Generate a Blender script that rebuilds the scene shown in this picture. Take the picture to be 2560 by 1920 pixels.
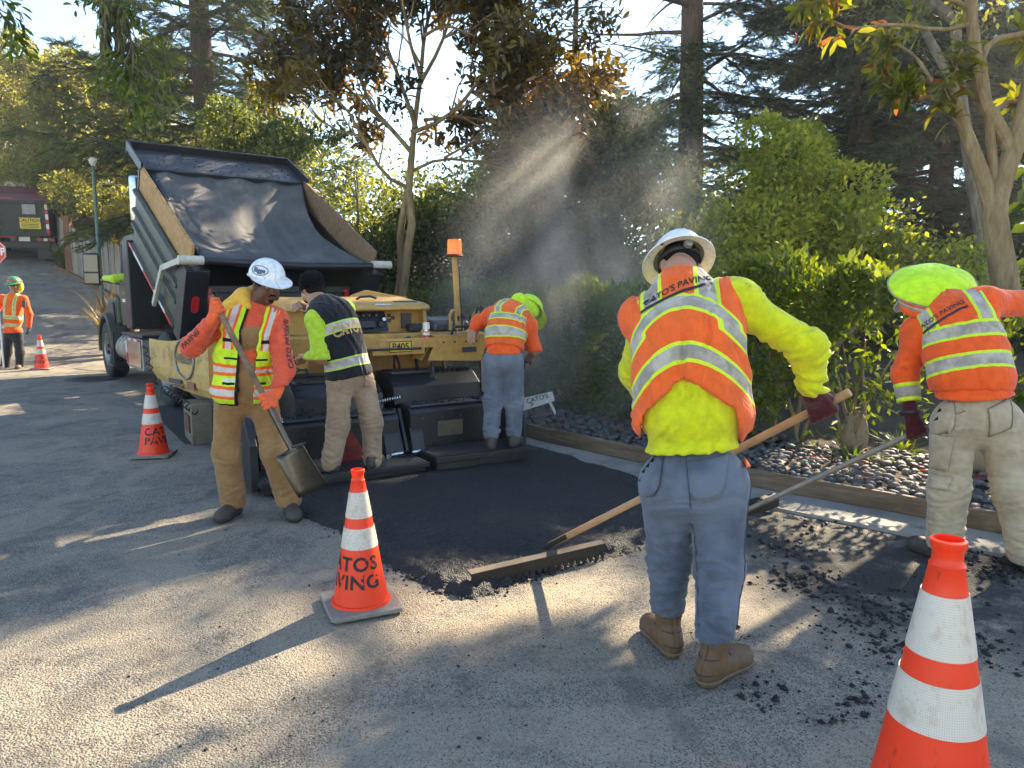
import bpy, bmesh, math, random
import numpy as np
from mathutils import Vector, Matrix, Quaternion
from mathutils.bvhtree import BVHTree
PI = math.pi
R = math.radians
random.seed(7)
rng = np.random.default_rng(7)
S = bpy.context.scene
COL = S.collection
for o in list(bpy.data.objects):
    bpy.data.objects.remove(o, do_unlink=True)

# ---------------------------------------------------------------- camera
F_PX, CAM_H, PITCH = 1850.0, 1.58, R(7.1)       # focal length in pixels of a 2560 wide frame
cam_data = bpy.data.cameras.new('camera')
cam = bpy.data.objects.new('camera', cam_data)
COL.objects.link(cam)
cam_data.sensor_width = 36.0
cam_data.lens = 36.0 * F_PX / 2560.0
cam_data.clip_start = 0.05
cam_data.clip_end = 2000
cam.location = (0, 0, CAM_H)
cam.rotation_euler = (PI / 2 - PITCH, 0, 0)
S.camera = cam
S.render.resolution_x, S.render.resolution_y = 1024, 768

# ---------------------------------------------------------------- sky and sun
SUN_AZ, SUN_EL = R(38.0), R(31.0)               # to the right of the view, backlighting the street
SUN_DIR = np.array([math.sin(SUN_AZ) * math.cos(SUN_EL), math.cos(SUN_AZ) * math.cos(SUN_EL), math.sin(SUN_EL)])
world = bpy.data.worlds.new('World')
S.world = world
world.use_nodes = True
wn, wl = world.node_tree.nodes, world.node_tree.links
wn.clear()
wo = wn.new('ShaderNodeOutputWorld'); wb = wn.new('ShaderNodeBackground'); ws = wn.new('ShaderNodeTexSky')
ws.sky_type = 'NISHITA'
ws.sun_disc = False
ws.sun_elevation = SUN_EL
ws.sun_rotation = SUN_AZ
ws.altitude = 100
ws.air_density = 1.0
ws.dust_density = 0.0
ws.ozone_density = 1.2
wb.inputs['Strength'].default_value = 0.085
wl.new(ws.outputs['Color'], wb.inputs['Color']); wl.new(wb.outputs['Background'], wo.inputs['Surface'])
sun_data = bpy.data.lights.new('sun', 'SUN')
sun_data.energy = 5.0
sun_data.angle = R(0.6)
sun_data.color = (1.0, 0.84, 0.60)
sun = bpy.data.objects.new('sun', sun_data)
COL.objects.link(sun)
sun.location = (30, 40, 30)
sun.rotation_euler = Vector((-SUN_DIR[0], -SUN_DIR[1], -SUN_DIR[2])).to_track_quat('-Z', 'Y').to_euler()
S.view_settings.view_transform = 'Standard'
S.view_settings.look = 'None'
S.view_settings.exposure = 2.35
S.view_settings.gamma = 1.0
S.view_settings.use_curve_mapping = False
S.render.engine = 'CYCLES'
S.cycles.use_denoising = True
S.cycles.use_adaptive_sampling = True
S.cycles.adaptive_threshold = 0.02
S.cycles.max_bounces = 7
S.cycles.diffuse_bounces = 4
S.cycles.transmission_bounces = 4
S.cycles.transparent_max_bounces = 8
S.cycles.volume_bounces = 1
S.cycles.sample_clamp_indirect = 6.0
S.cycles.caustics_reflective = False
S.cycles.caustics_refractive = False

# ---------------------------------------------------------------- pixel <-> world (pixels of the 2560 x 1920 photograph)
_c, _s = math.cos(PITCH), math.sin(PITCH)
def ray(u, v):
    a = (u - 1280) / F_PX; b = (960 - v) / F_PX
    return np.array([a, _c + b * _s, -_s + b * _c])
def W(u, v, Y):
    d = ray(u, v); d = d * (Y / d[1])
    return Vector((d[0], d[1], d[2] + CAM_H))
def G(u, v, z=0.0):
    d = ray(u, v); t = (z - CAM_H) / d[2]
    return Vector((d[0] * t, d[1] * t, z))

# ---------------------------------------------------------------- scene graph helpers
def tag(o, label=None, cat=None, group=None, kind=None):
    if label: o['label'] = label
    if cat: o['category'] = cat
    if group: o['group'] = group
    if kind: o['kind'] = kind
    return o
def empty(name, loc=(0, 0, 0), rz=0.0, parent=None):
    o = bpy.data.objects.new(name, None)
    COL.objects.link(o)
    o.location = loc; o.rotation_euler = (0, 0, rz)
    o.empty_display_size = 0.1
    if parent: o.parent = parent
    return o
def thing(name, label, cat, loc=(0, 0, 0), rz=0.0, group=None):
    return tag(empty(name, loc, rz), label, cat, group)
def link(name, me, mat=None, parent=None, smooth=False, bevel=0.0, seg=2, loc=None):
    o = bpy.data.objects.new(name, me)
    COL.objects.link(o)
    if mat is not None:
        for m in (mat if isinstance(mat, (list, tuple)) else [mat]):
            me.materials.append(m)
    if smooth:
        me.polygons.foreach_set('use_smooth', np.ones(len(me.polygons), dtype=bool))
    if parent: o.parent = parent
    if loc is not None: o.location = loc
    if bevel:
        b = o.modifiers.new('bevel', 'BEVEL'); b.width = bevel; b.segments = seg; b.limit_method = 'ANGLE'; b.angle_limit = R(40)
        b.harden_normals = False
    return o
def np_mesh(name, V, Fq, nper):
    """fast mesh from arrays: V (n,3), Fq flat loop indices, nper verts per face (int or array)"""
    me = bpy.data.meshes.new(name)
    V = np.ascontiguousarray(V, dtype=np.float32); Fq = np.ascontiguousarray(np.asarray(Fq).ravel(), dtype=np.int32)
    me.vertices.add(len(V)); me.vertices.foreach_set('co', V.ravel())
    if np.isscalar(nper):
        nf = len(Fq) // nper
        starts = np.arange(nf, dtype=np.int32) * nper
    else:
        nper = np.asarray(nper, dtype=np.int32); nf = len(nper)
        starts = np.concatenate([[0], np.cumsum(nper)[:-1]]).astype(np.int32)
    me.loops.add(len(Fq)); me.loops.foreach_set('vertex_index', Fq)
    me.polygons.add(nf); me.polygons.foreach_set('loop_start', starts)
    me.update(calc_edges=True)
    return me
def vattr(me, name, arr, kind='FLOAT'):
    a = me.attributes.new(name, kind, 'POINT')
    a.data.foreach_set('value' if kind == 'FLOAT' else 'vector', np.ascontiguousarray(arr, dtype=np.float32).ravel())

def basis(d, up=(0, 0, 1)):
    d = Vector(d).normalized(); up = Vector(up)
    if abs(d.dot(up.normalized())) > 0.98: up = Vector((1, 0, 0)) if abs(d.x) < 0.9 else Vector((0, 1, 0))
    a = d.cross(up).normalized(); b = a.cross(d).normalized()
    return a, b, d

class MB:
    """collects simple shapes into one mesh"""
    def __init__(s): s.v = []; s.f = []
    def add(s, verts, faces):
        n = len(s.v); s.v += [tuple(p) for p in verts]; s.f += [tuple(n + i for i in f) for f in faces]; return s
    def box(s, c, size, rot=None, taper=None):
        x, y, z = size[0] / 2, size[1] / 2, size[2] / 2
        tx, ty = taper or (1, 1)
        vs = [(-x, -y, -z), (x, -y, -z), (x, y, -z), (-x, y, -z), (-x * tx, -y * ty, z), (x * tx, -y * ty, z), (x * tx, y * ty, z), (-x * tx, y * ty, z)]
        M = rot if rot is not None else Matrix.Identity(3)
        return s.add([Vector(c) + M @ Vector(p) for p in vs], [(3, 2, 1, 0), (4, 5, 6, 7), (0, 1, 5, 4), (1, 2, 6, 5), (2, 3, 7, 6), (3, 0, 4, 7)])
    def bx(s, x0, x1, y0, y1, z0, z1):
        return s.box(((x0 + x1) / 2, (y0 + y1) / 2, (z0 + z1) / 2), (abs(x1 - x0), abs(y1 - y0), abs(z1 - z0)))
    def beam(s, a, b, w, h, up=(0, 0, 1)):
        a, b = Vector(a), Vector(b); p, q, d = basis(b - a, up)
        vs = [c + p * (sx * w / 2) + q * (sy * h / 2) for c in (a, b) for sx, sy in ((-1, -1), (1, -1), (1, 1), (-1, 1))]
        return s.add(vs, [(0, 1, 2, 3), (7, 6, 5, 4), (0, 4, 5, 1), (1, 5, 6, 2), (2, 6, 7, 3), (3, 7, 4, 0)])
    def tube(s, pts, rad, n=10, cap=True):
        pts = [Vector(p) for p in pts]; k = len(pts)
        rad = list(rad) if hasattr(rad, '__len__') else [rad] * k
        up = None; rings = []
        for i, p in enumerate(pts):
            d = (pts[min(i + 1, k - 1)] - pts[max(i - 1, 0)])
            d = d.normalized() if d.length > 1e-9 else Vector((0, 0, 1))
            if up is None: a, b, _ = basis(d)
            else:
                b = (up - d * up.dot(d))
                b = b.normalized() if b.length > 1e-6 else basis(d)[1]
                a = d.cross(b)
            up = b
            rings.append([p + (a * math.cos(2 * PI * j / n) + b * math.sin(2 * PI * j / n)) * rad[i] for j in range(n)])
        vs = [q for r_ in rings for q in r_]
        fs = [(i * n + j, i * n + (j + 1) % n, (i + 1) * n + (j + 1) % n, (i + 1) * n + j) for i in range(k - 1) for j in range(n)]
        if cap: fs += [tuple(range(n))[::-1], tuple((k - 1) * n + j for j in range(n))]
        return s.add(vs, fs)
    def cyl(s, a, b, r, r2=None, n=16): return s.tube([a, b], [r, r if r2 is None else r2], n)
    def lathe(s, prof, n=32, c=(0, 0, 0), axis=(0, 0, 1), cap=False):
        a, b, d = basis(axis); c = Vector(c)
        vs = [c + d * z + (a * math.cos(2 * PI * j / n) + b * math.sin(2 * PI * j / n)) * r for r, z in prof for j in range(n)]
        k = len(prof)
        fs = [(i * n + j, i * n + (j + 1) % n, (i + 1) * n + (j + 1) % n, (i + 1) * n + j) for i in range(k - 1) for j in range(n)]
        if cap: fs += [tuple(range(n))[::-1], tuple((k - 1) * n + j for j in range(n))]
        return s.add(vs, fs)
    def prism(s, poly, axis, lo, hi):
        """polygon in the two other axes, extruded along axis 'x','y','z'"""
        def P3(p, t): return {'x': (t, p[0], p[1]), 'y': (p[0], t, p[1]), 'z': (p[0], p[1], t)}[axis]
        n = len(poly)
        vs = [P3(p, lo) for p in poly] + [P3(p, hi) for p in poly]
        return s.add(vs, [tuple(range(n))[::-1], tuple(range(n, 2 * n))] + [(i, (i + 1) % n, n + (i + 1) % n, n + i) for i in range(n)])
    def grid(s, rows):
        k, n = len(rows), len(rows[0])
        return s.add([p for r_ in rows for p in r_], [(i * n + j, i * n + j + 1, (i + 1) * n + j + 1, (i + 1) * n + j) for i in range(k - 1) for j in range(n - 1)])
    def mesh(s, name='m'):
        me = bpy.data.meshes.new(name); me.from_pydata(s.v, [], s.f); me.update(); return me
    def build(s, name, mat, parent=None, smooth=False, bevel=0.0, seg=2, fix=True):
        me = s.mesh(name)
        if fix:
            bm = bmesh.new(); bm.from_mesh(me); bmesh.ops.recalc_face_normals(bm, faces=bm.faces); bm.to_mesh(me); bm.free()
        o = link(name, me, mat, parent, smooth, bevel, seg)
        if smooth: auto_smooth(o)
        return o
def auto_smooth(o, ang=38):
    me = o.data
    bm = bmesh.new(); bm.from_mesh(me)
    for e in bm.edges:
        if len(e.link_faces) == 2 and e.calc_face_angle(0) > R(ang): e.smooth = False
    bm.to_mesh(me); bm.free()
def copy_tree(o, parent=None):
    c = o.copy(); COL.objects.link(c); c.parent = parent
    if parent: c.matrix_parent_inverse = o.matrix_parent_inverse.copy()
    for ch in [x for x in o.children]: copy_tree(ch, c)
    return c

# ---------------------------------------------------------------- materials
class NT:
    def __init__(s, name):
        s.m = bpy.data.materials.new(name); s.m.use_nodes = True
        s.t = s.m.node_tree; s.n = s.t.nodes; s.n.clear()
        s.out = s.n.new('ShaderNodeOutputMaterial')
    def N(s, kind, **kw):
        nd = s.n.new('ShaderNode' + kind)
        for k, v in kw.items():
            if k in nd.inputs: s.set(nd, k, v)
            else: setattr(nd, k, v)
        return nd
    def set(s, nd, k, v):
        if isinstance(v, bpy.types.NodeSocket): s.t.links.new(v, nd.inputs[k])
        else: nd.inputs[k].default_value = v
    def L(s, a, b): s.t.links.new(a, b)
    def math(s, op, a, b=0.0, c=None, clamp=False):
        nd = s.n.new('ShaderNodeMath'); nd.operation = op; nd.use_clamp = clamp
        for i, v in enumerate((a, b) if c is None else (a, b, c)):
            s.set(nd, i, v)
        return nd.outputs[0]
    def mix(s, f, a, b, mode='MIX'):
        nd = s.n.new('ShaderNodeMix'); nd.data_type = 'RGBA'; nd.blend_type = mode
        s.set(nd, 0, f); s.set(nd, 6, rgba(a)); s.set(nd, 7, rgba(b))
        return nd.outputs[2]
    def ramp(s, f, *stops, const=False):
        nd = s.n.new('ShaderNodeValToRGB'); cr = nd.color_ramp
        if const: cr.interpolation = 'CONSTANT'
        while len(cr.elements) < len(stops): cr.elements.new(0.5)
        for e, (p, c) in zip(cr.elements, stops):
            e.position = p; e.color = rgba(c)
        s.set(nd, 0, f); return nd.outputs[0]
    def val(s, f, lo, hi):     # smooth 0..1 between lo and hi
        nd = s.n.new('ShaderNodeMapRange'); nd.interpolation_type = 'SMOOTHSTEP'
        s.set(nd, 0, f); s.set(nd, 1, lo); s.set(nd, 2, hi); return nd.outputs[0]
    def coords(s, kind='Object'): return s.N('TexCoord').outputs[kind]
    def scale(s, vec, sc):
        nd = s.N('Mapping'); s.L(vec, nd.inputs[0]); nd.inputs['Scale'].default_value = sc if hasattr(sc, '__len__') else (sc,) * 3
        return nd.outputs[0]
    def noise(s, vec, sc, detail=4, rough=0.55, dist=0.0):
        nd = s.N('TexNoise'); s.L(vec, nd.inputs['Vector']); nd.inputs['Scale'].default_value = sc
        nd.inputs['Detail'].default_value = detail; nd.inputs['Roughness'].default_value = rough; nd.inputs['Distortion'].default_value = dist
        return nd.outputs[0]
    def voro(s, vec, sc, feature='F1', out=0, rand=1.0):
        nd = s.N('TexVoronoi', feature=feature); s.L(vec, nd.inputs['Vector']); nd.inputs['Scale'].default_value = sc
        nd.inputs['Randomness'].default_value = rand
        return nd.outputs[out]
    def attr(s, name, out='Fac'):
        nd = s.N('Attribute'); nd.attribute_name = name; return nd.outputs[out]
    def xyz(s, vec):
        nd = s.N('SeparateXYZ'); s.L(vec, nd.inputs[0]); return nd.outputs
    def bump(s, h, strength=0.3, dist=0.01, normal=None):
        nd = s.N('Bump'); nd.inputs['Strength'].default_value = strength; nd.inputs['Distance'].default_value = dist
        s.set(nd, 'Height', h)
        if normal is not None: s.L(normal, nd.inputs['Normal'])
        return nd.outputs[0]
    def principled(s, col, rough=0.6, metal=0.0, normal=None, spec=0.5, **kw):
        nd = s.N('BsdfPrincipled')
        s.set(nd, 'Base Color', rgba(col)); s.set(nd, 'Roughness', rough); s.set(nd, 'Metallic', metal); s.set(nd, 'Specular IOR Level', spec)
        if normal is not None: s.L(normal, nd.inputs['Normal'])
        for k, v in kw.items(): s.set(nd, k, v)
        s.L(nd.outputs[0], s.out.inputs[0]); return nd
def rgba(c):
    if isinstance(c, bpy.types.NodeSocket): return c
    return (c[0], c[1], c[2], 1.0)
def srgb(r, g, b):
    f = lambda c: ((c / 255 + 0.055) / 1.055) ** 2.4 if c > 10 else c / 255 / 12.92
    return (f(r), f(g), f(b))
def shade(c, k): return tuple(min(1, x * k) for x in c[:3])
_mc = {}
def paint(name, col, rough=0.45, metal=0.0, dirt=0.35, dirtcol=(0.06, 0.05, 0.04), scale=3.0, bump=0.08, bscale=60, spec=0.5, chips=None):
    """painted or plain surface with uneven tone, grime and fine relief"""
    if name in _mc: return _mc[name]
    t = NT(name); co = t.coords()
    n1 = t.noise(co, scale, 6, 0.62); n2 = t.noise(co, scale * 7, 5, 0.6)
    c = t.mix(t.val(n2, 0.3, 0.7), shade(col, 0.86), shade(col, 1.1))
    d = t.math('MULTIPLY', t.val(n1, 0.48, 0.72), dirt)
    c = t.mix(d, c, dirtcol)
    if chips:
        ch = t.val(t.noise(co, chips[1], 8, 0.7), 0.62, 0.66)
        c = t.mix(ch, c, chips[0])
    rg = t.math('ADD', t.math('MULTIPLY', n1, 0.25), rough - 0.12, clamp=True)
    t.principled(c, rg, metal, t.bump(t.noise(co, bscale, 4), bump, 0.004), spec)
    _mc[name] = t.m
    return t.m
def emis(name, col, k):
    t = NT(name); nd = t.N('BsdfPrincipled'); t.set(nd, 'Base Color', rgba(col)); t.set(nd, 'Emission Color', rgba(col)); t.set(nd, 'Emission Strength', k)
    t.L(nd.outputs[0], t.out.inputs[0]); return t.m

# ---------------------------------------------------------------- numeric noise
_perm = rng.random((64, 64, 64)).astype(np.float32)
def vnoise(P, freq=1.0, off=0.0):
    """smooth value noise in -1..1 for an (n,3) array"""
    Q = np.asarray(P, dtype=np.float64) * freq + off
    i = np.floor(Q).astype(np.int64); f = Q - i; f = f * f * (3 - 2 * f)
    r_ = 0
    for dx in (0, 1):
        wx = f[..., 0] if dx else 1 - f[..., 0]
        for dy in (0, 1):
            wy = f[..., 1] if dy else 1 - f[..., 1]
            for dz in (0, 1):
                wz = f[..., 2] if dz else 1 - f[..., 2]
                r_ = r_ + wx * wy * wz * _perm[(i[..., 0] + dx) & 63, (i[..., 1] + dy) & 63, (i[..., 2] + dz) & 63]
    return r_ * 2 - 1
def fbm(P, freq, octv=4, off=0.0):
    r_ = 0; a = 1.0
    for k in range(octv):
        r_ = r_ + a * vnoise(P, freq * 2 ** k, off + 13.7 * k); a *= 0.5
    return r_
def sstep(x, a, b):
    t = np.clip((x - a) / (b - a), 0, 1); return t * t * (3 - 2 * t)
def terrain(x, y):
    """the street climbs away to the left behind the truck"""
    s = -0.5 * np.asarray(x, dtype=float) + 0.866 * np.asarray(y, dtype=float) - 17.5
    s = np.clip(s, 0, 21)
    return np.where(s < 5, s * s * 0.0197, 0.4925 + (s - 5) * 0.222) 

# ---------------------------------------------------------------- lettering (flat print as thin geometry)
def text_mesh(txt, size=1.0, bold=0.0, spacing=1.0, cuts=0):
    cu = bpy.data.curves.new('lettering', 'FONT'); cu.body = txt; cu.size = size; cu.offset = bold; cu.space_character = spacing
    cu.align_x = 'CENTER'; cu.align_y = 'CENTER'; cu.resolution_u = 3
    ob = bpy.data.objects.new('lettering', cu); COL.objects.link(ob)
    dg = bpy.context.evaluated_depsgraph_get()
    me = bpy.data.meshes.new_from_object(ob.evaluated_get(dg))
    bpy.data.objects.remove(ob); bpy.data.curves.remove(cu)
    if cuts:
        bm = bmesh.new(); bm.from_mesh(me); bmesh.ops.triangulate(bm, faces=bm.faces)
        bmesh.ops.subdivide_edges(bm, edges=[e for e in bm.edges if e.calc_length() > size * 0.12], cuts=cuts, use_grid_fill=False)
        bmesh.ops.triangulate(bm, faces=bm.faces)
        bm.to_mesh(me); bm.free()
    return me
def put_text(txt, size, origin, xdir, ydir, mat, parent, name='lettering', bold=0.0, lift=0.004, wrap=None, cuts=0, spacing=1.0, xs=1.0):
    me = text_mesh(txt, size, bold, spacing, cuts)
    o3, x3, y3 = Vector(origin), Vector(xdir).normalized(), Vector(ydir).normalized()
    nrm = x3.cross(y3).normalized()
    for v in me.vertices:
        p = o3 + x3 * v.co.x * xs + y3 * v.co.y + nrm * lift
        v.co = wrap(p) if wrap else p
    me.update()
    return link(name, me, mat, parent)
# ================================================================ SETTING
def ground_material():
    t = NT('old_asphalt'); co = t.coords()
    big = t.noise(co, 0.35, 5, 0.6); mid = t.noise(co, 2.2, 6, 0.65); fine = t.noise(co, 38, 4, 0.7)
    cell = t.voro(co, 115, 'F1', 1); cd = t.voro(co, 115, 'F1', 0); cell2 = t.voro(co, 190, 'F1', 1)
    base = t.ramp(t.math('ADD', t.math('MULTIPLY', big, 0.55), t.math('MULTIPLY', mid, 0.45)), (0.32, (0.145, 0.126, 0.099)), (0.5, (0.26, 0.226, 0.175)), (0.68, (0.375, 0.327, 0.25)))
    sp = t.xyz(cell)[0]; sp2 = t.xyz(cell2)[1]
    c = t.mix(t.math('MULTIPLY', t.val(sp, 0.55, 0.95), 0.6), base, (0.34, 0.31, 0.26))
    c = t.mix(t.math('MULTIPLY', t.val(sp2, 0.55, 0.95), 0.85), c, (0.05, 0.047, 0.044))
    c = t.mix(t.math('MULTIPLY', t.val(t.noise(co, 6.5, 7, .75), .5, .64), .5), c, (0.075, 0.07, 0.064))
    c = t.mix(t.math('MULTIPLY', t.val(fine, 0.55, 0.75), 0.5), c, (0.08, 0.075, 0.07))
    pt = t.val(t.noise(co, .9, 4, .5, 1.2), .47, .56)
    c = t.mix(t.math('MULTIPLY', pt, .38), c, (.37, .305, .215))
    c = t.mix(t.math('MULTIPLY', t.val(t.noise(t.scale(co, (1.6, .7, 1)), 1.7, 6, .6, .4), .56, .68), .45), c, (.085, .08, .072))
    # tar drips, scuffs, a few hairline cracks
    st = t.val(t.noise(co, 1.1, 7, 0.72, 0.6), 0.60, 0.70)
    c = t.mix(t.math('MULTIPLY', st, 0.5), c, (0.055, 0.053, 0.052))
    cr = t.N('TexVoronoi', feature='DISTANCE_TO_EDGE'); 
    wv = t.N('VectorMath', operation='ADD'); t.L(co, wv.inputs[0])
    nz = t.N('TexNoise'); t.L(co, nz.inputs['Vector']); nz.inputs['Scale'].default_value = 2.5; nz.inputs['Detail'].default_value = 6
    sc_ = t.N('VectorMath', operation='SCALE'); t.L(nz.outputs[1], sc_.inputs[0]); sc_.inputs['Scale'].default_value = .3; t.L(sc_.outputs[0], wv.inputs[1]); t.L(wv.outputs[0], cr.inputs['Vector']); cr.inputs['Scale'].default_value = 0.55
    crack = t.math('MULTIPLY', t.math('SUBTRACT', 1.0, t.val(cr.outputs[0], 0.0, 0.010)), t.val(t.noise(co, .8, 3), 0.44, 0.54))
    crack = t.math('MULTIPLY', crack, .12)
    c = t.mix(crack, c, (0.03, 0.03, 0.03))
    # asphalt dust tracked over the right side and along the new mat
    xyz = t.xyz(co)
    near_r = t.math('MULTIPLY', t.val(xyz[0], 1.05, 1.75), t.val(t.math('SUBTRACT', xyz[1], t.math('MULTIPLY', xyz[0], -0.45)), 3.6, 4.5))
    dust = t.math('MULTIPLY', near_r, t.val(t.noise(co, 3.2, 8, 0.72), 0.32, 0.54))
    c = t.mix(t.math('MULTIPLY', dust, 0.9), c, (0.03, 0.029, 0.029))
    # trickled beige dirt around the freshly cut corner
    dx = t.math('MULTIPLY', t.math('ADD', xyz[0], 0.1), 0.9); dy = t.math('SUBTRACT', xyz[1], 3.55)
    rr = t.math('SQRT', t.math('ADD', t.math('MULTIPLY', dx, dx), t.math('MULTIPLY', dy, dy)))
    rust = t.math('MULTIPLY', t.math('SUBTRACT', 1.0, t.val(rr, 0.15, 0.95)), t.val(mid, 0.35, 0.62))
    c = t.mix(t.math('MULTIPLY', rust, 0.4), c, (0.32, 0.235, 0.14))
    h = t.math('ADD', t.math('MULTIPLY', t.math('SUBTRACT', 0.4, cd), 1.6), t.math('ADD', t.math('MULTIPLY', fine, 0.8), t.math('MULTIPLY', sp2, 0.5)))
    h = t.math('SUBTRACT', h, t.math('MULTIPLY', crack, 1.5))
    fl = t.N('TexVoronoi', feature='F1'); t.L(co, fl.inputs['Vector']); fl.inputs['Scale'].default_value = 42
    c = t.mix(t.math('MULTIPLY', t.math('MULTIPLY', t.math('LESS_THAN', fl.outputs[0], .22), t.math('GREATER_THAN', t.xyz(fl.outputs[1])[2], .55)), .65), c, (.05, .046, .042))
    t.principled(c, 0.9, 0, t.bump(t.math('ADD', h, t.math('MULTIPLY', t.noise(co, 9, 5, .7), 1.2)), 0.6, 0.007), 0.25)
    return t.m
M_ground = ground_material()
xs = np.concatenate([np.linspace(-140, -30, 12), np.linspace(-28, 14, 64), np.linspace(16, 140, 12)])
ys = np.concatenate([np.linspace(-12, 1, 6), np.linspace(1.5, 45, 88), np.linspace(48, 220, 16)])
GX, GY = np.meshgrid(xs, ys, indexing='ij')
GZ = terrain(GX, GY)
nx_, ny_ = GX.shape
ii = np.arange(nx_ * ny_).reshape(nx_, ny_)
fq = np.stack([ii[:-1, :-1], ii[1:, :-1], ii[1:, 1:], ii[:-1, 1:]], -1)
o = link('ground', np_mesh('ground', np.stack([GX, GY, GZ], -1).reshape(-1, 3), fq, 4), M_ground, smooth=True)
tag(o, kind='structure')

# ---- the line of the timber edging, nearest first
EDGE = [Vector((5.6, 3.45, 0))] + [G(u, v) for u, v in ((2530, 1349), (2330, 1302), (2110, 1262), (1850, 1216), (1590, 1158), (1430, 1122), (1320, 1098))]
EDGE += [Vector((-1.15, 10.0, 0)), Vector((-2.6, 12.4, 0)), Vector((-4.6, 15.2, 0)), Vector((-7.6, 18.6, 0)), Vector((-12.0, 23.5, 0)), Vector((-15.0, 27.2, 0)), Vector((-18.5, 32.0, 0)), Vector((-24, 40, 0))]
def resample(pts, step):
    pts = [Vector(p) for p in pts]; out = [pts[0].copy()]; carry = 0.0
    for a, b in zip(pts, pts[1:]):
        L = (b - a).length; d = (b - a) / L; t = step - carry
        while t <= L: out.append(a + d * t); t += step
        carry = (carry + L) % step
    return out
def smooth_line(pts, it=2):
    for _ in range(it):
        q = [pts[0]]
        for a, b in zip(pts, pts[1:]): q += [a.lerp(b, 0.25), a.lerp(b, 0.75)]
        q.append(pts[-1]); pts = q
    return pts
EDGE_S = smooth_line(EDGE)
ENORM = Vector((0.78, 0.62, 0)).normalized()
def edge_at(dist):     # point along the edging by arc length from the near end
    acc = 0
    for a, b in zip(EDGE_S, EDGE_S[1:]):
        L = (b - a).length
        if acc + L >= dist: return a.lerp(b, (dist - acc) / L), (b - a).normalized()
        acc += L
    return EDGE_S[-1], (EDGE_S[-1] - EDGE_S[-2]).normalized()
def off_normal(d):     # pointing into the garden
    n = Vector((d.y, -d.x, 0)); return n if n.dot(ENORM) > 0 else -n

# ---- garden soil behind the edging
def soil_material():
    t = NT('garden_soil'); co = t.coords()
    a = t.noise(co, 1.3, 6, 0.65); b = t.noise(co, 22, 6, 0.7)
    c = t.ramp(a, (0.3, (0.035, 0.026, 0.018)), (0.55, (0.075, 0.055, 0.036)), (0.75, (0.06, 0.07, 0.03)))
    c = t.mix(t.math('MULTIPLY', t.val(b, 0.55, 0.7), 0.6), c, (0.14, 0.10, 0.06))
    t.principled(c, 0.95, 0, t.bump(b, 0.8, 0.03), 0.2); return t.m
M_soil = soil_material()
rows = []
for p in resample(EDGE_S, 0.5):
    n = ENORM; row = []
    for d in (0.0, 0.35, 0.8, 1.5, 2.5, 4, 7, 12, 20, 40, 110):
        q = p + n * d; q.z = float(terrain(q.x, q.y)) + (0.02 if d == 0 else 0.085) + (0.03 * math.sin(q.x * 3 + q.y * 2) if 0.3 < d < 5 else 0); row.append(q)
    rows.append(row)
bed = tag(MB().grid(rows).build('planting_bed', M_soil, smooth=True), kind='structure')

# ---- concrete gutter strip along the timber edging
def concrete_material():
    t = NT('gutter_concrete'); co = t.coords()
    a = t.noise(co, 1.6, 7, 0.65); b = t.noise(co, 60, 4, 0.7)
    c = t.ramp(a, (0.3, (0.17, 0.16, 0.14)), (0.55, (0.27, 0.25, 0.215)), (0.75, (0.33, 0.30, 0.25)))
    c = t.mix(t.math('MULTIPLY', t.val(b, 0.5, 0.75), 0.45), c, (0.12, 0.11, 0.10))
    c = t.mix(t.math('MULTIPLY', t.val(t.noise(co, 4.5, 8, 0.7), 0.56, 0.66), 0.6), c, (0.07, 0.065, 0.06))
    t.principled(c, 0.9, 0, t.bump(b, 0.5, 0.006), 0.3); return t.m
M_conc = concrete_material()
rows = []
GL = [edge_at(0.15 * k) for k in range(0, 150)]
for p, d in GL:
    n = off_normal(d); row = []
    for w_, z in ((-0.02, 0.016), (-0.26, 0.012), (-0.47, 0.020), (-0.485, -0.02)):
        q = p + n * w_; q.z = float(terrain(q.x, q.y)) + z; row.append(q)
    rows.append(row)
tag(MB().grid(rows).build('gutter', M_conc, smooth=True), kind='structure')

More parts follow.
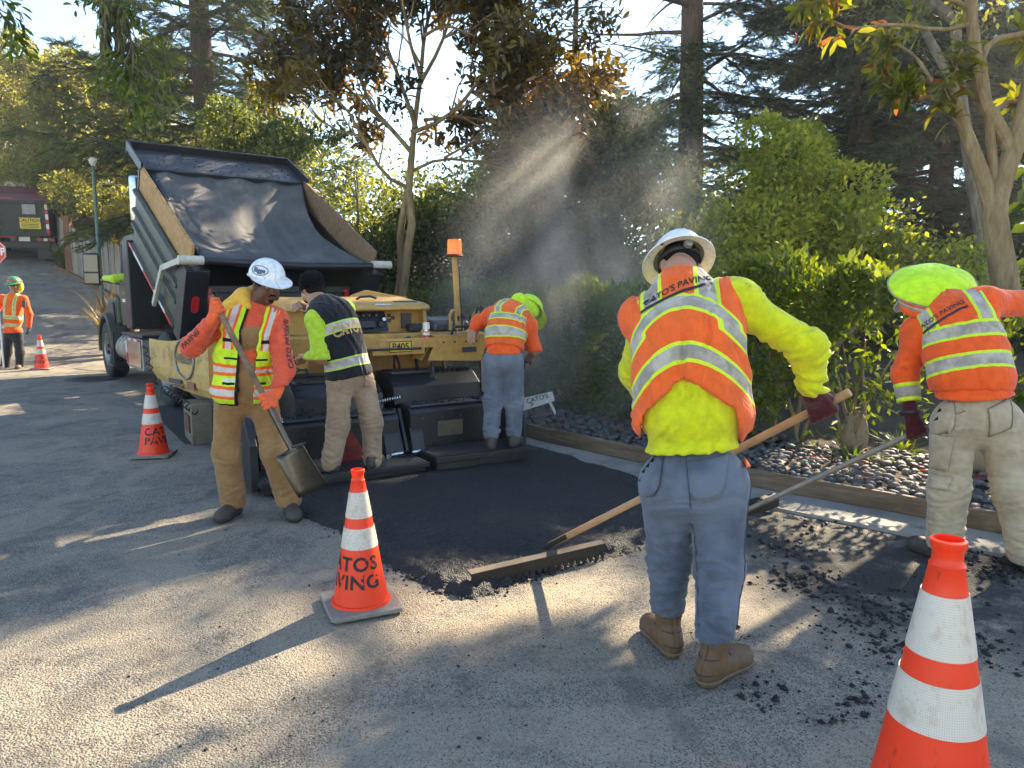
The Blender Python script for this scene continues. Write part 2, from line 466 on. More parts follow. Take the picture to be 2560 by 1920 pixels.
# ---- timber edging, board by board
def wood_material(name, c1, c2, c3, sc=(1, 1, 1), rough=0.8, grain=9.0, axis=0):
    t = NT(name); co = t.coords('Object')
    st = [9.0 * grain / 9] * 3; st[axis] = 0.6
    v = t.scale(co, st)
    g = t.noise(v, 3.0, 8, 0.7, 0.4); l = t.noise(co, 2.2, 4)
    c = t.ramp(t.math('ADD', t.math('MULTIPLY', g, 0.75), t.math('MULTIPLY', l, 0.25)), (0.3, c1), (0.5, c2), (0.7, c3))
    t.principled(c, rough, 0, t.bump(g, 0.6, 0.006), 0.3); return t.m
M_timber = wood_material('weathered_timber', (0.055, 0.036, 0.022), (0.15, 0.105, 0.065), (0.27, 0.21, 0.14))
edging = thing('timber_edging', 'low weathered timber edging board along the stone bed', 'edging', EDGE_S[0])
d0 = 0.05; k = 0
while d0 < 17:
    L = 2.35 if k != 1 else 2.9
    a, b = edge_at(d0)[0], edge_at(d0 + L - 0.012)[0]
    m = edge_at(d0 + L / 2)[0]
    mb = MB(); zt = 0.155 + random.uniform(-0.006, 0.006); n1 = off_normal((b - a).normalized())
    rw = []
    for j in range(7):
        q = edge_at(d0 + (L - 0.012) * j / 6)[0]; n = off_normal(edge_at(d0 + L * j / 6)[1]); w_ = 0.045
        jz = random.uniform(-0.004, 0.004)
        rw.append([q + Vector((0, 0, -0.05)), q + Vector((0, 0, zt + jz)), q + n * w_ + Vector((0, 0, zt + jz)), q + n * w_ + Vector((0, 0, -0.05)), q + Vector((0, 0, -0.05))])
    base = rw[0][0].copy()
    dirx = (b - a).normalized(); rotm = Matrix((dirx, n1, Vector((0, 0, 1)))).to_4x4()
    mb.grid([[rotm @ (p - base) for p in r_] for r_ in rw]); mb.add([rotm @ (p - base) for p in rw[0][:4]], [(0, 1, 2, 3)]); mb.add([rotm @ (p - base) for p in rw[-1][:4]], [(3, 2, 1, 0)])
    o = mb.build('board', M_timber, edging, bevel=0.006)
    o.matrix_local = Matrix.Translation(base - EDGE_S[0]) @ rotm.inverted()
    d0 += L; k += 1

# ---- river stones in the bed
M_stone = []
for i, (c1, c2) in enumerate((((0.05, 0.048, 0.046), (0.11, 0.105, 0.098)), ((0.075, 0.066, 0.056), (0.16, 0.14, 0.115)), ((0.045, 0.045, 0.047), (0.09, 0.088, 0.086)), ((0.13, 0.10, 0.075), (0.22, 0.18, 0.14)))):
    t = NT('river_stone_%d' % i); co = t.coords()
    c = t.mix(t.noise(co, 18, 5), c1, c2); 
    t.principled(t.mix(t.math('MULTIPLY', t.val(t.noise(co, 60, 3), .55, .7), .4), c, (.25, .24, .22)), 0.72, 0, t.bump(t.noise(co, 90, 3), .2, .003), 0.4); M_stone.append(t.m)
def ico(sub=1):
    bm = bmesh.new(); bmesh.ops.create_icosphere(bm, subdivisions=sub, radius=1.0)
    V = np.array([v.co[:] for v in bm.verts]); Fc = np.array([[v.index for v in f.verts] for f in bm.faces]); bm.free(); return V, Fc
ICO0, ICO0F = ico(1); ICO1, ICO1F = ico(1); ICO2, ICO2F = ico(2)
OCTA = np.array([(1, 0, 0), (-1, 0, 0), (0, 1, 0), (0, -1, 0), (0, 0, 1), (0, 0, -1)], dtype=float); OCTAF = np.array([(0, 2, 4), (2, 1, 4), (1, 3, 4), (3, 0, 4), (2, 0, 5), (1, 2, 5), (3, 1, 5), (0, 3, 5)])
stone_meshes = []
for i in range(10):
    V = ICO2 * (1 + 0.14 * fbm(ICO2, 0.9, 2, i * 7.3))[:, None] * np.array([1.0, rng.uniform(.66, .9), rng.uniform(.42, .62)])
    me = np_mesh('stone', V, ICO2F, 3); me.polygons.foreach_set('use_smooth', np.ones(len(me.polygons), dtype=bool))
    me.materials.append(M_stone[i % 4 if i % 4 != 3 or i == 3 else 0]); stone_meshes.append(me)
spots = []
cells = {}
tries = 0
while len(spots) < 1750 and tries < 16000:
    tries += 1
    dist = random.uniform(1.2, 13.0)
    p, d = edge_at(dist); n = off_normal(d); w_ = random.uniform(0.075, 1.75)
    q = p + n * w_; r_ = random.uniform(0.034, 0.056) * (1.0 if dist < 7 else 1.15)
    if math.sin(q.x * 2.1 + 1.0) * math.cos(q.y * 1.7) > 0.55 and w_ > 0.9: continue
    ck = (int(q.x / 0.12), int(q.y / 0.12)); ok = True
    for ax in (-1, 0, 1):
        for ay in (-1, 0, 1):
            for (sx, sy, sr) in cells.get((ck[0] + ax, ck[1] + ay), ()):
                if (sx - q.x) ** 2 + (sy - q.y) ** 2 < (0.70 * (sr + r_)) ** 2: ok = False
    if not ok: continue
    cells.setdefault(ck, []).append((q.x, q.y, r_)); spots.append((q.x, q.y, r_))
def px_of(p):
    z = p[2] - CAM_H; dd = p[1] * _c - z * _s; return 1280 + F_PX * p[0] / dd, 960 - F_PX * (p[1] * _s + z * _c) / dd, dd
def seen_rank(s_):
    u, v, dd = px_of((s_[0], s_[1], 0.1))
    return (0 if 1860 < u < 2600 else 1, dd)
spots.sort(key=seen_rank)
AV, AF, nv = [], [], 0
for i, (x, y, r_) in enumerate(spots):
    rz = random.uniform(0, 2 * PI); tl = random.uniform(-.35, .35); z = 0.085 + r_ * 0.28 + random.uniform(0, 0.025)
    Mx = Matrix.Translation((x, y, z)) @ Matrix.Rotation(rz, 4, 'Z') @ Matrix.Rotation(tl, 4, 'X') @ Matrix.Scale(r_ * random.uniform(.85, 1.2), 4)
    if i < 300:
        o = bpy.data.objects.new('stone', stone_meshes[random.randrange(10)]); COL.objects.link(o); o.parent = bed; o.matrix_local = Mx
    else:
        sc = np.array([1.0, random.uniform(.66, .9), random.uniform(.42, .62)])
        V = (ICO1 * (1 + .1 * rng.standard_normal((len(ICO1), 1)))) * sc
        Mn = np.array(Mx); AV.append(V @ Mn[:3, :3].T + Mn[:3, 3]); AF.append(ICO1F + nv); nv += len(V)
me = np_mesh('stones', np.concatenate(AV), np.concatenate(AF), 3)
o = link('river_stones', me, M_stone[0], bed, smooth=True); o['kind'] = 'stuff'

# ---- fresh hot asphalt mat, loose and coarse towards the raked end
MAT_PX = [(560, 1165), (640, 1212), (760, 1290), (860, 1330), (960, 1405), (1090, 1478), (1180, 1494), (1290, 1462), (1420, 1418), (1560, 1378), (1660, 1338), (1740, 1280), (1700, 1236), (1600, 1200), (1450, 1152), (1335, 1120)]
mat_poly = [G(u, v) for u, v in MAT_PX] + [Vector((-1.0, 9.4, 0)), Vector((-2.6, 12.2, 0)), Vector((-5.6, 10.6, 0)), Vector((-3.6, 7.6, 0))]
PX_ = np.array([p.x for p in mat_poly]); PY_ = np.array([p.y for p in mat_poly])
def poly_sdf(X, Y, px, py):
    """signed distance, negative inside"""
    d2 = np.full(X.shape, 1e9); ins = np.zeros(X.shape, bool); n = len(px)
    for i in range(n):
        x0, y0, x1, y1 = px[i], py[i], px[(i + 1) % n], py[(i + 1) % n]
        ex, ey = x1 - x0, y1 - y0; t = np.clip(((X - x0) * ex + (Y - y0) * ey) / (ex * ex + ey * ey), 0, 1)
        d2 = np.minimum(d2, (X - x0 - t * ex) ** 2 + (Y - y0 - t * ey) ** 2)
        c = ((y0 > Y) != (y1 > Y)) & (X < (x1 - x0) * (Y - y0) / (y1 - y0 + 1e-12) + x0); ins ^= c
    d = np.sqrt(d2); return np.where(ins, -d, d)
def asphalt_material():
    t = NT('hot_asphalt'); co = t.coords()
    a = t.noise(co, 3, 6, 0.6); v = t.voro(co, 105, 'F1', 0); v2 = t.voro(co, 105, 'F1', 1); f = t.noise(co, 160, 3, .7)
    c = t.mix(a, (0.007, 0.0073, 0.008), (0.016, 0.0155, 0.0155))
    c = t.mix(t.math('MULTIPLY', t.val(t.xyz(v2)[0], .9, .99), .35), c, (.10, .095, .085))
    h = t.math('ADD', t.math('MULTIPLY', v, -1.2), t.math('MULTIPLY', f, .5))
    t.principled(c, t.math('ADD', .5, t.math('MULTIPLY', f, .25)), 0, t.bump(h, .9, .01), 0.5); return t.m
M_hot = asphalt_material()
stp = 0.017
gx = np.arange(-2.6, 2.1, stp); gy = np.arange(3.45, 8.3, stp)
X, Y = np.meshgrid(gx, gy, indexing='ij')
Pn = np.stack([X, Y, X * 0], -1)
D = poly_sdf(X, Y, PX_, PY_) + (0.012 + .023 * sstep(X, -.6, .2)) * fbm(Pn, 3.0, 3) + 0.012 * vnoise(Pn, 22)
loose = sstep(-(Y + 0.25 * X), -5.2, -3.9)
H = 0.045 * sstep(-D, -0.01, 0.07) + 0.012 * vnoise(Pn, 3.5) * sstep(-D, 0, .2) + (0.004 + 0.010 * loose) * vnoise(Pn, 34) + (0.003 + 0.007 * loose) * vnoise(Pn, 71) + 0.002 * rng.standard_normal(X.shape) * loose
H = np.where(D > 0.03, -0.03, H + 0.004)
ii = np.arange(X.size).reshape(X.shape)
cellin = (np.minimum(np.minimum(D[:-1, :-1], D[1:, :-1]), np.minimum(D[1:, 1:], D[:-1, 1:])) < 0.03)
fq = np.stack([ii[:-1, :-1], ii[1:, :-1], ii[1:, 1:], ii[:-1, 1:]], -1)[cellin]
used = np.unique(fq); remap = np.full(X.size, -1); remap[used] = np.arange(len(used))
V = np.stack([X, Y, H], -1).reshape(-1, 3)[used]
tag(link('fresh_asphalt', np_mesh('fresh_asphalt', V, remap[fq], 4), M_hot, smooth=True), kind='structure')
# the mat goes on under the machines: one flat sheet
pl = [Vector((-2.55, 8.2, .02)), Vector((-0.2, 8.2, .02)), Vector((-1.2, 9.6, .02)), Vector((-2.4, 11.6, .02)), Vector((-5.0, 10.0, .02)), Vector((-3.4, 7.55, .02))]
mb = MB(); mb.add(pl, [tuple(range(6))]); tag(mb.build('tack_coat', M_hot), kind='structure')

# ---- crumbs of asphalt thrown about, and grit
def scatter_crumbs(name, spots_, mat, flat=.8, parent=None):
    base_, basef_ = (OCTA, OCTAF) if len(spots_) > 3000 else (ICO1, ICO1F)
    AV, AF, nv = [], [], 0
    for (x, y, z, r_) in spots_:
        V = base_ * (1 + .22 * rng.standard_normal((len(base_), 1))) * np.array([1, rng.uniform(.7, 1), flat * rng.uniform(.6, 1)]) * r_
        a = rng.uniform(0, 6.28); c_, s_ = math.cos(a), math.sin(a)
        V = V @ np.array([[c_, -s_, 0], [s_, c_, 0], [0, 0, 1]]).T + np.array([x, y, z + r_ * .35])
        AV.append(V); AF.append(basef_ + nv); nv += len(V)
    o = link(name, np_mesh(name, np.concatenate(AV), np.concatenate(AF), 3), mat, parent); o['kind'] = 'stuff'; return o
sp = []
for _ in range(3400):       # right-hand side, clumped
    u, v = random.uniform(1840, 2700), 1250 + 560 * random.random() ** 1.3
    g = G(u, v)
    if fbm(np.array([[g.x, g.y, 0]]), 2.2, 3)[0] < 0.22 - 0.2 * random.random(): continue
    sp.append((g.x, g.y, 0, 0.004 + 0.017 * random.random() ** 3.5))
for cu, cv, ru, rv, n in ((2010, 1450, 60, 16, 160), (2130, 1560, 70, 28, 55), (2520, 1430, 70, 20, 120), (2230, 1500, 110, 40, 90), (2330, 1580, 120, 60, 60), (1960, 1370, 60, 20, 80)):
    for _ in range(n):
        g = G(random.gauss(cu, ru), random.gauss(cv, rv)); sp.append((g.x, g.y, 0, 0.005 + 0.02 * random.random() ** 2.4))
for i in range(len(MAT_PX) - 4):   # along the raked edges
    for _ in range(80):
        a, b = G(*MAT_PX[i]), G(*MAT_PX[i + 1]); q = a.lerp(b, random.random()); rr = abs(random.gauss(0, .055)); an = random.uniform(0, 6.28)
        sp.append((q.x + rr * math.cos(an), q.y + rr * math.sin(an), 0, .003 + .010 * random.random() ** 2))
for _ in range(260):
    g = G(random.uniform(300, 2400), random.uniform(1150, 1900)); sp.append((g.x, g.y, 0, .003 + .007 * random.random() ** 3))
scatter_crumbs('asphalt_crumbs', sp, M_hot)
sp = []
for _ in range(5200):
    v = 1100 + 840 * random.random(); g = G(random.uniform(-60, 2640), v)
    if float(poly_sdf(np.array([g.x]), np.array([g.y]), PX_, PY_)[0]) < 0.03: continue
    sp.append((g.x, g.y, -0.002, .0022 + .0035 * random.random() ** 3))
scatter_crumbs('road_grit', sp, paint('grit_stone', (.20, .18, .15), .9, dirt=.3, scale=9), .6)

# ---- manhole cover in the street
mh = thing('manhole_cover', 'round cast iron manhole cover flush in the street beside the truck', 'manhole cover', G(232, 948))
M_iron = paint('cast_iron', (.07, .065, .06), .6, .6, dirt=.3)
mb = MB().lathe([(0, .012), (.36, .012), (.37, .008)], 40); mb.build('cover', M_iron, mh)
MB().lathe([(.375, .006), (.385, .014), (.45, .014), (.46, .0)], 40).build('ring', M_iron, mh)
mb = MB()
for i in range(-4, 5):
    for j in range(-4, 5):
        if i * i + j * j < 18: mb.box((i * .075, j * .075, .016), (.045, .045, .008))
mb.build('studs', M_iron, mh)['kind'] = 'stuff'
# ================================================================ PLANTS
def leaf_mat(name, dark, mid, light, trans=0.45, rough=0.45, tcol=None, spec=0.4, inst=False):
    t = NT(name)
    ra = t.N('Attribute'); ra.attribute_name = 'rnd'
    if inst: ra.attribute_type = 'INSTANCER'
    c = t.ramp(ra.outputs['Fac'], (0.0, dark), (0.5, mid), (1.0, light))
    p = t.N('BsdfPrincipled'); t.set(p, 'Base Color', c); t.set(p, 'Roughness', rough); t.set(p, 'Specular IOR Level', spec)
    tr = t.N('BsdfTranslucent')
    tc = t.mix(1.0, c, tcol or (1.9, 1.8, 0.5), 'MULTIPLY'); t.L(tc, tr.inputs[0])
    mx = t.N('MixShader'); mx.inputs[0].default_value = trans
    t.L(p.outputs[0], mx.inputs[1]); t.L(tr.outputs[0], mx.inputs[2]); t.L(mx.outputs[0], t.out.inputs[0])
    return t.m
def bark_mat(name, c1, c2, sc=14):
    t = NT(name); co = t.coords()
    v = t.scale(co, (sc, sc, sc * .22)); n = t.noise(v, 1.0, 7, .7, .5); n2 = t.noise(co, 3, 4)
    t.principled(t.mix(t.val(n, .3, .7), c1, t.mix(n2, c2, shade(c2, .75))), .9, 0, t.bump(n, .8, .02), .2); return t.m
def unit(A): return A / (np.linalg.norm(A, axis=-1, keepdims=True) + 1e-9)
def rand_dirs(n): return unit(rng.standard_normal((n, 3)))
def leaf_arrays(P, D, N, L, Wd, fold=.12, droop=.0, shape=4):
    """P base points, D directions, N rough normals, L lengths, Wd widths -> verts, faces"""
    n = len(P); D = unit(D); Sd = unit(np.cross(D, N)); N = unit(np.cross(Sd, D)); L = np.broadcast_to(L, (n,))[:, None]; Wd = np.broadcast_to(Wd, (n,))[:, None]
    if shape == 4:
        V = np.stack([P, P + D * L * .5 + Sd * Wd * .5 + N * L * fold, P + D * L - N * L * droop, P + D * L * .5 - Sd * Wd * .5 + N * L * fold], 1)
        b = (np.arange(n) * 4)[:, None]; Fc = np.stack([b + np.array([[0, 1, 2]]), b + np.array([[0, 2, 3]])], 1).reshape(-1, 3)
        return V.reshape(-1, 3), Fc, 4
    m1 = P + D * L * .3 - N * L * .0; m2 = P + D * L * .68 - N * L * droop * .4
    V = np.stack([P, m1 + Sd * Wd * .38 + N * L * fold * .7, m2 + Sd * Wd * .5 + N * L * fold * .6, P + D * L - N * L * droop, m2 - Sd * Wd * .5 + N * L * fold * .6, m1 - Sd * Wd * .38 + N * L * fold * .7, m1, m2], 1)
    b = (np.arange(n) * 8)[:, None]
    Fc = np.concatenate([b + np.array([q]) for q in ((0, 1, 6), (0, 6, 5), (1, 2, 7), (1, 7, 6), (6, 7, 4), (6, 4, 5), (2, 3, 7), (7, 3, 4))], 1).reshape(-1, 3)
    return V.reshape(-1, 3), Fc, 8
# ---- where the sun reaches the street: crowns leave gaps along these rays
def gpoly(px): 
    q = [G(u, v) for u, v in px]; return np.array([p.x for p in q]), np.array([p.y for p in q])
LIT = [(gpoly([(960, 1600), (900, 1500), (840, 1400), (1000, 1420), (1180, 1450), (1330, 1460), (1560, 1395), (1640, 1410), (1600, 1470), (1340, 1540), (1240, 1580), (1080, 1640), (900, 1690), (700, 1780), (420, 1850), (100, 1900), (-200, 1960), (-200, 1740), (60, 1710), (420, 1640), (700, 1570)]), 0.985),
       (gpoly([(900, 1660), (1000, 1640), (800, 1760), (560, 1880), (200, 2000), (-100, 2000), (0, 1860)]), 0.5),
       (gpoly([(1880, 1110), (2300, 1150), (2560, 1200), (2700, 1300), (2300, 1290), (1900, 1205)]), 0.92),
       (gpoly([(1640, 1440), (1760, 1420), (2100, 1560), (2050, 1640), (1700, 1600), (1500, 1640)]), 0.88),
       (gpoly([(1920, 1230), (2560, 1330), (2560, 1560), (2100, 1480), (1880, 1330)]), 0.82),
       (gpoly([(-300, 930), (240, 925), (250, 840), (150, 700), (60, 690), (-300, 700)]), 0.9),
       (gpoly([(-200, 1310), (150, 1318), (160, 1340), (-200, 1345)]), 0.9)]
def sun_gap(P, seed=0.0):
    """True for leaves to keep"""
    hit = P - SUN_DIR * (P[:, 2:3] / SUN_DIR[2])
    keep = np.ones(len(P), bool); q = rng.random(len(P))
    for (px, py), pr in LIT:
        d = poly_sdf(hit[:, 0], hit[:, 1], px, py) + 0.16 * vnoise(hit, 2.6, 5.0)
        keep &= ~((d < 0) & (q < pr))
    return keep
# bodies that want the sun: (centre, radius, share of leaves removed)
SUNNY = [(W(1930, 770, 3.1), .36, .92, .4), (W(1690, 620, 3.4), .22, .9, .3), (W(2060, 780, 6.7), .9, .6, .7), (W(1400, 735, 9.2), 1.0, .75, .4), (W(2420, 800, 4.3), .36, .75, .4),
         (W(1950, 480, 10.8), 1.8, .7, 1.4), (W(1480, 560, 9.2), 1.1, .6, .5), (W(2300, 120, 7.4), 1.6, .6, .5), (W(360, 640, 10.4), .8, .6, .5), (W(120, 760, 16.5), 2.2, .85, .5)]
def sun_gap_bodies(P):
    keep = np.ones(len(P), bool)
    for c, r_, pr, tm in SUNNY:
        w = P - np.array(c); t = w @ SUN_DIR; d = np.linalg.norm(w - t[:, None] * SUN_DIR, axis=1)
        keep &= ~((t > tm) & (d < r_ * (1 + .35 * vnoise(P, 1.3))) & (rng.random(len(P)) < pr))
    return keep
def build_leaves(name, P, D, N, L, Wd, mat, parent, rnd=None, cull=True, kind='stuff', **kw):
    P = np.asarray(P); k = np.ones(len(P), bool)
    if cull: k = sun_gap(P) & sun_gap_bodies(P)
    L = np.broadcast_to(L, (len(P),))[k]; Wd = np.broadcast_to(Wd, (len(P),))[k]
    rnd = (rng.random(len(P)) if rnd is None else rnd)[k]
    V, Fc, m = leaf_arrays(P[k], np.asarray(D)[k], np.asarray(N)[k], L, Wd, **kw)
    me = np_mesh(name, V, Fc, 3); vattr(me, 'rnd', np.repeat(rnd, m))
    o = link(name, me, mat, parent)
    if kind: o['kind'] = kind
    return o
def single_leaves(name, P, D, N, L, Wd, mats, parent, count=300, **kw):
    """the largest leaves in the photograph as parts of their own, sharing a few meshes"""
    protos = []
    for i in range(len(mats) * 3):
        V, Fc, m = leaf_arrays(np.zeros((1, 3)), np.array([[1., 0, 0]]), np.array([[0, 0, 1.]]), 1.0, float(Wd) * rng.uniform(.85, 1.15), fold=rng.uniform(.05, .14), droop=rng.uniform(.02, .2), shape=8)
        me = np_mesh('leaf', V, Fc, 3); vattr(me, 'rnd', np.full(m, rng.random())); me.materials.append(mats[i // 3]); protos.append(me)
    for i in range(min(count, len(P))):
        o = bpy.data.objects.new('leaf', random.choice(protos)); COL.objects.link(o); o.parent = parent
        d = Vector(D[i]).normalized(); n = Vector(N[i]); s_ = d.cross(n).normalized(); n = s_.cross(d)
        o.matrix_local = Matrix.Translation(Vector(P[i])) @ Matrix((d, -s_, n)).transposed().to_4x4() @ Matrix.Scale(float(L if np.isscalar(L) else L[i]), 4)
def wpart(o, root):       # keep world coordinates under a thing
    o.parent = root; o.matrix_parent_inverse = Matrix.Translation(-Vector(root.location)); return o
def branch_path(a, d, L, n=6, bend=.15, up=0.0):
    a = Vector(a); d = Vector(d).normalized(); pts = [a.copy()]
    for i in range(n):
        d = (d + Vector((random.gauss(0, bend), random.gauss(0, bend), random.gauss(0, bend) + up))).normalized(); a = a + d * (L / n); pts.append(a.copy())
    return pts, d
def grow(mb, a, d, L, r_, depth, tips, split=(2, 3), spread=.6, shrink=.68, up=.05, bend=.13, nseg=8):
    pts, dd = branch_path(a, d, L, 5, bend, up)
    mb.tube(pts, np.linspace(r_, r_ * (.62 if depth else .25), len(pts)), nseg if r_ > .02 else 5, cap=False)
    if depth <= 1:
        for i in range(2, len(pts)): tips.append((pts[i], (pts[i] - pts[i - 1]).normalized(), depth))
    if depth == 0: return
    for k in range(random.randint(*split)):
        at = pts[random.randint(3, len(pts) - 1)] if k else pts[-1]
        v = Vector((random.gauss(0, 1), random.gauss(0, 1), random.gauss(0, .7))); v = (v - dd * v.dot(dd)).normalized()
        grow(mb, at, dd + v * spread * random.uniform(.6, 1.3), L * shrink * random.uniform(.75, 1.15), r_ * .58, depth - 1, tips, split, spread, shrink, up, bend, nseg)
def cluster(tips, per, rad, along=.7, flat=.6):
    P, D = [], []
    for (p, d, dep) in tips:
        n = per if dep == 0 else per // 2
        q = rng.standard_normal((n, 3)) * np.array([rad, rad, rad * flat]) + np.array(p); P.append(q)
        D.append(unit(np.array(d) * along + rng.standard_normal((n, 3)) * .8))
    return np.concatenate(P), np.concatenate(D)

# ---------------------------------------------------------------- conifers
def spray_group(name, L, mat, nblade=11, wid=.028, seed=1):
    """a flat sprig of narrow needles, set on every point of the crown"""
    r_ = random.Random(seed); ng = bpy.data.node_groups.new(name, 'GeometryNodeTree')
    ng.interface.new_socket('Geometry', in_out='INPUT', socket_type='NodeSocketGeometry'); ng.interface.new_socket('Geometry', in_out='OUTPUT', socket_type='NodeSocketGeometry')
    n, l = ng.nodes, ng.links; gi, go = n.new('NodeGroupInput'), n.new('NodeGroupOutput')
    jn = n.new('GeometryNodeJoinGeometry')
    for k in range(nblade):
        f = k / (nblade - 1); sd = 1 if k % 2 else -1; ln = L * (.62 - .30 * f) * r_.uniform(.8, 1.2) if k < nblade - 1 else L * .4
        ang = sd * r_.uniform(.55, .95) * (1 - .35 * f) if k < nblade - 1 else 0.0
        co = n.new('GeometryNodeMeshCone'); co.fill_type = 'NONE'; co.inputs['Vertices'].default_value = 3; co.inputs['Radius Top'].default_value = wid * L * .15; co.inputs['Radius Bottom'].default_value = wid * L * 1.2; co.inputs['Depth'].default_value = ln
        tr = n.new('GeometryNodeTransform'); tr.inputs['Rotation'].default_value = (0, PI / 2 + r_.uniform(-.12, .22), ang); tr.inputs['Translation'].default_value = (L * .75 * f, 0, 0); tr.inputs['Scale'].default_value = (1, 1, 1)
        l.new(co.outputs[0], tr.inputs[0]); l.new(tr.outputs[0], jn.inputs[0])
    sm = n.new('GeometryNodeSetMaterial'); sm.inputs['Material'].default_value = mat; l.new(jn.outputs[0], sm.inputs[0])
    ip = n.new('GeometryNodeInstanceOnPoints'); l.new(gi.outputs[0], ip.inputs['Points']); l.new(sm.outputs[0], ip.inputs['Instance'])
    for nm, sock, dt in (('rot', 'Rotation', 'FLOAT_VECTOR'), ('scl', 'Scale', 'FLOAT')):
        at = n.new('GeometryNodeInputNamedAttribute'); at.data_type = dt; at.inputs[0].default_value = nm; l.new(at.outputs[0], ip.inputs[sock])
    l.new(ip.outputs[0], go.inputs[0]); return ng
_sg = {}
def spray_crown(name, P, D, N, L, mat, rnd, cull):
    k = (sun_gap(P) & sun_gap(P + unit(D) * (L * .75)[:, None]) & sun_gap_bodies(P)) if cull else np.ones(len(P), bool)
    P, D, N, rnd, L = P[k], unit(D[k]), N[k], rnd[k], L[k]
    Sd = unit(np.cross(N, D)); N = np.cross(D, Sd)
    # euler XYZ of the matrix with columns D, Sd, N
    ey = np.arcsin(np.clip(-D[:, 2], -1, 1)); ex = np.arctan2(Sd[:, 2], N[:, 2]); ez = np.arctan2(D[:, 1], D[:, 0])
    me = bpy.data.meshes.new(name); me.vertices.add(len(P)); me.vertices.foreach_set('co', np.ascontiguousarray(P, dtype=np.float32).ravel())
    vattr(me, 'rot', np.stack([ex, ey, ez], 1), 'FLOAT_VECTOR'); vattr(me, 'scl', L); vattr(me, 'rnd', rnd)
    o = link(name, me, mat); o['kind'] = 'stuff'
    if mat.name not in _sg: _sg[mat.name] = spray_group('sprig_' + mat.name, 1.0, mat)
    m = o.modifiers.new('sprigs', 'NODES'); m.node_group = _sg[mat.name]
    return o
def conifer(name, label, base, H, rad, z0, nb, leafm, barkm, trunk_r, twigs=16, per=12, spray=.2, droop=.25, seedv=0, topcut=1e9, group=None, top_taper=1.0, cull=True, lean=(0, 0)):
    random.seed(seedv); 
    t = thing(name, label, 'tree', base, group=group)
    mb = MB(); pts = []; n = 14
    for i in range(n + 1):
        f = i / n; pts.append(Vector((base[0] + lean[0] * f * H + .05 * math.sin(f * 9), base[1] + lean[1] * f * H, base[2] - .3 + f * H)))
    mb.tube(pts, [trunk_r * (1.25 if i == 0 else 1) * (1 - .92 * i / n) + .02 for i in range(n + 1)], 14, cap=False)
    wpart(mb.build('trunk', barkm, None, smooth=True), t)
    mbb = MB(); P, D, N = [], [], []
    for k in range(nb):
        f = (k + random.random()) / nb; z = z0 + (H - z0) * f ** 1.05
        if base[2] + z > topcut: continue
        az = k * 2.399 + random.gauss(0, .35); prof = (1 - (z - z0) / (H - z0)) ** (.75 if 'fir' not in name else .5) * .85 + .15
        L = rad * prof * random.uniform(.65, 1.12); a = Vector((base[0] + lean[0] * z, base[1] + lean[1] * z, base[2] + z))
        d = Vector((math.cos(az), math.sin(az), random.uniform(-.12, .22)))
        bp, dd = branch_path(a, d, L, 8, .06, -.05 if random.random() < .7 else .02)
        bq = np.array([tuple(q_) for q_ in bp]); hq = bq - SUN_DIR * (bq[:, 2:3] / SUN_DIR[2])
        if cull and any((poly_sdf(hq[:, 0], hq[:, 1], *z_[0]) < -.05).sum() > 2 for z_ in LIT[:1]): continue
        mbb.tube(bp, np.linspace(.022 + .011 * L, .008, len(bp)), 5, cap=False)
        for j in range(twigs):
            s_ = .18 + .82 * (j + random.random()) / twigs; ip = min(int(s_ * 8), 7); q = bp[ip].lerp(bp[ip + 1], s_ * 8 - ip); bd = (bp[ip + 1] - bp[ip]).normalized()
            side = bd.cross(Vector((0, 0, 1))).normalized() * (1 if j % 2 else -1)
            td = (side * random.uniform(.6, 1.2) + bd * random.uniform(.4, .9) + Vector((0, 0, random.uniform(-droop * 1.6, droop * .5)))).normalized()
            tl = L * .30 * (1.15 - s_ * .6) * random.uniform(.7, 1.2); m = per
            ts = np.linspace(.05, 1, m)[:, None] + rng.normal(0, .03, (m, 1))
            pts_ = np.array(q) + ts * tl * np.array(td) + np.array([0, 0, -1.0]) * (ts ** 2) * droop * tl * .5 + rng.normal(0, .03, (m, 3))
            sd = np.where(np.arange(m) % 2 == 0, 1, -1)[:, None] * np.array(td.cross(Vector((0, 0, 1))).normalized())
            P.append(pts_); D.append(np.array(td) * .9 + sd * .75 + rng.normal(0, .28, (m, 3)) + np.array([0, 0, -droop * .5])); N.append(np.array([0, 0, 1.]) + rng.normal(0, .45, (m, 3)))
    wpart(mbb.build('branches', barkm, None), t)
    P, D, N = map(np.concatenate, (P, D, N)); n = len(P)
    tone = np.clip(.45 + .35 * fbm(P, .55, 3, seedv) + rng.normal(0, .16, n), 0, 1)
    wpart(spray_crown('crown', P, D, N, spray * 1.0 * rng.uniform(.7, 1.4, n), leafm, tone, cull), t)
    return t
B_red = bark_mat('redwood_bark', (.035, .024, .018), (.11, .075, .055))
B_grey = bark_mat('grey_bark', (.09, .075, .055), (.26, .22, .17), 9)
B_tan = bark_mat('tan_bark', (.16, .11, .055), (.36, .27, .15), 11)
L_red = leaf_mat('redwood_needles', (.03, .052, .02), (.085, .12, .04), (.22, .24, .07), .62, .45, (2.0, 1.9, .6), inst=True)
L_darkc = leaf_mat('dark_needles', (0.0196, 0.0378, 0.0238), (0.0448, 0.0784, 0.042), (0.112, 0.154, 0.07), .42, inst=True)
L_oak = leaf_mat('oak_leaves', (0.0759, 0.0877, 0.0405), (0.1773, 0.1773, 0.081), (0.3206, 0.2953, 0.1435), 0.6, .6)
L_mag = leaf_mat('magnolia_leaves', (0.056, 0.0588, 0.0364), (0.119, 0.098, 0.0476), (0.28, 0.168, 0.063), .45, .28, (1.8, 1.2, .35))
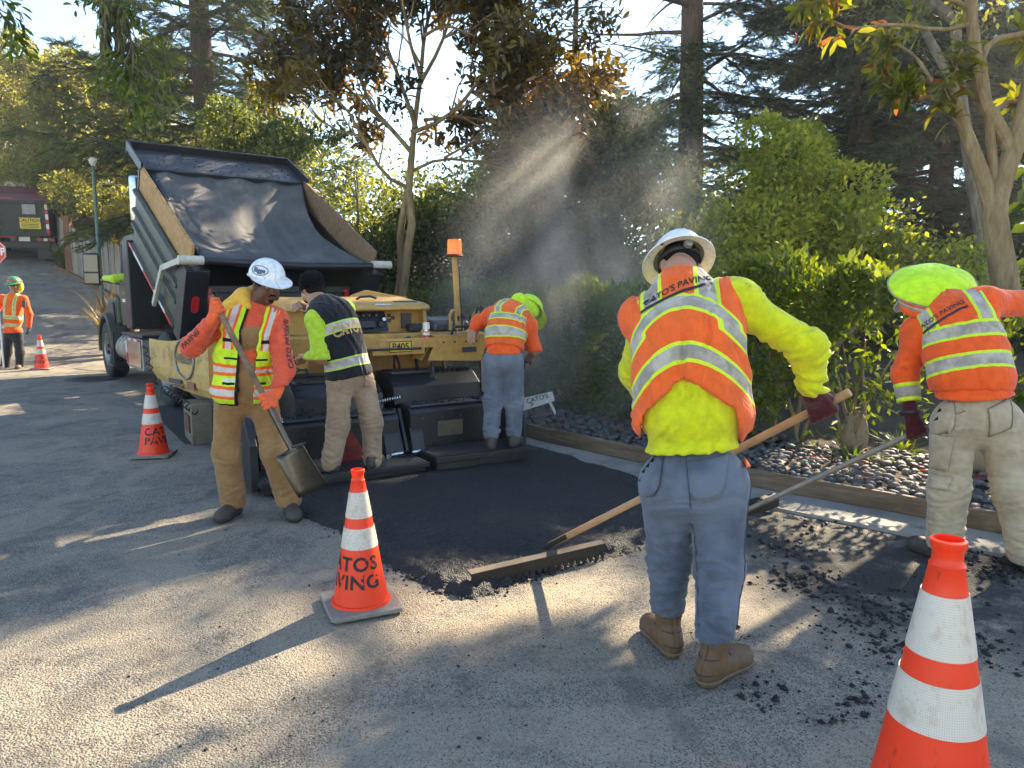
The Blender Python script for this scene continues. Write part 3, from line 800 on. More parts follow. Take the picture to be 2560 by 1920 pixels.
L_mag2 = leaf_mat('magnolia_young_leaves', (.07, .055, .02), (.13, .10, .025), (.20, .17, .04), .5, .35, (1.9, 1.4, .3))
L_ever = leaf_mat('evergreen_leaves', (0.033, 0.045, 0.027), (0.0781, 0.096, 0.048), (0.2101, 0.225, 0.1021), 0.52)
L_maple = leaf_mat('maple_leaves', (0.1068, 0.1457, 0.0232), (0.2233, 0.2523, 0.0387), (0.3881, 0.3591, 0.068), 0.58, .55, (1.5, 1.5, .5))
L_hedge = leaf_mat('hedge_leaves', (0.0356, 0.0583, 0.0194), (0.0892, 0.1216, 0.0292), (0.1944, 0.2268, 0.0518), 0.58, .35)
L_bright = leaf_mat('bright_leaves', (.05, .075, .014), (.10, .135, .02), (.17, .19, .035), .5, .35, (1.7, 1.7, .35))
L_big = leaf_mat('large_leaves', (.06, .075, .014), (.14, .155, .02), (.22, .22, .035), .62, .4, (1.9, 1.7, .25))
L_orange = leaf_mat('orange_leaf', (.30, .07, .012), (.38, .11, .02), (.42, .15, .03), .45, .45, (1.6, 1.1, .6))

conifer('redwood_tree', 'tallest redwood with dark trunk behind the raised dump bed', (-10.2, 25.5, 1.2), 24, 5.6, 2.6, 135, L_red, B_red, .46, 20, 10, .33, .30, 3)
conifer('redwood_tree', 'redwood with bare dark lower trunk above the maple', (4.75, 20.5, .2), 24, 5.0, 3.0, 115, L_red, B_red, .40, 17, 9, .29, .28, 11)
conifer('fir_tree', 'dark dense conifer filling the right behind the large-leaved tree', (13.5, 24.0, .1), 26, 6.6, .5, 175, L_darkc, B_red, .42, 24, 12, .44, .35, 23)
conifer('fir_tree', 'dark conifer standing between the maple and the large-leaved tree', (9.3, 20.5, .1), 24, 4.2, .4, 140, L_darkc, B_red, .36, 18, 11, .36, .35, 27)
conifer('fir_tree', 'slim sunlit conifer between the magnolia and the second redwood', (1.9, 23.5, .4), 12.5, 2.6, 1.0, 80, L_red, B_red, .2, 13, 9, .3, .2, 31)
conifer('redwood_tree', 'unseen redwood outside the right edge, added to shade the street', (17.4, 22.5, .1), 23, 5.4, 1.0, 100, L_darkc, B_red, .42, 14, 9, .45, .3, 41)  # out-of-view tree, added as a sun blocker for the right of the street

# ---------------------------------------------------------------- broadleaf trees
def broadleaf(name, label, base, trunks, leafm, barkm, per, rad, leaf, aspect, seedv, depth=3, split=(2, 3), spread=.6, shrink=.7, up=.04, flat=.7, tone_f=.6, bend=.13, group=None, cull=True, extra=None, cat='tree', tone0=.5, shape=4):
    random.seed(seedv); t = thing(name, label, cat, base, group=group); mb = MB(); tips = []
    for (a, d, L, r_) in trunks: grow(mb, a, d, L, r_, depth, tips, split, spread, shrink, up, bend)
    wpart(mb.build('trunk', barkm, None, smooth=False), t)
    P, D = cluster(tips, per, rad, .5, flat)
    if extra is not None: P = np.concatenate([P, extra[0]]); D = np.concatenate([D, extra[1]])
    n = len(P); N = np.array([0, 0, 1.]) + rng.normal(0, .6, (n, 3))
    tone = np.clip(tone0 + .3 * fbm(P, tone_f, 3, seedv) + rng.normal(0, .18, n), 0, 1)
    wpart(build_leaves('crown', P, D, N, leaf * rng.uniform(.7, 1.35, n), leaf * aspect * rng.uniform(.75, 1.25, n), leafm, None, tone, cull=cull, shape=shape), t)
    return t, tips
def blob_leaves(centres, n):
    """leaves on the outer part of overlapping lobes: (centre, radii) list"""
    P, D = [], []
    for c, r_ in centres:
        d = rand_dirs(n); rr = (.45 + .55 * rng.random(n) ** .45)[:, None] * (1 + .28 * fbm(d + np.array(c), 1.7, 3))[:, None]
        P.append(np.array(c) + d * rr * np.array(r_)); D.append(unit(d + rng.normal(0, .7, (n, 3))))
    return np.concatenate(P), np.concatenate(D)
# oaks up the street on the left
for i, (u, vb, Y, h, lab) in enumerate(((30, 600, 36, 9.0, 'leftmost pale olive oak behind the far truck'), (165, 600, 33, 9.0, 'pale olive oak with crooked trunks above the plank fence'), (262, 600, 31, 8.0, 'sunlit oak just behind the green lamp post'), (-90, 600, 34, 8.5, 'oak beyond the left edge behind the flagger'), (390, 600, 34, 8.5, 'olive oak behind the raised dump bed'))):
    x = (u - 1280) / F_PX * Y; b = (x, Y, float(terrain(x, Y)))
    cs = []
    random.seed(100 + i)
    for k in range(11):
        f = random.random(); a = random.uniform(0, 6.28); rr = random.uniform(.4, 2.0)
        cs.append(((x + rr * math.cos(a), Y + rr * math.sin(a), b[2] + h * (.28 + .62 * f)), (1.25 - .4 * f, 1.25 - .4 * f, .95)))
    broadleaf('oak_tree', lab, b, [(Vector(b), Vector((random.uniform(-.3, .3), 0, 1)), h * .38, .2), (Vector(b), Vector((random.uniform(.2, .5), -.1, 1)), h * .34, .15)], L_oak, B_grey, 26, .5, .17, .58, 50 + i, 3, group='oaks up the street', extra=blob_leaves(cs, 1500), tone0=.55)
for i, (u, Y, h, lab) in enumerate(((60, 33.5, 3.6, 'low olive bush behind the far truck'), (150, 31.5, 3.2, 'low olive bush over the sunlit fence stretch'), (230, 29.5, 3.0, 'low olive bush behind the grey fence'), (320, 27.5, 3.2, 'low olive bush behind the flax plants'))):
    x = (u - 1280) / F_PX * Y; b = (x, Y, float(terrain(x, Y))); random.seed(150 + i)
    cs = [((x + random.gauss(0, .9), Y + random.gauss(0, .6), b[2] + h * random.uniform(.2, .85)), (.95, .8, .7)) for k in range(7)]
    broadleaf('olive_bush', lab, b, [(Vector(b), Vector((.1, 0, 1)), h * .4, .08)], L_oak, B_grey, 18, .35, .15, .55, 160 + i, 3, group='bushes behind the fence', extra=blob_leaves(cs, 900), tone0=.6, cat='bush')
# young trees between
for i, (u, Y, h, lab, lm) in enumerate(((700, 22, 7.0, 'bright leafy tree right of the dump bed top', L_oak), (1400, 19, 6.0, 'soft bright green tree right of the magnolia', L_bright))):
    x = (u - 1280) / F_PX * Y; b = (x, Y, float(terrain(x, Y))); random.seed(70 + i)
    cs = [((x + random.gauss(0, .8), Y + random.gauss(0, .8), b[2] + h * random.uniform(.25, .92)), (.9, .9, .8)) for k in range(10)]
    broadleaf('leafy_tree', lab, b, [(Vector(b), Vector((.05, 0, 1)), h * .4, .13)], lm, B_grey, 20, .4, .16, .45, 80 + i, 3, extra=blob_leaves(cs, 1300))
# dark evergreen shrubs behind the hedge
for i, (u, Y, h, w, lab) in enumerate(((820, 15.6, 4.4, 1.5, 'dark evergreen shrub beside the tarp, leftmost of the row'), (985, 15.2, 3.8, 1.3, 'dark evergreen shrub behind the magnolia trunk'), (1150, 15.0, 3.6, 1.4, 'dark evergreen shrub behind the amber beacon'), (1330, 14.2, 4.6, 1.5, 'tall dark evergreen shrub right of the beacon'), (1510, 13.6, 4.6, 1.5, 'dark evergreen shrub behind the white hard hat'), (690, 16.8, 5.0, 1.5, 'dark evergreen shrub behind the raised bed corner'))):
    x = (u - 1280) / F_PX * Y; b = (x, Y, float(terrain(x, Y)) + .05); random.seed(200 + i)
    cs = [((x + random.gauss(0, w * .42), Y + random.gauss(0, .5), b[2] + h * (k + .5) / 9), (w * .72, .9, .75)) for k in range(9)]
    cs += [((x + random.gauss(0, w * .4), Y + random.gauss(0, .4), b[2] + h * random.uniform(.7, 1.02)), (.5, .5, .55)) for k in range(4)]
    broadleaf('evergreen_shrub', lab, b, [(Vector(b), Vector((random.uniform(-.2, .2), 0, 1)), h * .45, .09)], L_ever, B_grey, 26, .35, .105, .55, 210 + i, 3, group='dark evergreen shrubs behind the hedge', extra=blob_leaves(cs, 1750), cat='shrub')
# japanese maple
x0, Y0 = (2010 - 1280) / F_PX * 10.8, 10.8
random.seed(301); cs = []
for u, v, rx, rz in ((1960, 400, .75, .45), (1830, 480, .7, .42), (2090, 470, .7, .42), (1740, 590, .62, .42), (1900, 570, .8, .45), (2060, 590, .8, .45), (2170, 560, .55, .4), (1680, 690, .45, .4), (1830, 690, .7, .42), (1980, 690, .75, .42), (2130, 670, .65, .4), (2230, 640, .35, .3), (1900, 345, .45, .3), (2010, 360, .4, .3), (1760, 760, .6, .4), (1950, 760, .7, .4), (2120, 760, .6, .4)):
    p = W(u, v, Y0 + random.uniform(-.8, .8)); cs.append(((p.x, p.y, p.z), (rx, rx, rz)))
broadleaf('maple_tree', 'yellow-green layered maple above the hedge, right of centre', (x0, Y0, .05), [(Vector((x0 + .05 * k, Y0, .05)), Vector(dv), 1.35, .055) for k, dv in enumerate(((-.5, 0, 1), (-.15, .2, 1), (.3, -.1, 1), (.65, .1, .9)))], L_maple, B_tan, 26, .3, .085, .62, 302, 3, spread=.8, flat=.4, extra=blob_leaves(cs, 1500), tone0=.5)

# added tree: crown placed above the frame to shade the lower-left street
random.seed(350); bx_, by_ = 9.55, 14.4
cs = [((6.9 + random.gauss(0, 1.0), 14.4 + random.gauss(0, .9), 8.9 + random.gauss(0, 1.0)), (1.0, 1.0, .8)) for k in range(16)]
broadleaf('shade_tree', 'tree added for its shade behind the large-leaved trunk, crown above the frame', (bx_, by_, .05), [(Vector((bx_, by_, .05)), Vector((-.28, .0, 1)), 6.6, .15)], L_ever, B_grey, 30, .5, .15, .45, 351, 3, spread=.7, extra=blob_leaves(cs, 1500), bend=.03)
# magnolia with long leaves in rosettes
def rosettes(tips, per, leaf, up=.35, spread=1.0, jitter=.03):
    P, D, N = [], [], []
    for (p, d, dep) in tips:
        d = np.array(d); a, b, _ = basis(Vector(d)); a, b = np.array(a), np.array(b)
        ph = rng.random(per) * 6.283; el = rng.uniform(-.15, .75, per)
        dd = (np.cos(ph)[:, None] * a + np.sin(ph)[:, None] * b) * np.cos(el)[:, None] * spread + d * np.sin(el + up)[:, None]
        P.append(np.array(p) + rng.normal(0, jitter, (per, 3))); D.append(dd); N.append(d * .8 + np.array([0, 0, .6]) + rng.normal(0, .25, (per, 3)))
    return np.concatenate(P), np.concatenate(D), np.concatenate(N)
YM = 12.6
random.seed(402)
mg = thing('magnolia_tree', 'magnolia with bronze undersides and pale bare limbs rising behind the beacon', 'tree', (*W(1015, 745, YM)[:2], .05))
mb = MB(); tips = []
stem = [W(1000, 790, YM), W(1012, 690, YM), W(1020, 620, YM), W(1030, 560, YM), W(1022, 470, YM), W(1030, 380, YM)]
mb.tube(stem, [.085, .075, .07, .07, .062, .055], 10, cap=False)
mb.tube([W(1000, 590, YM + .2), W(1010, 520, YM + .1), W(1022, 462, YM)], [.06, .055, .05], 9, cap=False); mb.tube([W(990, 760, YM + .25), W(1002, 680, YM + .25), W(1000, 590, YM + .2)], [.06, .06, .06], 9, cap=False)
limbs = [([(1028, 380), (985, 330), (930, 270), (890, 170), (860, 90)], .045), ([(1030, 380), (1040, 280), (1052, 190), (1060, 90), (1080, 10)], .05), ([(1035, 330), (1110, 300), (1180, 230), (1230, 140), (1260, 50)], .04),
         ([(1022, 470), (960, 440), (905, 340), (860, 260), (810, 240)], .035), ([(1025, 430), (1100, 395), (1200, 405), (1270, 395)], .03), ([(1040, 320), (1000, 200), (960, 100), (930, 0)], .04), ([(1050, 210), (1100, 120), (1130, 30), (1150, -60)], .035),
         ([(1060, 300), (1150, 290), (1250, 310), (1330, 330)], .03), ([(1180, 230), (1250, 220), (1310, 190), (1340, 130)], .025), ([(905, 340), (850, 330), (800, 300)], .025), ([(985, 330), (900, 250), (840, 190)], .03), ([(1050, 190), (1020, 90), (1000, -40)], .035), ([(1110, 395), (1190, 350), (1290, 350)], .025), ([(1150, 290), (1220, 330), (1290, 300)], .025), ([(1200, 405), (1250, 370), (1320, 390)], .02), ([(1180, 230), (1240, 270), (1330, 240)], .025), ([(1060, 90), (1110, 60), (1190, 90)], .03)]
for pl, r_ in limbs:
    dY = random.uniform(-1.1, 1.1)
    pts = smooth_line([W(u, v, YM + dY * i / len(pl)) for i, (u, v) in enumerate(pl)], 1)
    mb.tube(pts, np.linspace(r_, r_ * .45, len(pts)), 8, cap=False)
    for k in range(6 if r_ < .04 else 9):
        i = random.randint(len(pts) // 3, len(pts) - 1); d = (pts[min(i + 1, len(pts) - 1)] - pts[i - 1]).normalized()
        v = Vector((random.gauss(0, 1), random.gauss(0, 1), random.gauss(0.2, .6))).normalized()
        grow(mb, pts[i], d + v * .8, .75, r_ * .42, 2, tips, (2, 3), .7, .7, .06)
wpart(mb.build('trunk', B_tan, None), mg)
P, D, N = rosettes(tips, 5, .16, jitter=.08)
tone = np.clip(.35 + .3 * fbm(P, .5, 2) + rng.normal(0, .2, len(P)), 0, 1)
uv = np.array([px_of(p)[:2] for p in P]); young = (((uv[:, 0] > 1130) & (uv[:, 1] < 190)) | ((uv[:, 0] < 830) & (uv[:, 1] > 150)) | (rng.random(len(P)) < .07))
k = ~young
wpart(build_leaves('crown', P[k], D[k], N[k], .17 * rng.uniform(.75, 1.25, k.sum()), .06, L_mag, None, tone[k], cull=False, shape=8, fold=.06, droop=.12), mg)
P2, D2, N2 = P[young], D[young], N[young]
single_leaves('leaf', [Vector(p) - mg.location for p in P2], D2, N2, .17, .36, [L_mag2, L_mag2, L_mag], mg, 300)
if len(P2) > 300: wpart(build_leaves('young_leaves', P2[300:], D2[300:], N2[300:], .17, .06, L_mag2, None, cull=False, shape=8), mg)

# ---------------------------------------------------------------- clipped hedge and the looser shrubs on the right
def hedge(name, label, d_from, d_to, off, thick, h, lm, leaf, dens, seedv, aspect=.38, ragged=.1, singles=0, mats=None, cat='hedge'):
    random.seed(seedv); a, _ = edge_at((d_from + d_to) / 2); t = thing(name, label, cat, (a + ENORM * off))
    n = int(dens * (d_to - d_from)); P = np.zeros((n, 3)); D = np.zeros((n, 3))
    for i in range(n):
        dd = random.uniform(d_from, d_to); p, dr = edge_at(dd); nn = off_normal(dr); r_ = random.random()
        hh = h * (1 + ragged * .5 * math.sin(dd * 2.3 + seedv) + ragged * .4 * math.sin(dd * 5.1))
        if r_ < .42: w_ = off + random.random() ** 1.5 * .12 - .06 * math.sin(dd * 4); z = .14 + (hh - .14) * random.random() ** .9; dv = -nn
        elif r_ < .75: w_ = off + random.random() * thick; z = hh + random.gauss(0, .05); dv = Vector((0, 0, 1)) - nn * .3
        else: w_ = off + random.random() * thick; z = .3 + (hh - .3) * random.random(); dv = -nn * .3 + Vector((0, 0, .4))
        q = p + nn * w_; P[i] = (q.x, q.y, z); D[i] = dv
    D = unit(D + rng.normal(0, .75, (n, 3)) + np.array([0, 0, .35]))
    P += .10 * np.stack([vnoise(P, 2.5), vnoise(P, 2.5, 7), vnoise(P, 2.5, 14)], 1)
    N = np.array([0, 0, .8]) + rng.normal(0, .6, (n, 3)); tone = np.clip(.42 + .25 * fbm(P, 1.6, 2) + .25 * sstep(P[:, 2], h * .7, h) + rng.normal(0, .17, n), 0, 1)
    Ls = leaf * rng.uniform(.7, 1.35, n)
    vis = np.array([px_of(p) for p in P]); order = np.argsort(vis[:, 2] + np.where((vis[:, 0] < 2560) & (vis[:, 0] > 0), 0, 50) + np.where(sun_gap(P), 0, 30) - .6 * (P[:, 2] > h * .8))
    s_ = order[:singles]; rest = np.ones(n, bool); rest[s_] = False
    if singles: single_leaves('leaf', [Vector(P[i]) - t.location for i in s_], D[s_], N[s_], Ls[s_], aspect * 1.1, mats or [lm], t, singles)
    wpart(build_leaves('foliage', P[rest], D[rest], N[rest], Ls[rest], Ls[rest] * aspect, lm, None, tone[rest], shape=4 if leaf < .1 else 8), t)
    mb = MB()
    for k in range(int((d_to - d_from) * 2.0)):
        p, dr = edge_at(random.uniform(d_from, d_to)); q = p + off_normal(dr) * (off + thick * random.uniform(.35, .8)); q.z = .05
        for j in range(3):
            pts, _ = branch_path(q + Vector((random.gauss(0, .04), random.gauss(0, .04), 0)), Vector((random.gauss(0, .25), random.gauss(0, .25), 1)), h * random.uniform(.55, .85), 5, .1, .05)
            mb.tube(pts, np.linspace(.022, .008, 6), 6, cap=False)
    wpart(mb.build('stems', B_tan, None), t)['kind'] = 'stuff'
    return t
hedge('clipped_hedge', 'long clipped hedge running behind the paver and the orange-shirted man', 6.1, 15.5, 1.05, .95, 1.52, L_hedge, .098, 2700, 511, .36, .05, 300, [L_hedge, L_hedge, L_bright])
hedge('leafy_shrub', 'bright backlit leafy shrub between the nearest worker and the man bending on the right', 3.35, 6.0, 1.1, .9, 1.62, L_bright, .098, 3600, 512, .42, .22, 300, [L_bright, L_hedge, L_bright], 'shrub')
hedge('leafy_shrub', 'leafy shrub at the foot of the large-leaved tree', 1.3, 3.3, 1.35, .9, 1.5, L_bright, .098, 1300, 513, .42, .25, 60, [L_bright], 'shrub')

# ---------------------------------------------------------------- large-leaved tree on the right
random.seed(611); YT = 7.4
tr = thing('large_leaved_tree', 'large-leaved tree with smooth tan trunk at the right edge', 'tree', (*W(2505, 760, YT)[:2], .08))
mb = MB(); tips = []
tp = [(2520, 790, .140), (2512, 700, .128), (2495, 600, .118), (2484, 520, .112), (2512, 430, .095), (2545, 345, .085), (2575, 220, .07), (2590, 60, .055), (2570, -60, .045)]
mb.tube(smooth_line([W(u, v, YT) for u, v, r_ in tp], 1), np.interp(np.linspace(0, 1, 2 * len(tp)), np.linspace(0, 1, len(tp)), [q[2] for q in tp]), 16, cap=False)
limbs = [([(2490, 560), (2470, 480), (2445, 410), (2418, 340), (2395, 280), (2380, 200)], .085, .045), ([(2575, 220), (2600, 120), (2640, 20)], .05, .03), ([(2530, 385), (2500, 320), (2455, 250), (2440, 140), (2425, 20), (2440, -120)], .072, .045), ([(2486, 520), (2482, 430), (2476, 340), (2468, 240), (2455, 130)], .06, .025), ([(2445, 170), (2475, 100), (2560, 85), (2640, 60)], .035, .025),
         ([(2460, 260), (2400, 215), (2330, 205), (2270, 200)], .03, .016), ([(2395, 280), (2340, 240), (2290, 250), (2240, 225)], .035, .018), ([(2430, 60), (2350, 78), (2240, 58), (2130, 74), (2060, 45)], .024, .010), ([(2425, 20), (2330, -20), (2200, -30), (2090, 0)], .026, .012), ([(2590, 60), (2560, -60), (2500, -160)], .05, .03), ([(2575, 220), (2660, 150), (2760, 60)], .05, .03), ([(2440, -120), (2400, -260), (2300, -380)], .04, .02), ([(2500, -160), (2560, -300), (2700, -420)], .04, .02), ([(2330, 205), (2290, 140), (2240, 110)], .02, .012), ([(2480, 310), (2500, 260), (2560, 250)], .03, .02)]
for li, (pl, ra, rb) in enumerate(limbs):
    dY = random.uniform(-.9, .9) if li > 4 else 0
    pts = smooth_line([W(u, v, YT + dY * i / len(pl)) for i, (u, v) in enumerate(pl)], 1)
    mb.tube(pts, np.linspace(ra, rb, len(pts)), 12, cap=False)
    if li >= 4 or li == 0:
        for k in range(5):
            i = random.randint(len(pts) // 2, len(pts) - 1); d = (pts[min(i + 1, len(pts) - 1)] - pts[i - 1]).normalized(); v = Vector((random.gauss(0, 1), random.gauss(0, 1), random.gauss(0, .6))).normalized()
            q, d2 = branch_path(pts[i], d + v * .7, random.uniform(.15, .4), 4, .1); mb.tube(q, np.linspace(.012, .006, 5), 6, cap=False); tips.append((q[-1], d2, 0)); tips.append((q[2], d2, 0))
        tips.append((pts[-1], (pts[-1] - pts[-2]).normalized(), 0))
# upper crown, above the frame
for k in range(60):
    a = random.uniform(0, 6.28); p = Vector((5.0 + 1.9 * math.cos(a) * random.random() ** .5, YT + 1.6 * math.sin(a), random.uniform(4.4, 6.6)))
    tips.append((p, Vector((random.gauss(0, 1), random.gauss(0, 1), .3)).normalized(), 0))
    if k % 3 == 0: mb.tube([W(2430, -100, YT), Vector((5, YT, 5)).lerp(p, .5), p], [.03, .02, .008], 6, cap=False)
wpart(mb.build('trunk', B_tan, None, smooth=False), tr)
P, D, N = rosettes(tips, 11, .22, up=.15, jitter=.025)
D[:, 2] -= .35
uv = np.array([px_of(p) for p in P]); vis = (uv[:, 0] > 1950) & (uv[:, 0] < 2590) & (uv[:, 1] > -40)
kb = np.where(vis & (sun_gap_bodies(P) | (rng.random(len(P)) < .5)) & (sun_gap(P) | (rng.random(len(P)) < .45)))[0]; rng.shuffle(kb); one = kb[:300]; rest = np.ones(len(P), bool); rest[one] = False
single_leaves('leaf', [Vector(P[i]) - tr.location for i in one], D[one], N[one], .2 * rng.uniform(.75, 1.2, len(one)), .27, [L_big] * 6 + [L_orange], tr, 300)
wpart(build_leaves('crown', P[rest], D[rest], N[rest], .2 * rng.uniform(.75, 1.2, rest.sum()), .055, L_big, None, shape=8, fold=.07, droop=.12), tr)
# broad serrated plant right at the edge
random.seed(640)
bp = thing('broadleaf_plant', 'bright broad-leaved plant peeping in at the right edge behind the trunk', 'plant', (*W(2575, 760, 8.2)[:2], .08))
st = [W(2600, 760, 8.2), W(2590, 520, 8.2), W(2570, 330, 8.2), W(2560, 260, 8.2)]
wpart(MB().tube(st, [.03, .025, .02, .012], 8).build('stem', B_tan, None), bp)
P, D, N = [], [], []
for k in range(34):
    q = st[0].lerp(st[-1], random.uniform(.2, 1)); P.append(q + Vector((random.gauss(0, .08), random.gauss(0, .08), 0))); a = random.uniform(0, 6.28); D.append((math.cos(a), math.sin(a), random.uniform(-.5, .3))); N.append((random.gauss(0, .4), -.6, .6))
single_leaves('leaf', [Vector(p) - bp.location for p in P], np.array(D), np.array(N), .3, .42, [L_bright], bp, 40)

# ---------------------------------------------------------------- branches hanging into the top left, with lichen
L_lichen = leaf_mat('lichen', (.19, .19, .10), (.26, .25, .14), (.33, .31, .19), .5, .9, (1.2, 1.2, .8))
def hanging(label, pts_px, Y, seedv, nleaf, lichen=True, spreadpx=1.0):
    random.seed(seedv); p0 = W(*pts_px[0], Y); t = thing('hanging_branch', label, 'branch', p0); mb = MB(); tips = []
    pts = smooth_line([W(u, v, Y) for u, v in pts_px], 1); mb.tube(pts, np.linspace(.018, .005, len(pts)), 6, cap=False)
    for k in range(nleaf):
        i = random.randint(1, len(pts) - 1); d = Vector((random.gauss(.2, .6), random.gauss(0, .5), random.gauss(-.7, .3))).normalized()
        q, d2 = branch_path(pts[i], d, random.uniform(.2, .55) * spreadpx, 5, .12, -.06); mb.tube(q, np.linspace(.006, .002, 6), 4, cap=False)
        for j in (2, 3, 4, 5): tips.append((q[j], d2, 0))
    wpart(mb.build('twigs', B_grey, None), t)
    P, D, N = rosettes(tips, 6, .1, up=.5, spread=.7); D[:, 2] -= .3
    wpart(build_leaves('foliage', P, D, N, .095, .028, L_bright, None, shape=8), t)
    if lichen:
        P, D, N = [], [], []
        for cu in (262, 300):
            for k in range(340):
                z = random.random(); q = W(cu + random.gauss(0, 9) * (1 - .6 * z), -20 + 150 * z * random.random() ** .3, Y + random.gauss(0, .05)); P.append(q); D.append((random.gauss(0, .18), random.gauss(0, .18), -1)); N.append((random.gauss(0, 1), random.gauss(0, 1), 0))
        wpart(build_leaves('lichen', P, np.array(D), np.array(N), .14, .008, L_lichen, None), t)
hanging('leafy branch hung with pale lichen at the top left', [(300, -60), (310, 20), (325, 90), (335, 150), (325, 210)], 6.5, 701, 26)
hanging('spray of bright leaves in the extreme top left corner', [(-60, -40), (-20, 10), (15, 50)], 6.0, 702, 9, False, .55)

# ---------------------------------------------------------------- grass tuft and flax by the fence
L_grass = leaf_mat('grass_blades', (.05, .06, .02), (.12, .13, .045), (.22, .2, .09), .4, .7)
L_flax = leaf_mat('flax_blades', (.055, .03, .022), (.10, .065, .035), (.20, .16, .05), .35, .5)
def tuft(name, label, u, v, Y, n, h, lm, seedv, wid=.02, spread=.7):
    random.seed(seedv); q = W(u, v, Y); q.z = float(terrain(q.x, q.y)); t = thing(name, label, 'plant', q); mb = MB(); rr = []
    V, Fc = [], []
    for k in range(n):
        a = random.uniform(0, 6.28); d = Vector((math.cos(a), math.sin(a), 0)); L = h * random.uniform(.6, 1.15); lean = random.uniform(.15, spread); b0 = d * random.uniform(0, .12); s_ = Vector((-d.y, d.x, 0)) * wid
        b = len(V)
        for i in range(6):
            f = i / 5; c = b0 + d * (lean * L * f * f) + Vector((0, 0, L * (f - .35 * lean * f * f * f))); w_ = 1 - f ** 2 * .95; V += [c + s_ * w_, c - s_ * w_]; rr += [0, 0]
        r0 = random.random(); rr[-12:] = [r0] * 12
        Fc += [(b + 2 * i, b + 2 * i + 1, b + 2 * i + 3, b + 2 * i + 2) for i in range(5)]
    me = np_mesh('blades', np.array([tuple(p) for p in V]), np.array(Fc), 4); vattr(me, 'rnd', np.array(rr)); o = link('blades', me, lm, t, smooth=True); o['kind'] = 'stuff'
tuft('grass_tuft', 'clump of green ornamental grass at the foot of the plank fence', 152, 640, 26.5, 240, 1.0, L_grass, 801, .012, .9)
for i, (u, Y) in enumerate(((262, 17.5), (300, 17.2))):
    tuft('flax_plant', ('spiky bronze flax behind the side mirror', 'second bronze flax hidden partly by the truck cab')[i], u, 660, Y, 46, 1.75, L_flax, 810 + i, .03, .8)
random.seed(820)
for i, (u, v, Y) in enumerate(((2250, 1120, 6.9), (2400, 1110, 6.6), (2130, 1150, 6.5))):
    q = G(u, v, .09); tuft('ground_plant', ('low bright green ground plant in front of the round boulder', 'low green ground plant behind the bending man', 'small green sprout among the stones')[i], u, v, q.y, 60, .26, L_bright, 821 + i, .016, 1.4)
# boulders in the bed
def boulder(label, u, v, sx, sy, sz, seedv):
    q = G(u, v, .08); V = ICO2 * (1 + .26 * fbm(ICO2, 1.3, 3, seedv))[:, None] * np.array([sx, sy, sz]); V[:, 2] += sz * .7
    me = np_mesh('boulder', V, ICO2F, 3); o = link('boulder', me, paint('boulder_tan', (.26, .19, .115), .9, dirt=.5, dirtcol=(.10, .085, .06), scale=6, bump=.5, bscale=25), None, smooth=True, loc=q); tag(o, label, 'boulder')
    m = o.modifiers.new('sub', 'SUBSURF'); m.levels = m.render_levels = 1
boulder('upright tan boulder standing in the stone bed', 2135, 1128, .13, .12, .24, 3.3)
boulder('rounded dark boulder behind the legs of the bending man', 2450, 1180, .26, .2, .2, 8.1)
# fallen red and orange leaves among the stones
L_fall = leaf_mat('fallen_leaves', (.22, .03, .015), (.33, .08, .03), (.42, .2, .08), .3, .6, (1.4, .9, .6))
random.seed(830); P, D, N = [], [], []
for k in range(130):
    p, d = edge_at(random.uniform(1.4, 7.5)); q = p + off_normal(d) * random.uniform(.1, 1.5); q.z = .145 + random.uniform(0, .02); P.append(q); a = random.uniform(0, 6.28); D.append((math.cos(a), math.sin(a), random.uniform(-.1, .25))); N.append((random.gauss(0, .3), random.gauss(0, .3), 1))
single_leaves('leaf', P, np.array(D), np.array(N), .085 * rng.uniform(.6, 1.3, 130), .4, [L_fall], bed, 130)
# far trees closing the view
random.seed(900)
P, D = blob_leaves([((x, 34 + random.uniform(-2, 3), float(terrain(x, 34)) + random.uniform(.5, 5.5)), (2.2, 1.6, 1.5)) for x in np.linspace(-14, 24, 36)], 480)
n = len(P); o = build_leaves('far_wood', P, D, rng.normal(0, 1, (n, 3)), .3, .16, L_ever, None, np.clip(.5 + .3 * fbm(P, .3, 2), 0, 1), cull=False)
tag(o, 'dim band of woodland far behind the garden trees', 'woods')
# ================================================================ MACHINES
M_yel = paint('machine_yellow', (.50, .29, .07), .5, dirt=.45, dirtcol=(.12, .08, .04), scale=2.5)
M_tan = paint('worn_yellow', (.55, .36, .12), .6, dirt=.65, dirtcol=(.10, .07, .04), scale=5, chips=((.09, .07, .05), 14))
M_blk = paint('black_steel', (.014, .015, .018), .42, dirt=.35, dirtcol=(.05, .045, .04), scale=4)
M_blk2 = paint('black_plastic', (.02, .021, .024), .55, dirt=.2)
M_gry = paint('dark_grey_steel', (.045, .05, .06), .4, dirt=.4, dirtcol=(.10, .09, .08), scale=3)
M_oli = paint('olive_paint', (.05, .052, .03), .5, dirt=.7, dirtcol=(.12, .10, .07), scale=2.2)
M_chr = paint('bright_metal', (.55, .55, .54), .22, 1.0, dirt=.35, dirtcol=(.25, .23, .2))
M_alu = paint('dull_aluminium', (.36, .34, .31), .55, .8, dirt=.4)
M_rub = paint('tyre_rubber', (.022, .021, .02), .8, dirt=.5, dirtcol=(.09, .08, .065), scale=6)
M_redr = paint('red_reflector', (.50, .018, .02), .3, dirt=.2)
M_whtr = paint('white_reflector', (.68, .67, .64), .4, dirt=.25, dirtcol=(.3, .28, .25))
M_wht = paint('white_plastic', (.72, .71, .68), .4, dirt=.2, dirtcol=(.35, .33, .3))
M_dirtw = paint('dirty_white_paint', (.52, .49, .42), .5, dirt=.5, dirtcol=(.2, .16, .1), scale=7)
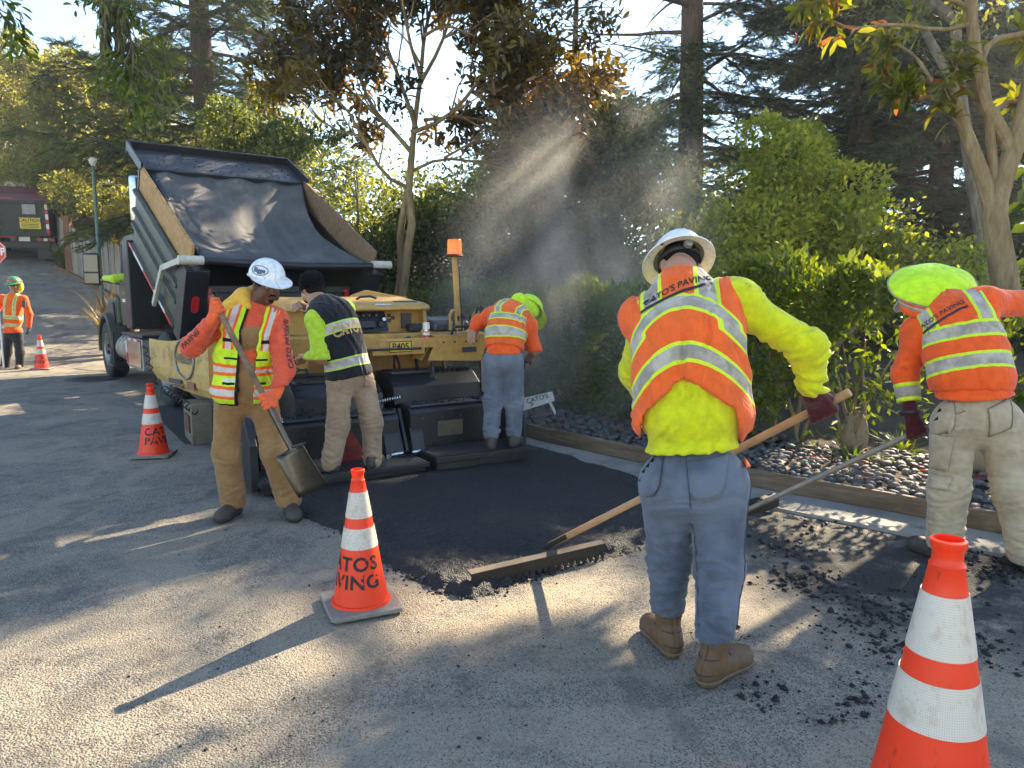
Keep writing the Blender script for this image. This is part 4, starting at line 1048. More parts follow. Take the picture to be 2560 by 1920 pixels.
M_ply = wood_material('osb_board', (.27, .145, .05), (.42, .25, .10), (.52, .34, .16), grain=4.5)
M_ply2 = wood_material('weathered_board', (.12, .075, .04), (.22, .14, .08), (.30, .2, .12), grain=5)
M_glass = NT('dark_glass'); M_glass.principled((.02, .025, .03), .06, 0, None, .8); M_glass = M_glass.m
M_mirror = NT('mirror_glass'); M_mirror.principled((.10, .095, .09), .25, 1.0); M_mirror = M_mirror.m
M_ink = paint('black_ink', (.012, .012, .012), .7, dirt=.25, dirtcol=(.5, .1, .03), scale=25)
M_inkd = paint('worn_ink', (.10, .09, .07), .7, dirt=.5, dirtcol=(.5, .36, .15), scale=18)
M_sign = paint('yellow_sign', (.72, .52, .05), .45, dirt=.15)
M_amber = NT('amber_lens'); M_amber.principled((.62, .13, .01), .25, 0, None, .5, **{'Transmission Weight': .25, 'Emission Color': (1, .25, .02, 1), 'Emission Strength': .12}); M_amber = M_amber.m
def tarp_material():
    t = NT('tarp_fabric'); co = t.coords()
    a = t.noise(co, 1.6, 7, .65); b = t.noise(t.scale(co, (5, .8, 5)), 1.2, 6, .6); f = t.noise(co, 160, 2)
    c = t.ramp(t.math('ADD', t.math('MULTIPLY', a, .6), t.math('MULTIPLY', b, .4)), (.32, (.07, .07, .073)), (.52, (.125, .123, .12)), (.7, (.22, .205, .185)))
    t.principled(c, .85, 0, t.bump(t.math('ADD', f, t.math('MULTIPLY', b, 2)), .25, .006), .25); return t.m
M_tarp = tarp_material()
def mesh_grate_material():
    t = NT('tread_plate'); co = t.coords()
    v = t.N('TexVoronoi', feature='DISTANCE_TO_EDGE'); t.L(t.scale(co, (22, 42, 1)), v.inputs['Vector']); v.inputs['Scale'].default_value = 1; v.inputs['Randomness'].default_value = .12
    k = t.val(v.outputs[0], .06, .16)
    t.principled(t.mix(k, (.10, .10, .105), (.006, .006, .007)), .45, .3, t.bump(k, -1.0, .01), .5); return t.m
M_grate = mesh_grate_material()

def wheel(parent, c, R_, w, side=-1, name='wheel', dual=False):
    """axis along local x; side: which way the face looks"""
    w0 = empty(name, c, 0, parent)
    prof = [(R_ * .56, -.5), (R_ * .6, -.52), (R_ * .84, -.54), (R_ * .95, -.5), (R_ * .99, -.42), (R_, -.2), (R_, .2), (R_ * .99, .42), (R_ * .95, .5), (R_ * .84, .54), (R_ * .6, .52), (R_ * .56, .5)]
    MB().lathe([(r_, z * w) for r_, z in prof], 40, axis=(1, 0, 0)).build('tyre', M_rub, w0, smooth=True)
    mb = MB()
    for k in range(44):
        a = 2 * PI * k / 44
        for s_ in (-.3, 0, .3): mb.box((s_ * w, math.cos(a + s_) * R_, math.sin(a + s_) * R_), (w * .24, R_ * .09, .02), Matrix.Rotation(a + s_ - PI / 2, 3, 'X'))
    mb.build('tread', M_rub, w0)
    o = side * w * .5
    MB().lathe([(.0, o * .35), (R_ * .2, o * .35), (R_ * .34, o * .2), (R_ * .42, o * .12), (R_ * .5, o * .7), (R_ * .57, o * 1.02), (R_ * .6, o * 1.0)], 32, axis=(1, 0, 0)).build('rim', M_alu, w0, smooth=True)
    MB().lathe([(R_ * .2, o * .3), (R_ * .19, o * 1.0), (R_ * .12, o * 1.12), (0, o * 1.12)], 20, axis=(1, 0, 0)).build('hub', M_blk, w0, smooth=True)
    mb = MB()
    for k in range(10):
        a = 2 * PI * k / 10; mb.cyl((o * .3, math.cos(a) * R_ * .29, math.sin(a) * R_ * .29), (o * .75, math.cos(a) * R_ * .29, math.sin(a) * R_ * .29), .017, n=6)
    mb.build('lug_nuts', M_alu, w0)
    return w0
def bolts(pts, r_, ax, mat, parent, name='bolt'):
    for p in pts:
        p = Vector(p); MB().cyl(p, p + Vector(ax) * .012, r_, n=8).build(name, mat, parent)
def helix(a, b, r_, turns, wire, n=14):
    a, b = Vector(a), Vector(b); p, q, d = basis(b - a); L = (b - a).length
    return [a + d * (L * i / (turns * n)) + (p * math.cos(2 * PI * i / n) + q * math.sin(2 * PI * i / n)) * r_ for i in range(turns * n + 1)]

# ---------------------------------------------------------------- dump truck with raised bed
RT = R(38); OT = Vector((-3.16, 10.1, 0))
tk = thing('dump_truck', 'olive dump truck with raised black bed and dark tarp, backed up to the paver', 'truck', OT, RT)
bed_ang = R(27.2)
dump = empty('dump_bed', (0, 0, 1.0), 0, tk); dump.rotation_euler = (bed_ang, 0, 0)      # local y along the bed, z normal to it
x0, x1 = -1.25, 1.22; BL = 2.72
MB().bx(x0, x1, 0, BL, 0, .06).build('floor', M_gry, dump, bevel=.01)
for s_, xx in ((-1, x0), (1, x1)):
    sd = MB().bx(xx - .03, xx + .03, .22, BL, -.02, .9).build('side_panel', M_oli, dump, bevel=.008)
    mb = MB()
    for z in (.0, .34, .56, .84): 
        mb.add(*(lambda p: p)(([(xx + s_ * .03, .24, z), (xx + s_ * .075, .24, z + .02), (xx + s_ * .075, .24, z + .06), (xx + s_ * .03, .24, z + .08), (xx + s_ * .03, BL, z), (xx + s_ * .075, BL, z + .02), (xx + s_ * .075, BL, z + .06), (xx + s_ * .03, BL, z + .08)], [(0, 4, 5, 1), (1, 5, 6, 2), (2, 6, 7, 3), (0, 1, 2, 3), (4, 7, 6, 5)])))
    mb.build('side_rib', M_oli, dump, bevel=.004)
    for k in range(4):
        MB().box((xx + s_ * .08, .45 + k * .62, .04), (.006, .3, .045)).build('reflective_tape', M_redr if k % 2 == 0 else M_whtr, dump)
        MB().box((xx + s_ * .08, .45 + k * .62 + .31, .04), (.006, .3, .045)).build('reflective_tape', M_whtr if k % 2 == 0 else M_redr, dump)
    MB().bx(xx + (-.05 if s_ > 0 else .012), xx + (-.012 if s_ > 0 else .05), .02, BL - .02, .89, 1.26).build('side_board', M_ply if s_ < 0 else M_ply2, dump, bevel=.004)
    pst = MB().prism([(-.06, -.05), (.24, -.05), (.24, .9), (.12, .98), (-.1, .98)], 'x', xx - .06 if s_ < 0 else xx - .22, xx + .22 if s_ < 0 else xx + .06).build('corner_post', M_blk, dump, bevel=.01)
    # tail lamp on the post
    cx = xx + (.08 if s_ < 0 else -.08)
    ol = [(cx + .045 * math.cos(a), .52 + (.07 if math.sin(a) > 0 else -.07) + .045 * math.sin(a)) for a in np.linspace(0, 2 * PI, 24, endpoint=False)]
    zz = lambda z: -.06 - .04 * (z + .05) / 1.03
    lm = MB(); lm.add([(p[0], zz(p[1]) - .012, p[1]) for p in ol] + [(p[0], zz(p[1]) + .02, p[1]) for p in ol], [tuple(range(24))] + [(i, (i + 1) % 24, 24 + (i + 1) % 24, 24 + i) for i in range(24)]); lm.build('tail_lamp', M_redr, dump)
MB().bx(x0, x1, BL, BL + .05, 0, 1.22).build('front_wall', M_blk, dump, bevel=.008)
gd = MB().bx(x0, x1, BL + .05, BL + .86, 1.19, 1.22).build('cab_guard', M_gry, dump, bevel=.006)
for a in ((x0, x0 + .03, BL - .1, BL + .86, 1.223, 1.33), (x1 - .03, x1, BL - .1, BL + .86, 1.223, 1.33), (x0, x1, BL + .83, BL + .88, 1.14, 1.33), (x0, x1, BL - .02, BL + .06, .95, 1.223)):
    MB().bx(*a).build('lip', M_blk, gd, bevel=.006)
random.seed(5)
scatter_crumbs('asphalt_bits', [(random.uniform(x0 + .1, x1 - .1), BL + .1 + .7 * random.random() ** 2, 1.22, random.uniform(.005, .016)) for _ in range(90)], M_hot, parent=gd)
# tarp: hangs from the front wall down to the roll bar with sagging folds
rows = []
for i in range(41):
    f = i / 40; b = BL - .02 - f * (BL + .08); lft = x0 + .13 + .17 * (1 - f) * 0 + .10 * math.sin(f * PI) + (.12 if f < .02 else 0); rgt = x1 - .06 - .22 * math.sin(f * PI) * 1.0; row = []
    for j in range(61):
        g = j / 60; x = lft + (rgt - lft) * g
        z = 1.21 * (1 - f) + 1.13 * f - .40 * math.sin(f * PI) ** .85 * (1 - .55 * abs(2 * g - 1) ** 2.2) - .03
        fold = .022 * math.sin(16 * (g - .10 * f) + 3 * f) * math.exp(-((g - .22) / .22) ** 2) + .016 * math.sin(27 * (g + .25 * f)) * (1 - f) + .02 * math.sin(9 * g + 7 * f) * f * (1 - f) * 3
        z += fold + .012 * vnoise(np.array([[g * 9, f * 6, 0]]))[0] + .006 * vnoise(np.array([[g * 26, f * 17, 3]]))[0]
        row.append((x, b + .01 * math.sin(20 * g), z))
    rows.append(row)
tp = MB().grid(rows).build('tarp', M_tarp, dump, smooth=True)
tp.modifiers.new('thick', 'SOLIDIFY').thickness = .004
mb = MB().grid([[(r_[0][0] - .002, r_[0][1], r_[0][2] + .006), (r_[0][0] + .06, r_[0][1], r_[2][2] + .008)] for r_ in rows]); mb.build('hem', M_blk2, tp, smooth=True)
for i in range(3, 40, 7):
    p = Vector(rows[i][1]); MB().lathe([(.006, .012), (.012, .014), (.016, .01), (.012, .006)], 10, p).build('eyelet', M_chr, tp)
MB().tube([(x0 + .12, -.1, 1.12), (.1, -.1, 1.075), (x1 + .12, -.1, 1.10)], .048, 14).build('roll_bar', M_blk, dump, smooth=True)
for s_, xx in ((-1, x0), (1, x1)):
    MB().cyl((xx + s_ * -.12, -.1, 1.12), (xx + s_ * .16, -.1, 1.12), .056, n=14).build('bar_end', M_dirtw, dump, smooth=True)
    ar = MB().beam((xx + s_ * .12, -.1, 1.12), (xx + s_ * .12, .72, .62), .05, .075).build('tarp_arm', M_dirtw, dump, bevel=.008)
    MB().beam((xx + s_ * .12, .70, .64), (xx + s_ * .12, 1.0, -.05), .05, .075).build('tarp_arm', M_dirtw, dump, bevel=.008)
# tailgate hangs from its top pivots
tg = MB().bx(x0 + .23, x1 - .23, -.10, -.05, 1.0, 1.66).build('tailgate', M_blk, tk, bevel=.006)
for z in (1.03, 1.60): MB().bx(x0 + .23, x1 - .23, -.15, -.1, z - .03, z + .055).build('tailgate_rib', M_blk, tg, bevel=.005)
for x in np.linspace(x0 + .42, x1 - .42, 5): MB().bx(x - .045, x + .045, -.14, -.1, 1.08, 1.57).build('tailgate_rib', M_blk, tg, bevel=.005)
for x in (x0 + .30, x1 - .30):
    for k, (za, zb) in enumerate(((1.62, 1.26), (1.26, 1.04))): MB().bx(x - .028, x + .028, -.158, -.151, zb, za).build('reflective_tape', (M_redr, M_whtr)[k], tg)
MB().bx(-.62, -.42, -.155, -.142, 1.42, 1.55).build('number_plate', M_dirtw, tg)
# chassis
for x in (-.42, .62): MB().bx(x - .05, x + .05, -.1, 6.4, .72, .98).build('frame_rail', M_blk, tk, bevel=.01)
MB().cyl((-.95, .85, .52), (1.15, .85, .52), .1).build('rear_axle', M_blk, tk, smooth=True)
for x, s_ in ((-1.12, -1), (1.3, 1)): wheel(tk, (x, 1.0, .52), .52, .28, s_); wheel(tk, (x - s_ * .32, 1.0, .52), .52, .28, s_)
for x, s_ in ((-1.06, -1), (1.26, 1)): wheel(tk, (x, 5.55, .52), .52, .29, s_)
MB().cyl((-.9, 5.55, .52), (1.1, 5.55, .52), .07).build('front_axle', M_blk, tk)
MB().beam((.1, 2.4, .9), (.1, 2.1, 2.0), .14, .14).build('lift_ram', M_chr, tk, bevel=.03)
# tanks, step box and battery box on the left
for y in (3.75, 4.25): 
    MB().lathe([(0, -.22), (.2, -.22), (.235, -.19), (.235, .19), (.2, .22), (0, .22)], 24, (-1.02, y, .62), axis=(0, 1, 0)).build('fuel_tank', M_alu, tk, smooth=True)
    MB().lathe([(.238, -.03), (.244, -.03), (.244, .03), (.238, .03)], 24, (-1.02, y, .62), axis=(0, 1, 0)).build('tank_strap', M_chr, tk, smooth=True)
bxp = MB().bx(-1.34, -.8, 1.95, 3.0, .42, .88).build('tool_box', M_alu, tk, bevel=.012)
MB().bx(-1.36, -1.342, 1.99, 2.96, .46, .84).build('door', M_chr, bxp, bevel=.004)
for k in range(5): MB().bx(-1.365, -1.361, 2.0 + k * .19, 2.17 + k * .19, .845, .875).build('reflective_tape', (M_redr, M_whtr)[k % 2], bxp)
for k in range(2): MB().bx(-1.366, -1.361, 2.88, 2.95, .48 + k * .17, .63 + k * .17).build('reflective_tape', (M_redr, M_whtr)[k % 2], bxp)
MB().bx(-1.34, -.8, 1.9, 3.4, .90, .94).build('walkway', M_blk, tk, bevel=.008)
for z in (.28, .55): MB().bx(-1.3, -.95, 4.55, 5.0, z, z + .04).build('step', M_blk, tk, bevel=.008)
MB().bx(-1.28, -1.25, 4.5, 4.55, .28, .9).build('step_bracket', M_blk, tk)
# cab
cab = MB().prism([(3.75, .95), (5.05, .95), (5.05, 1.5), (5.2, 1.75), (4.95, 2.45), (4.7, 2.56), (3.95, 2.56), (3.75, 2.46)], 'x', -.98, 1.18).build('cab', M_oli, tk, bevel=.06, seg=3)
MB().prism([(5.0, 1.0), (6.75, .95), (6.85, 1.25), (6.7, 1.55), (5.1, 1.78)], 'x', -.75, .95).build('hood', M_oli, tk, bevel=.08, seg=3)
for xx, s_ in ((-1.0, -1), (1.2, 1)):
    dr = MB().prism([(3.95, 1.0), (4.85, .98), (4.98, 1.35), (5.0, 1.74), (3.95, 1.74)], 'x', xx - .045, xx + .045).build('door', M_oli, tk, bevel=.02)
    MB().prism([(4.02, 1.8), (4.95, 1.8), (4.78, 2.4), (4.02, 2.4)], 'x', xx - .012, xx + .012).build('window', M_glass, tk)
    MB().bx(xx + s_ * .045, xx + s_ * .075, 4.0, 4.16, 1.5, 1.545).build('handle', M_blk2, dr, bevel=.006)
    # front fender wrapping the wheel
    pr = [(5.55 + .68 * math.cos(a), .52 + .68 * math.sin(a)) for a in np.linspace(-.1, PI * .98, 16)]
    pr2 = [(5.55 + .60 * math.cos(a), .52 + .60 * math.sin(a)) for a in np.linspace(PI * .98, -.1, 16)]
    MB().prism(pr + pr2, 'x', xx - .24 if s_ < 0 else xx - .1, xx + .1 if s_ < 0 else xx + .24).build('fender', M_oli, tk, bevel=.02)
    fb = MB().prism([(5.02, .98), (6.15, .98), (6.1, 1.28), (5.75, 1.46), (5.02, 1.5)], 'x', xx - .1 if s_ < 0 else xx - .26, xx + .26 if s_ < 0 else xx + .1).build('fender_top', M_oli, tk, bevel=.06, seg=3)
    MB().tube([(xx + s_ * .12, 5.1, 1.05), (xx + s_ * .13, 5.06, 1.32), (xx + s_ * .12, 5.16, 1.38)], .018, 8).build('latch', M_blk2, fb)
    # mirror
    mr = empty('mirror', (xx + s_ * .47, 4.95, 1.98), R(-18) * -s_, tk)
    MB().prism([(-.13, -.27), (.13, -.29), (.14, .25), (.09, .28), (-.12, .27)], 'y', -.01, .09).build('housing', M_blk2, mr, bevel=.02)
    MB().bx(-.105, .11, -.016, -.011, -.05, .24).build('glass', M_mirror, mr); MB().bx(-.105, .11, -.016, -.011, -.25, -.08).build('glass', M_mirror, mr)
    MB().tube([(xx + s_ * .4, 4.97, 1.85), (xx + s_ * .05, 4.9, 1.84)], .026, 8).build('mirror_arm', M_blk2, tk); MB().tube([(xx + s_ * .42, 4.97, 1.80), (xx + s_ * .05, 4.9, 1.72)], .018, 8).build('mirror_arm', M_blk2, tk)
put_text("CATO'S PAVING", .085, (-1.047, 4.44, 1.55), (0, -1, 0), (0, 0, 1), paint('gold_letters', (.42, .30, .1), .4, dirt=.2), tk)
MB().bx(-1.052, -1.046, 4.12, 4.72, 1.40, 1.46).build('stripe', M_whtr, tk)
MB().cyl((-.98, 3.45, 1.1), (-.98, 3.45, 3.0), .06).build('exhaust_pipe', M_chr, tk, smooth=True)
MB().lathe([(.095, 0), (.1, .02), (.1, .66), (.09, .7), (.07, .7)], 24, (-.98, 3.45, 2.72)).build('exhaust_stack', M_chr, tk, smooth=True)
MB().bx(-1.2, -.75, 3.3, 3.68, .98, 2.4).build('headache_rack', M_blk, tk, bevel=.02)

# ---------------------------------------------------------------- paver
RP = R(32); OPV = Vector((-.86, 6.10, 0))
pv = thing('asphalt_paver', 'yellow and black asphalt paver with rear standing platform, number plate P405 on its tray', 'paver', OPV, RP)
for nm, a in (('platform', (-1.22, .20, .02, .44, .09, .13)), ('platform', (.23, 1.22, -.04, .42, .12, .17))):
    p = MB().bx(*a).build(nm, M_blk, pv, bevel=.006)
    MB().bx(a[0] + .02, a[1] - .02, a[2] + .015, a[3] - .02, a[5] + .002, a[5] + .008).build('tread_plate', M_grate, p)
    MB().bx(a[0] + .03, a[1] - .03, a[2] + .05, a[3] - .05, .03, a[4]).build('bracket', M_blk, p)
# screed bodies
for a in ((-1.12, .10, .44, 1.05, .07, .50), (.20, 1.22, .42, 1.05, .09, .54)):
    b = MB().prism([(a[2], a[4]), (a[3], a[4]), (a[3], a[5]), (a[2] + .05, a[5]), (a[2], a[5] - .04)], 'x', a[0], a[1]).build('screed', M_blk, pv, bevel=.008)
    MB().bx(a[0] + .02, a[1] - .02, a[2] + .03, a[3], a[5] + .002, a[5] + .02).build('cover', M_gry, b, bevel=.005)
    for x in np.linspace(a[0] + .12, a[1] - .12, 5):
        for z in (a[4] + .08, a[5] - .1): MB().cyl((x, a[2] - .012, z), (x, a[2], z), .012, n=8).build('bolt', M_gry, b)
for a in ((-.75, .06, .68, 1.15, .50, .76), (.16, 1.08, .68, 1.15, .54, .80)):
    b = MB().prism([(a[2], a[4]), (a[3], a[4]), (a[3], a[5] + .02), (a[2] + .16, a[5]), (a[2] + .02, a[5] - .10)], 'x', a[0], a[1]).build('burner_box', M_blk, pv, bevel=.01)
    MB().bx(a[0] + .05, a[0] + .45, a[2] + .17, a[3] - .04, a[5] + .004, a[5] + .03).build('lid', M_gry, b, bevel=.006)
    for x in np.linspace(a[0] + .55, a[1] - .05, 7): MB().bx(x, x + .012, a[2] + .17, a[3] - .05, a[5] + .002, a[5] + .03).build('louvre', M_blk, b)
for x in (.10, .15): MB().beam((x, .40, .15), (x, .58, .52), .03, .06).build('hinge_arm', M_blk, pv, bevel=.006)
MB().prism([(.34, .10), (.46, .10), (.5, .24), (.46, .36), (.42, .30)], 'x', -.06, .10).build('hinge_foot', M_blk, pv, bevel=.01)
MB().prism([(.34, .12), (.44, .12), (.47, .26), (.44, .38), (.40, .32)], 'x', .19, .32).build('hinge_foot', M_blk, pv, bevel=.01)
for x in (0.02, .22): MB().cyl((x - .05, .33, .16), (x + .06, .33, .165), .017, n=12).build('chrome_rod', M_chr, pv)
for x in (-.05, .31): MB().cyl((x, .335, .15), (x, .345, .15), .022, n=10).build('bolt', M_chr, pv)
MB().tube(helix((-.02, .6, .60), (.2, .62, .62), .02, 9, .004), .005, 6).build('threaded_rod', M_chr, pv)
MB().cyl((-.04, .58, .60), (-.04, .64, .60), .03).build('crank_nut', M_gry, pv)
tri = [(-.27, .135), (-.59, .135), (-.63, .17), (-.46, .475), (-.40, .475), (-.23, .17)]
MB().prism(tri, 'y', .405, .418).build('warning_triangle', paint('faded_red', (.27, .02, .015), .5, dirt=.7, dirtcol=(.03, .02, .02), scale=9), pv)
MB().box((.6, .418, .33), (.26, .004, .14)).build('decal', paint('grimy_decal', (.10, .08, .05), .6, dirt=.8, scale=10), pv)
# left end gate with sloped sheet and red reflector
eg = MB().prism([(.15, .04), (1.25, .04), (1.3, .35), (.85, .84), (.62, .88), (.5, .84), (.15, .40)], 'x', -1.26, -1.20).build('end_gate', M_blk, pv, bevel=.008)
MB().prism([(.45, .42), (1.0, .42), (.78, .88), (.62, .9)], 'x', -1.2, -1.0).build('end_sheet', M_blk, eg, bevel=.01)
MB().box((-1.12, .50, .73), (.075, .02, .075)).build('reflector', M_redr, eg)
MB().tube([(-1.05, .42, .50), (-.93, .44, .52), (-.92, .48, .54)], .012, 8).build('handle', M_chr, eg)
eg2 = MB().prism([(.15, .05), (1.25, .05), (1.3, .35), (.85, .78), (.5, .78), (.15, .4)], 'x', 1.235, 1.27).build('end_gate', M_blk, pv, bevel=.008)
for a, b, r_, tn in (((-.72, .62, .98), (-.70, .72, .56), .035, 7), ((-.86, .60, .50), (-.62, .62, .60), .03, 6), ((1.17, .62, .84), (1.19, .66, .56), .026, 8)):
    MB().tube(helix(a, b, r_, tn, .005), .006, 6).build('coil_hose', M_blk2, pv)
for pts in ([(.62, .8, .92), (.60, .78, .80), (.66, .76, .68), (.8, .78, .62)], [(.9, .9, .98), (.66, .86, .95), (.58, .84, .78), (.7, .86, .64)], [(-.3, 1.0, .95), (-.34, .9, .8), (-.25, .86, .66)]):
    MB().tube(smooth_line([Vector(p) for p in pts]), .016, 8).build('hose', M_blk2, pv, smooth=True)
MB().cyl((1.08, .66, .92), (1.10, .68, .60), .016).build('leveller_rod', M_chr, pv)
# tractor behind the screed
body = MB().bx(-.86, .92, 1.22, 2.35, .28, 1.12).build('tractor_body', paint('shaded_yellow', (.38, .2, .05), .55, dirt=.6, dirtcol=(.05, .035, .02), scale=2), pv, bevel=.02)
MB().bx(.38, .40, 1.205, 1.219, .4, 1.0).build('seam', M_blk, body)
mb = MB()
for k in range(12): mb.bx(-.22, .0, 1.2, 1.215, .58 + k * .035, .60 + k * .035)
mb.build('grille', M_blk2, body)
for x in (-.98, 1.0):
    pth = [(2.0 + 1.0 * (a_ / 10 - .5) * 1.9, 0) for a_ in range(11)]
    MB().prism([(1.25, .10), (1.42, .02), (2.7, .02), (2.9, .12), (2.95, .34), (2.8, .50), (1.4, .50), (1.22, .34)], 'x', x - .14, x + .14).build('track', M_rub, pv, bevel=.03)
    for y in (1.45, 1.85, 2.25, 2.68): MB().cyl((x - .15, y, .24), (x + .15, y, .24), .15).build('track_roller', M_gry, pv)
# console: hood, recess and dash
hood = MB().prism([(1.02, 1.44), (1.10, 1.47), (1.75, 1.53), (2.3, 1.50), (2.3, 1.1), (1.22, 1.1), (1.22, 1.40), (1.02, 1.405)], 'x', -.66, .70).build('hood', M_yel, pv, bevel=.012)
MB().prism([(1.06, 1.19), (1.24, 1.19), (1.24, 1.41), (1.12, 1.41)], 'x', .66, .70).build('side_fin', M_yel, hood, bevel=.004)
MB().tube([(.10, 1.45, 1.505), (.14, 1.44, 1.53), (.24, 1.43, 1.535), (.30, 1.42, 1.515)], .012, 8).build('hood_handle', M_blk2, hood)
MB().box((.52, 1.22, 1.487), (.24, .075, .004), Matrix.Rotation(R(5), 3, 'X')).build('decal', M_gry, hood)
MB().box((.22, 1.05, 1.459), (.16, .03, .004), Matrix.Rotation(R(18), 3, 'X')).build('sticker', M_wht, hood)
dash = MB().prism([(1.06, 1.20), (1.2, 1.20), (1.2, 1.39), (1.17, 1.39)], 'x', -.35, .28).build('dash', M_blk2, hood, bevel=.004)
MB().box((.06, 1.075, 1.27), (.16, .05, .075), Matrix.Rotation(R(-20), 3, 'X')).build('control_box', M_blk, dash, bevel=.008)
for x in (-.02, .04, .10, .17): MB().cyl((x, 1.13, 1.35), (x, 1.10, 1.355), .012, n=10).build('switch', M_gry, dash)
MB().cyl((.2, 1.09, 1.27), (.2, 1.05, 1.275), .026, n=12).build('knob', M_blk2, dash); MB().cyl((.235, 1.11, 1.31), (.235, 1.07, 1.32), .018, n=10).build('key_switch', M_chr, dash)
for x, z in ((.345, 1.35), (.345, 1.30), (.385, 1.325)): MB().box((x, 1.216, z), (.035, .012, .035)).build('socket', M_blk, hood)
MB().bx(.47, .57, 1.19, 1.214, 1.22, 1.37).build('speaker_grille', M_gry, hood)
MB().bx(.50, .66, 1.06, 1.16, 1.19, 1.265).build('small_case', M_blk2, hood, bevel=.012)
MB().bx(-.66, .70, .98, 1.24, 1.15, 1.185).build('deck', M_yel, pv, bevel=.006)
MB().bx(-.66, .70, .96, .985, 1.06, 1.18).build('deck_edge', M_yel, pv, bevel=.004)
tray = MB().bx(-.22, .62, .74, .76, 1.055, 1.15).build('tray', M_yel, pv, bevel=.004)
MB().bx(-.22, .62, .76, .97, 1.06, 1.075).build('tray_floor', M_yel, tray)
MB().bx(-.02, .50, .735, .752, 1.0, 1.058).build('tray_lip', M_yel, tray, bevel=.003)
pl = MB().bx(.14, .36, .726, .733, 1.025, 1.125).build('number_plate', M_sign, tray)
for a in ((.14, .36, 1.119, 1.125), (.14, .36, 1.025, 1.031), (.14, .146, 1.025, 1.125), (.354, .36, 1.025, 1.125)): MB().bx(a[0], a[1], .722, .7255, a[2], a[3]).build('border', M_ink, pl)
put_text('P405', .085, (.25, .7255, 1.075), (1, 0, 0), (0, 0, 1), M_ink, pl, bold=.002)
MB().tube([(-.14, .80, 1.07), (-.13, .69, 1.06), (.44, .69, 1.055), (.46, .80, 1.06)], .011, 10).build('rail', M_blk, tray, smooth=True)
MB().lathe([(.03, 0), (.034, .0), (.034, .12), (.026, .135), (.02, .14), (.022, .145), (.022, .19), (0, .192)], 20, (.56, .86, 1.09)).build('drip_guard', M_yel, tray)
can = thing('spray_can', 'red and white spray paint can standing in the paver tray', 'spray can', OPV + Matrix.Rotation(RP, 3, 'Z') @ Vector((.56, .82, 1.08)), RP)
for nm, a, b, r_, m in (('body', 0, .13, .033, M_wht), ('label', .03, .09, .0336, paint('can_red', (.55, .05, .04), .4)), ('shoulder', .13, .15, .03, M_chr), ('cap', .145, .21, .031, M_wht), ('band', .115, .127, .0336, paint('can_orange', (.6, .2, .03), .4))):
    MB().lathe([(0, a), (r_, a), (r_, b), (0, b)], 20).build(nm, m, can, smooth=True)
rag = thing('rag', 'crumpled white rag lying on the paver tray', 'rag', OPV + Matrix.Rotation(RP, 3, 'Z') @ Vector((.40, .84, 1.10)), RP)
V = ICO2 * (1 + .35 * fbm(ICO2, 1.8, 3, 2.2))[:, None] * np.array([.085, .055, .035]); link('cloth', np_mesh('cloth', V, ICO2F, 3), M_wht, rag, smooth=True)
tl = thing('rubber_mallet', 'black rubber-handled tool lying across the paver tray', 'tool', OPV + Matrix.Rotation(RP, 3, 'Z') @ Vector((.1, .8, 1.1)), RP)
MB().tube([(-.04, 0, .01), (.1, 0, .012), (.2, .0, .03), (.28, .01, .045)], [.01, .012, .02, .024], 10).build('handle', M_blk2, tl, smooth=True)
MB().tube([(-.12, 0, .005), (-.04, 0, .01)], [.016, .012], 8).build('head', paint('rusty_steel', (.2, .09, .06), .7, dirt=.5), tl)
# right control station
st = MB().prism([(.54, .93), (1.12, .90), (1.2, 1.13), (1.2, 1.165), (.62, 1.165), (.62, 1.12)], 'y', .74, .77).build('station_panel', M_yel, pv, bevel=.004)
MB().add([(.48, .76, .93), (.62, .74, 1.15), (.62, .98, 1.18), (.48, .98, .95)], [(0, 1, 2, 3)]).build('station_cheek', M_yel, st)
MB().add([(.60, .735, 1.155), (1.22, .735, 1.155), (1.22, 1.5, 1.22), (.60, 1.5, 1.22), (.60, .735, 1.165), (1.22, .735, 1.165), (1.22, 1.5, 1.23), (.60, 1.5, 1.23)], [(3, 2, 1, 0), (4, 5, 6, 7), (0, 1, 5, 4), (1, 2, 6, 5), (2, 3, 7, 6), (3, 0, 4, 7)]).build('station_top', M_yel, pv, bevel=.004)
MB().prism([(.98, 1.19), (1.44, 1.215), (1.44, 1.31), (1.38, 1.325), (1.02, 1.30), (.98, 1.27)], 'x', .72, 1.12).build('seat_pad', M_gry, pv, bevel=.03, seg=3)
lv = MB().box((.95, .80, 1.172), (.36, .05, .006)).build('lever_plate', M_alu, pv)
for k, x in enumerate((.82, .885, .95, 1.015, 1.08)):
    o = MB().tube([(x, .80, 1.17), (x + .006, .81, 1.25), (x + .012, .80, 1.31)], .006, 6).build('lever', M_alu, pv); MB().cyl((x + .012, .80, 1.30), (x + .012, .80, 1.345), .013, n=8).build('lever_knob', M_blk2, o)
for k, x in enumerate((1.12, 1.17)):
    o = MB().tube([(x, .95, 1.19), (x + .005, .95, 1.32), (x + .05, .94, 1.40)], .008, 6).build('lever', M_yel, pv); MB().tube([(x + .045, .94, 1.39), (x + .075, .935, 1.43)], .017, 8).build('lever_knob', M_blk2, o)
MB().tube([(.80, .765, 1.165), (.805, .74, 1.23), (.84, .735, 1.245), (1.14, .735, 1.245), (1.18, .74, 1.22)], .013, 10).build('grab_rail', M_blk, pv, smooth=True)
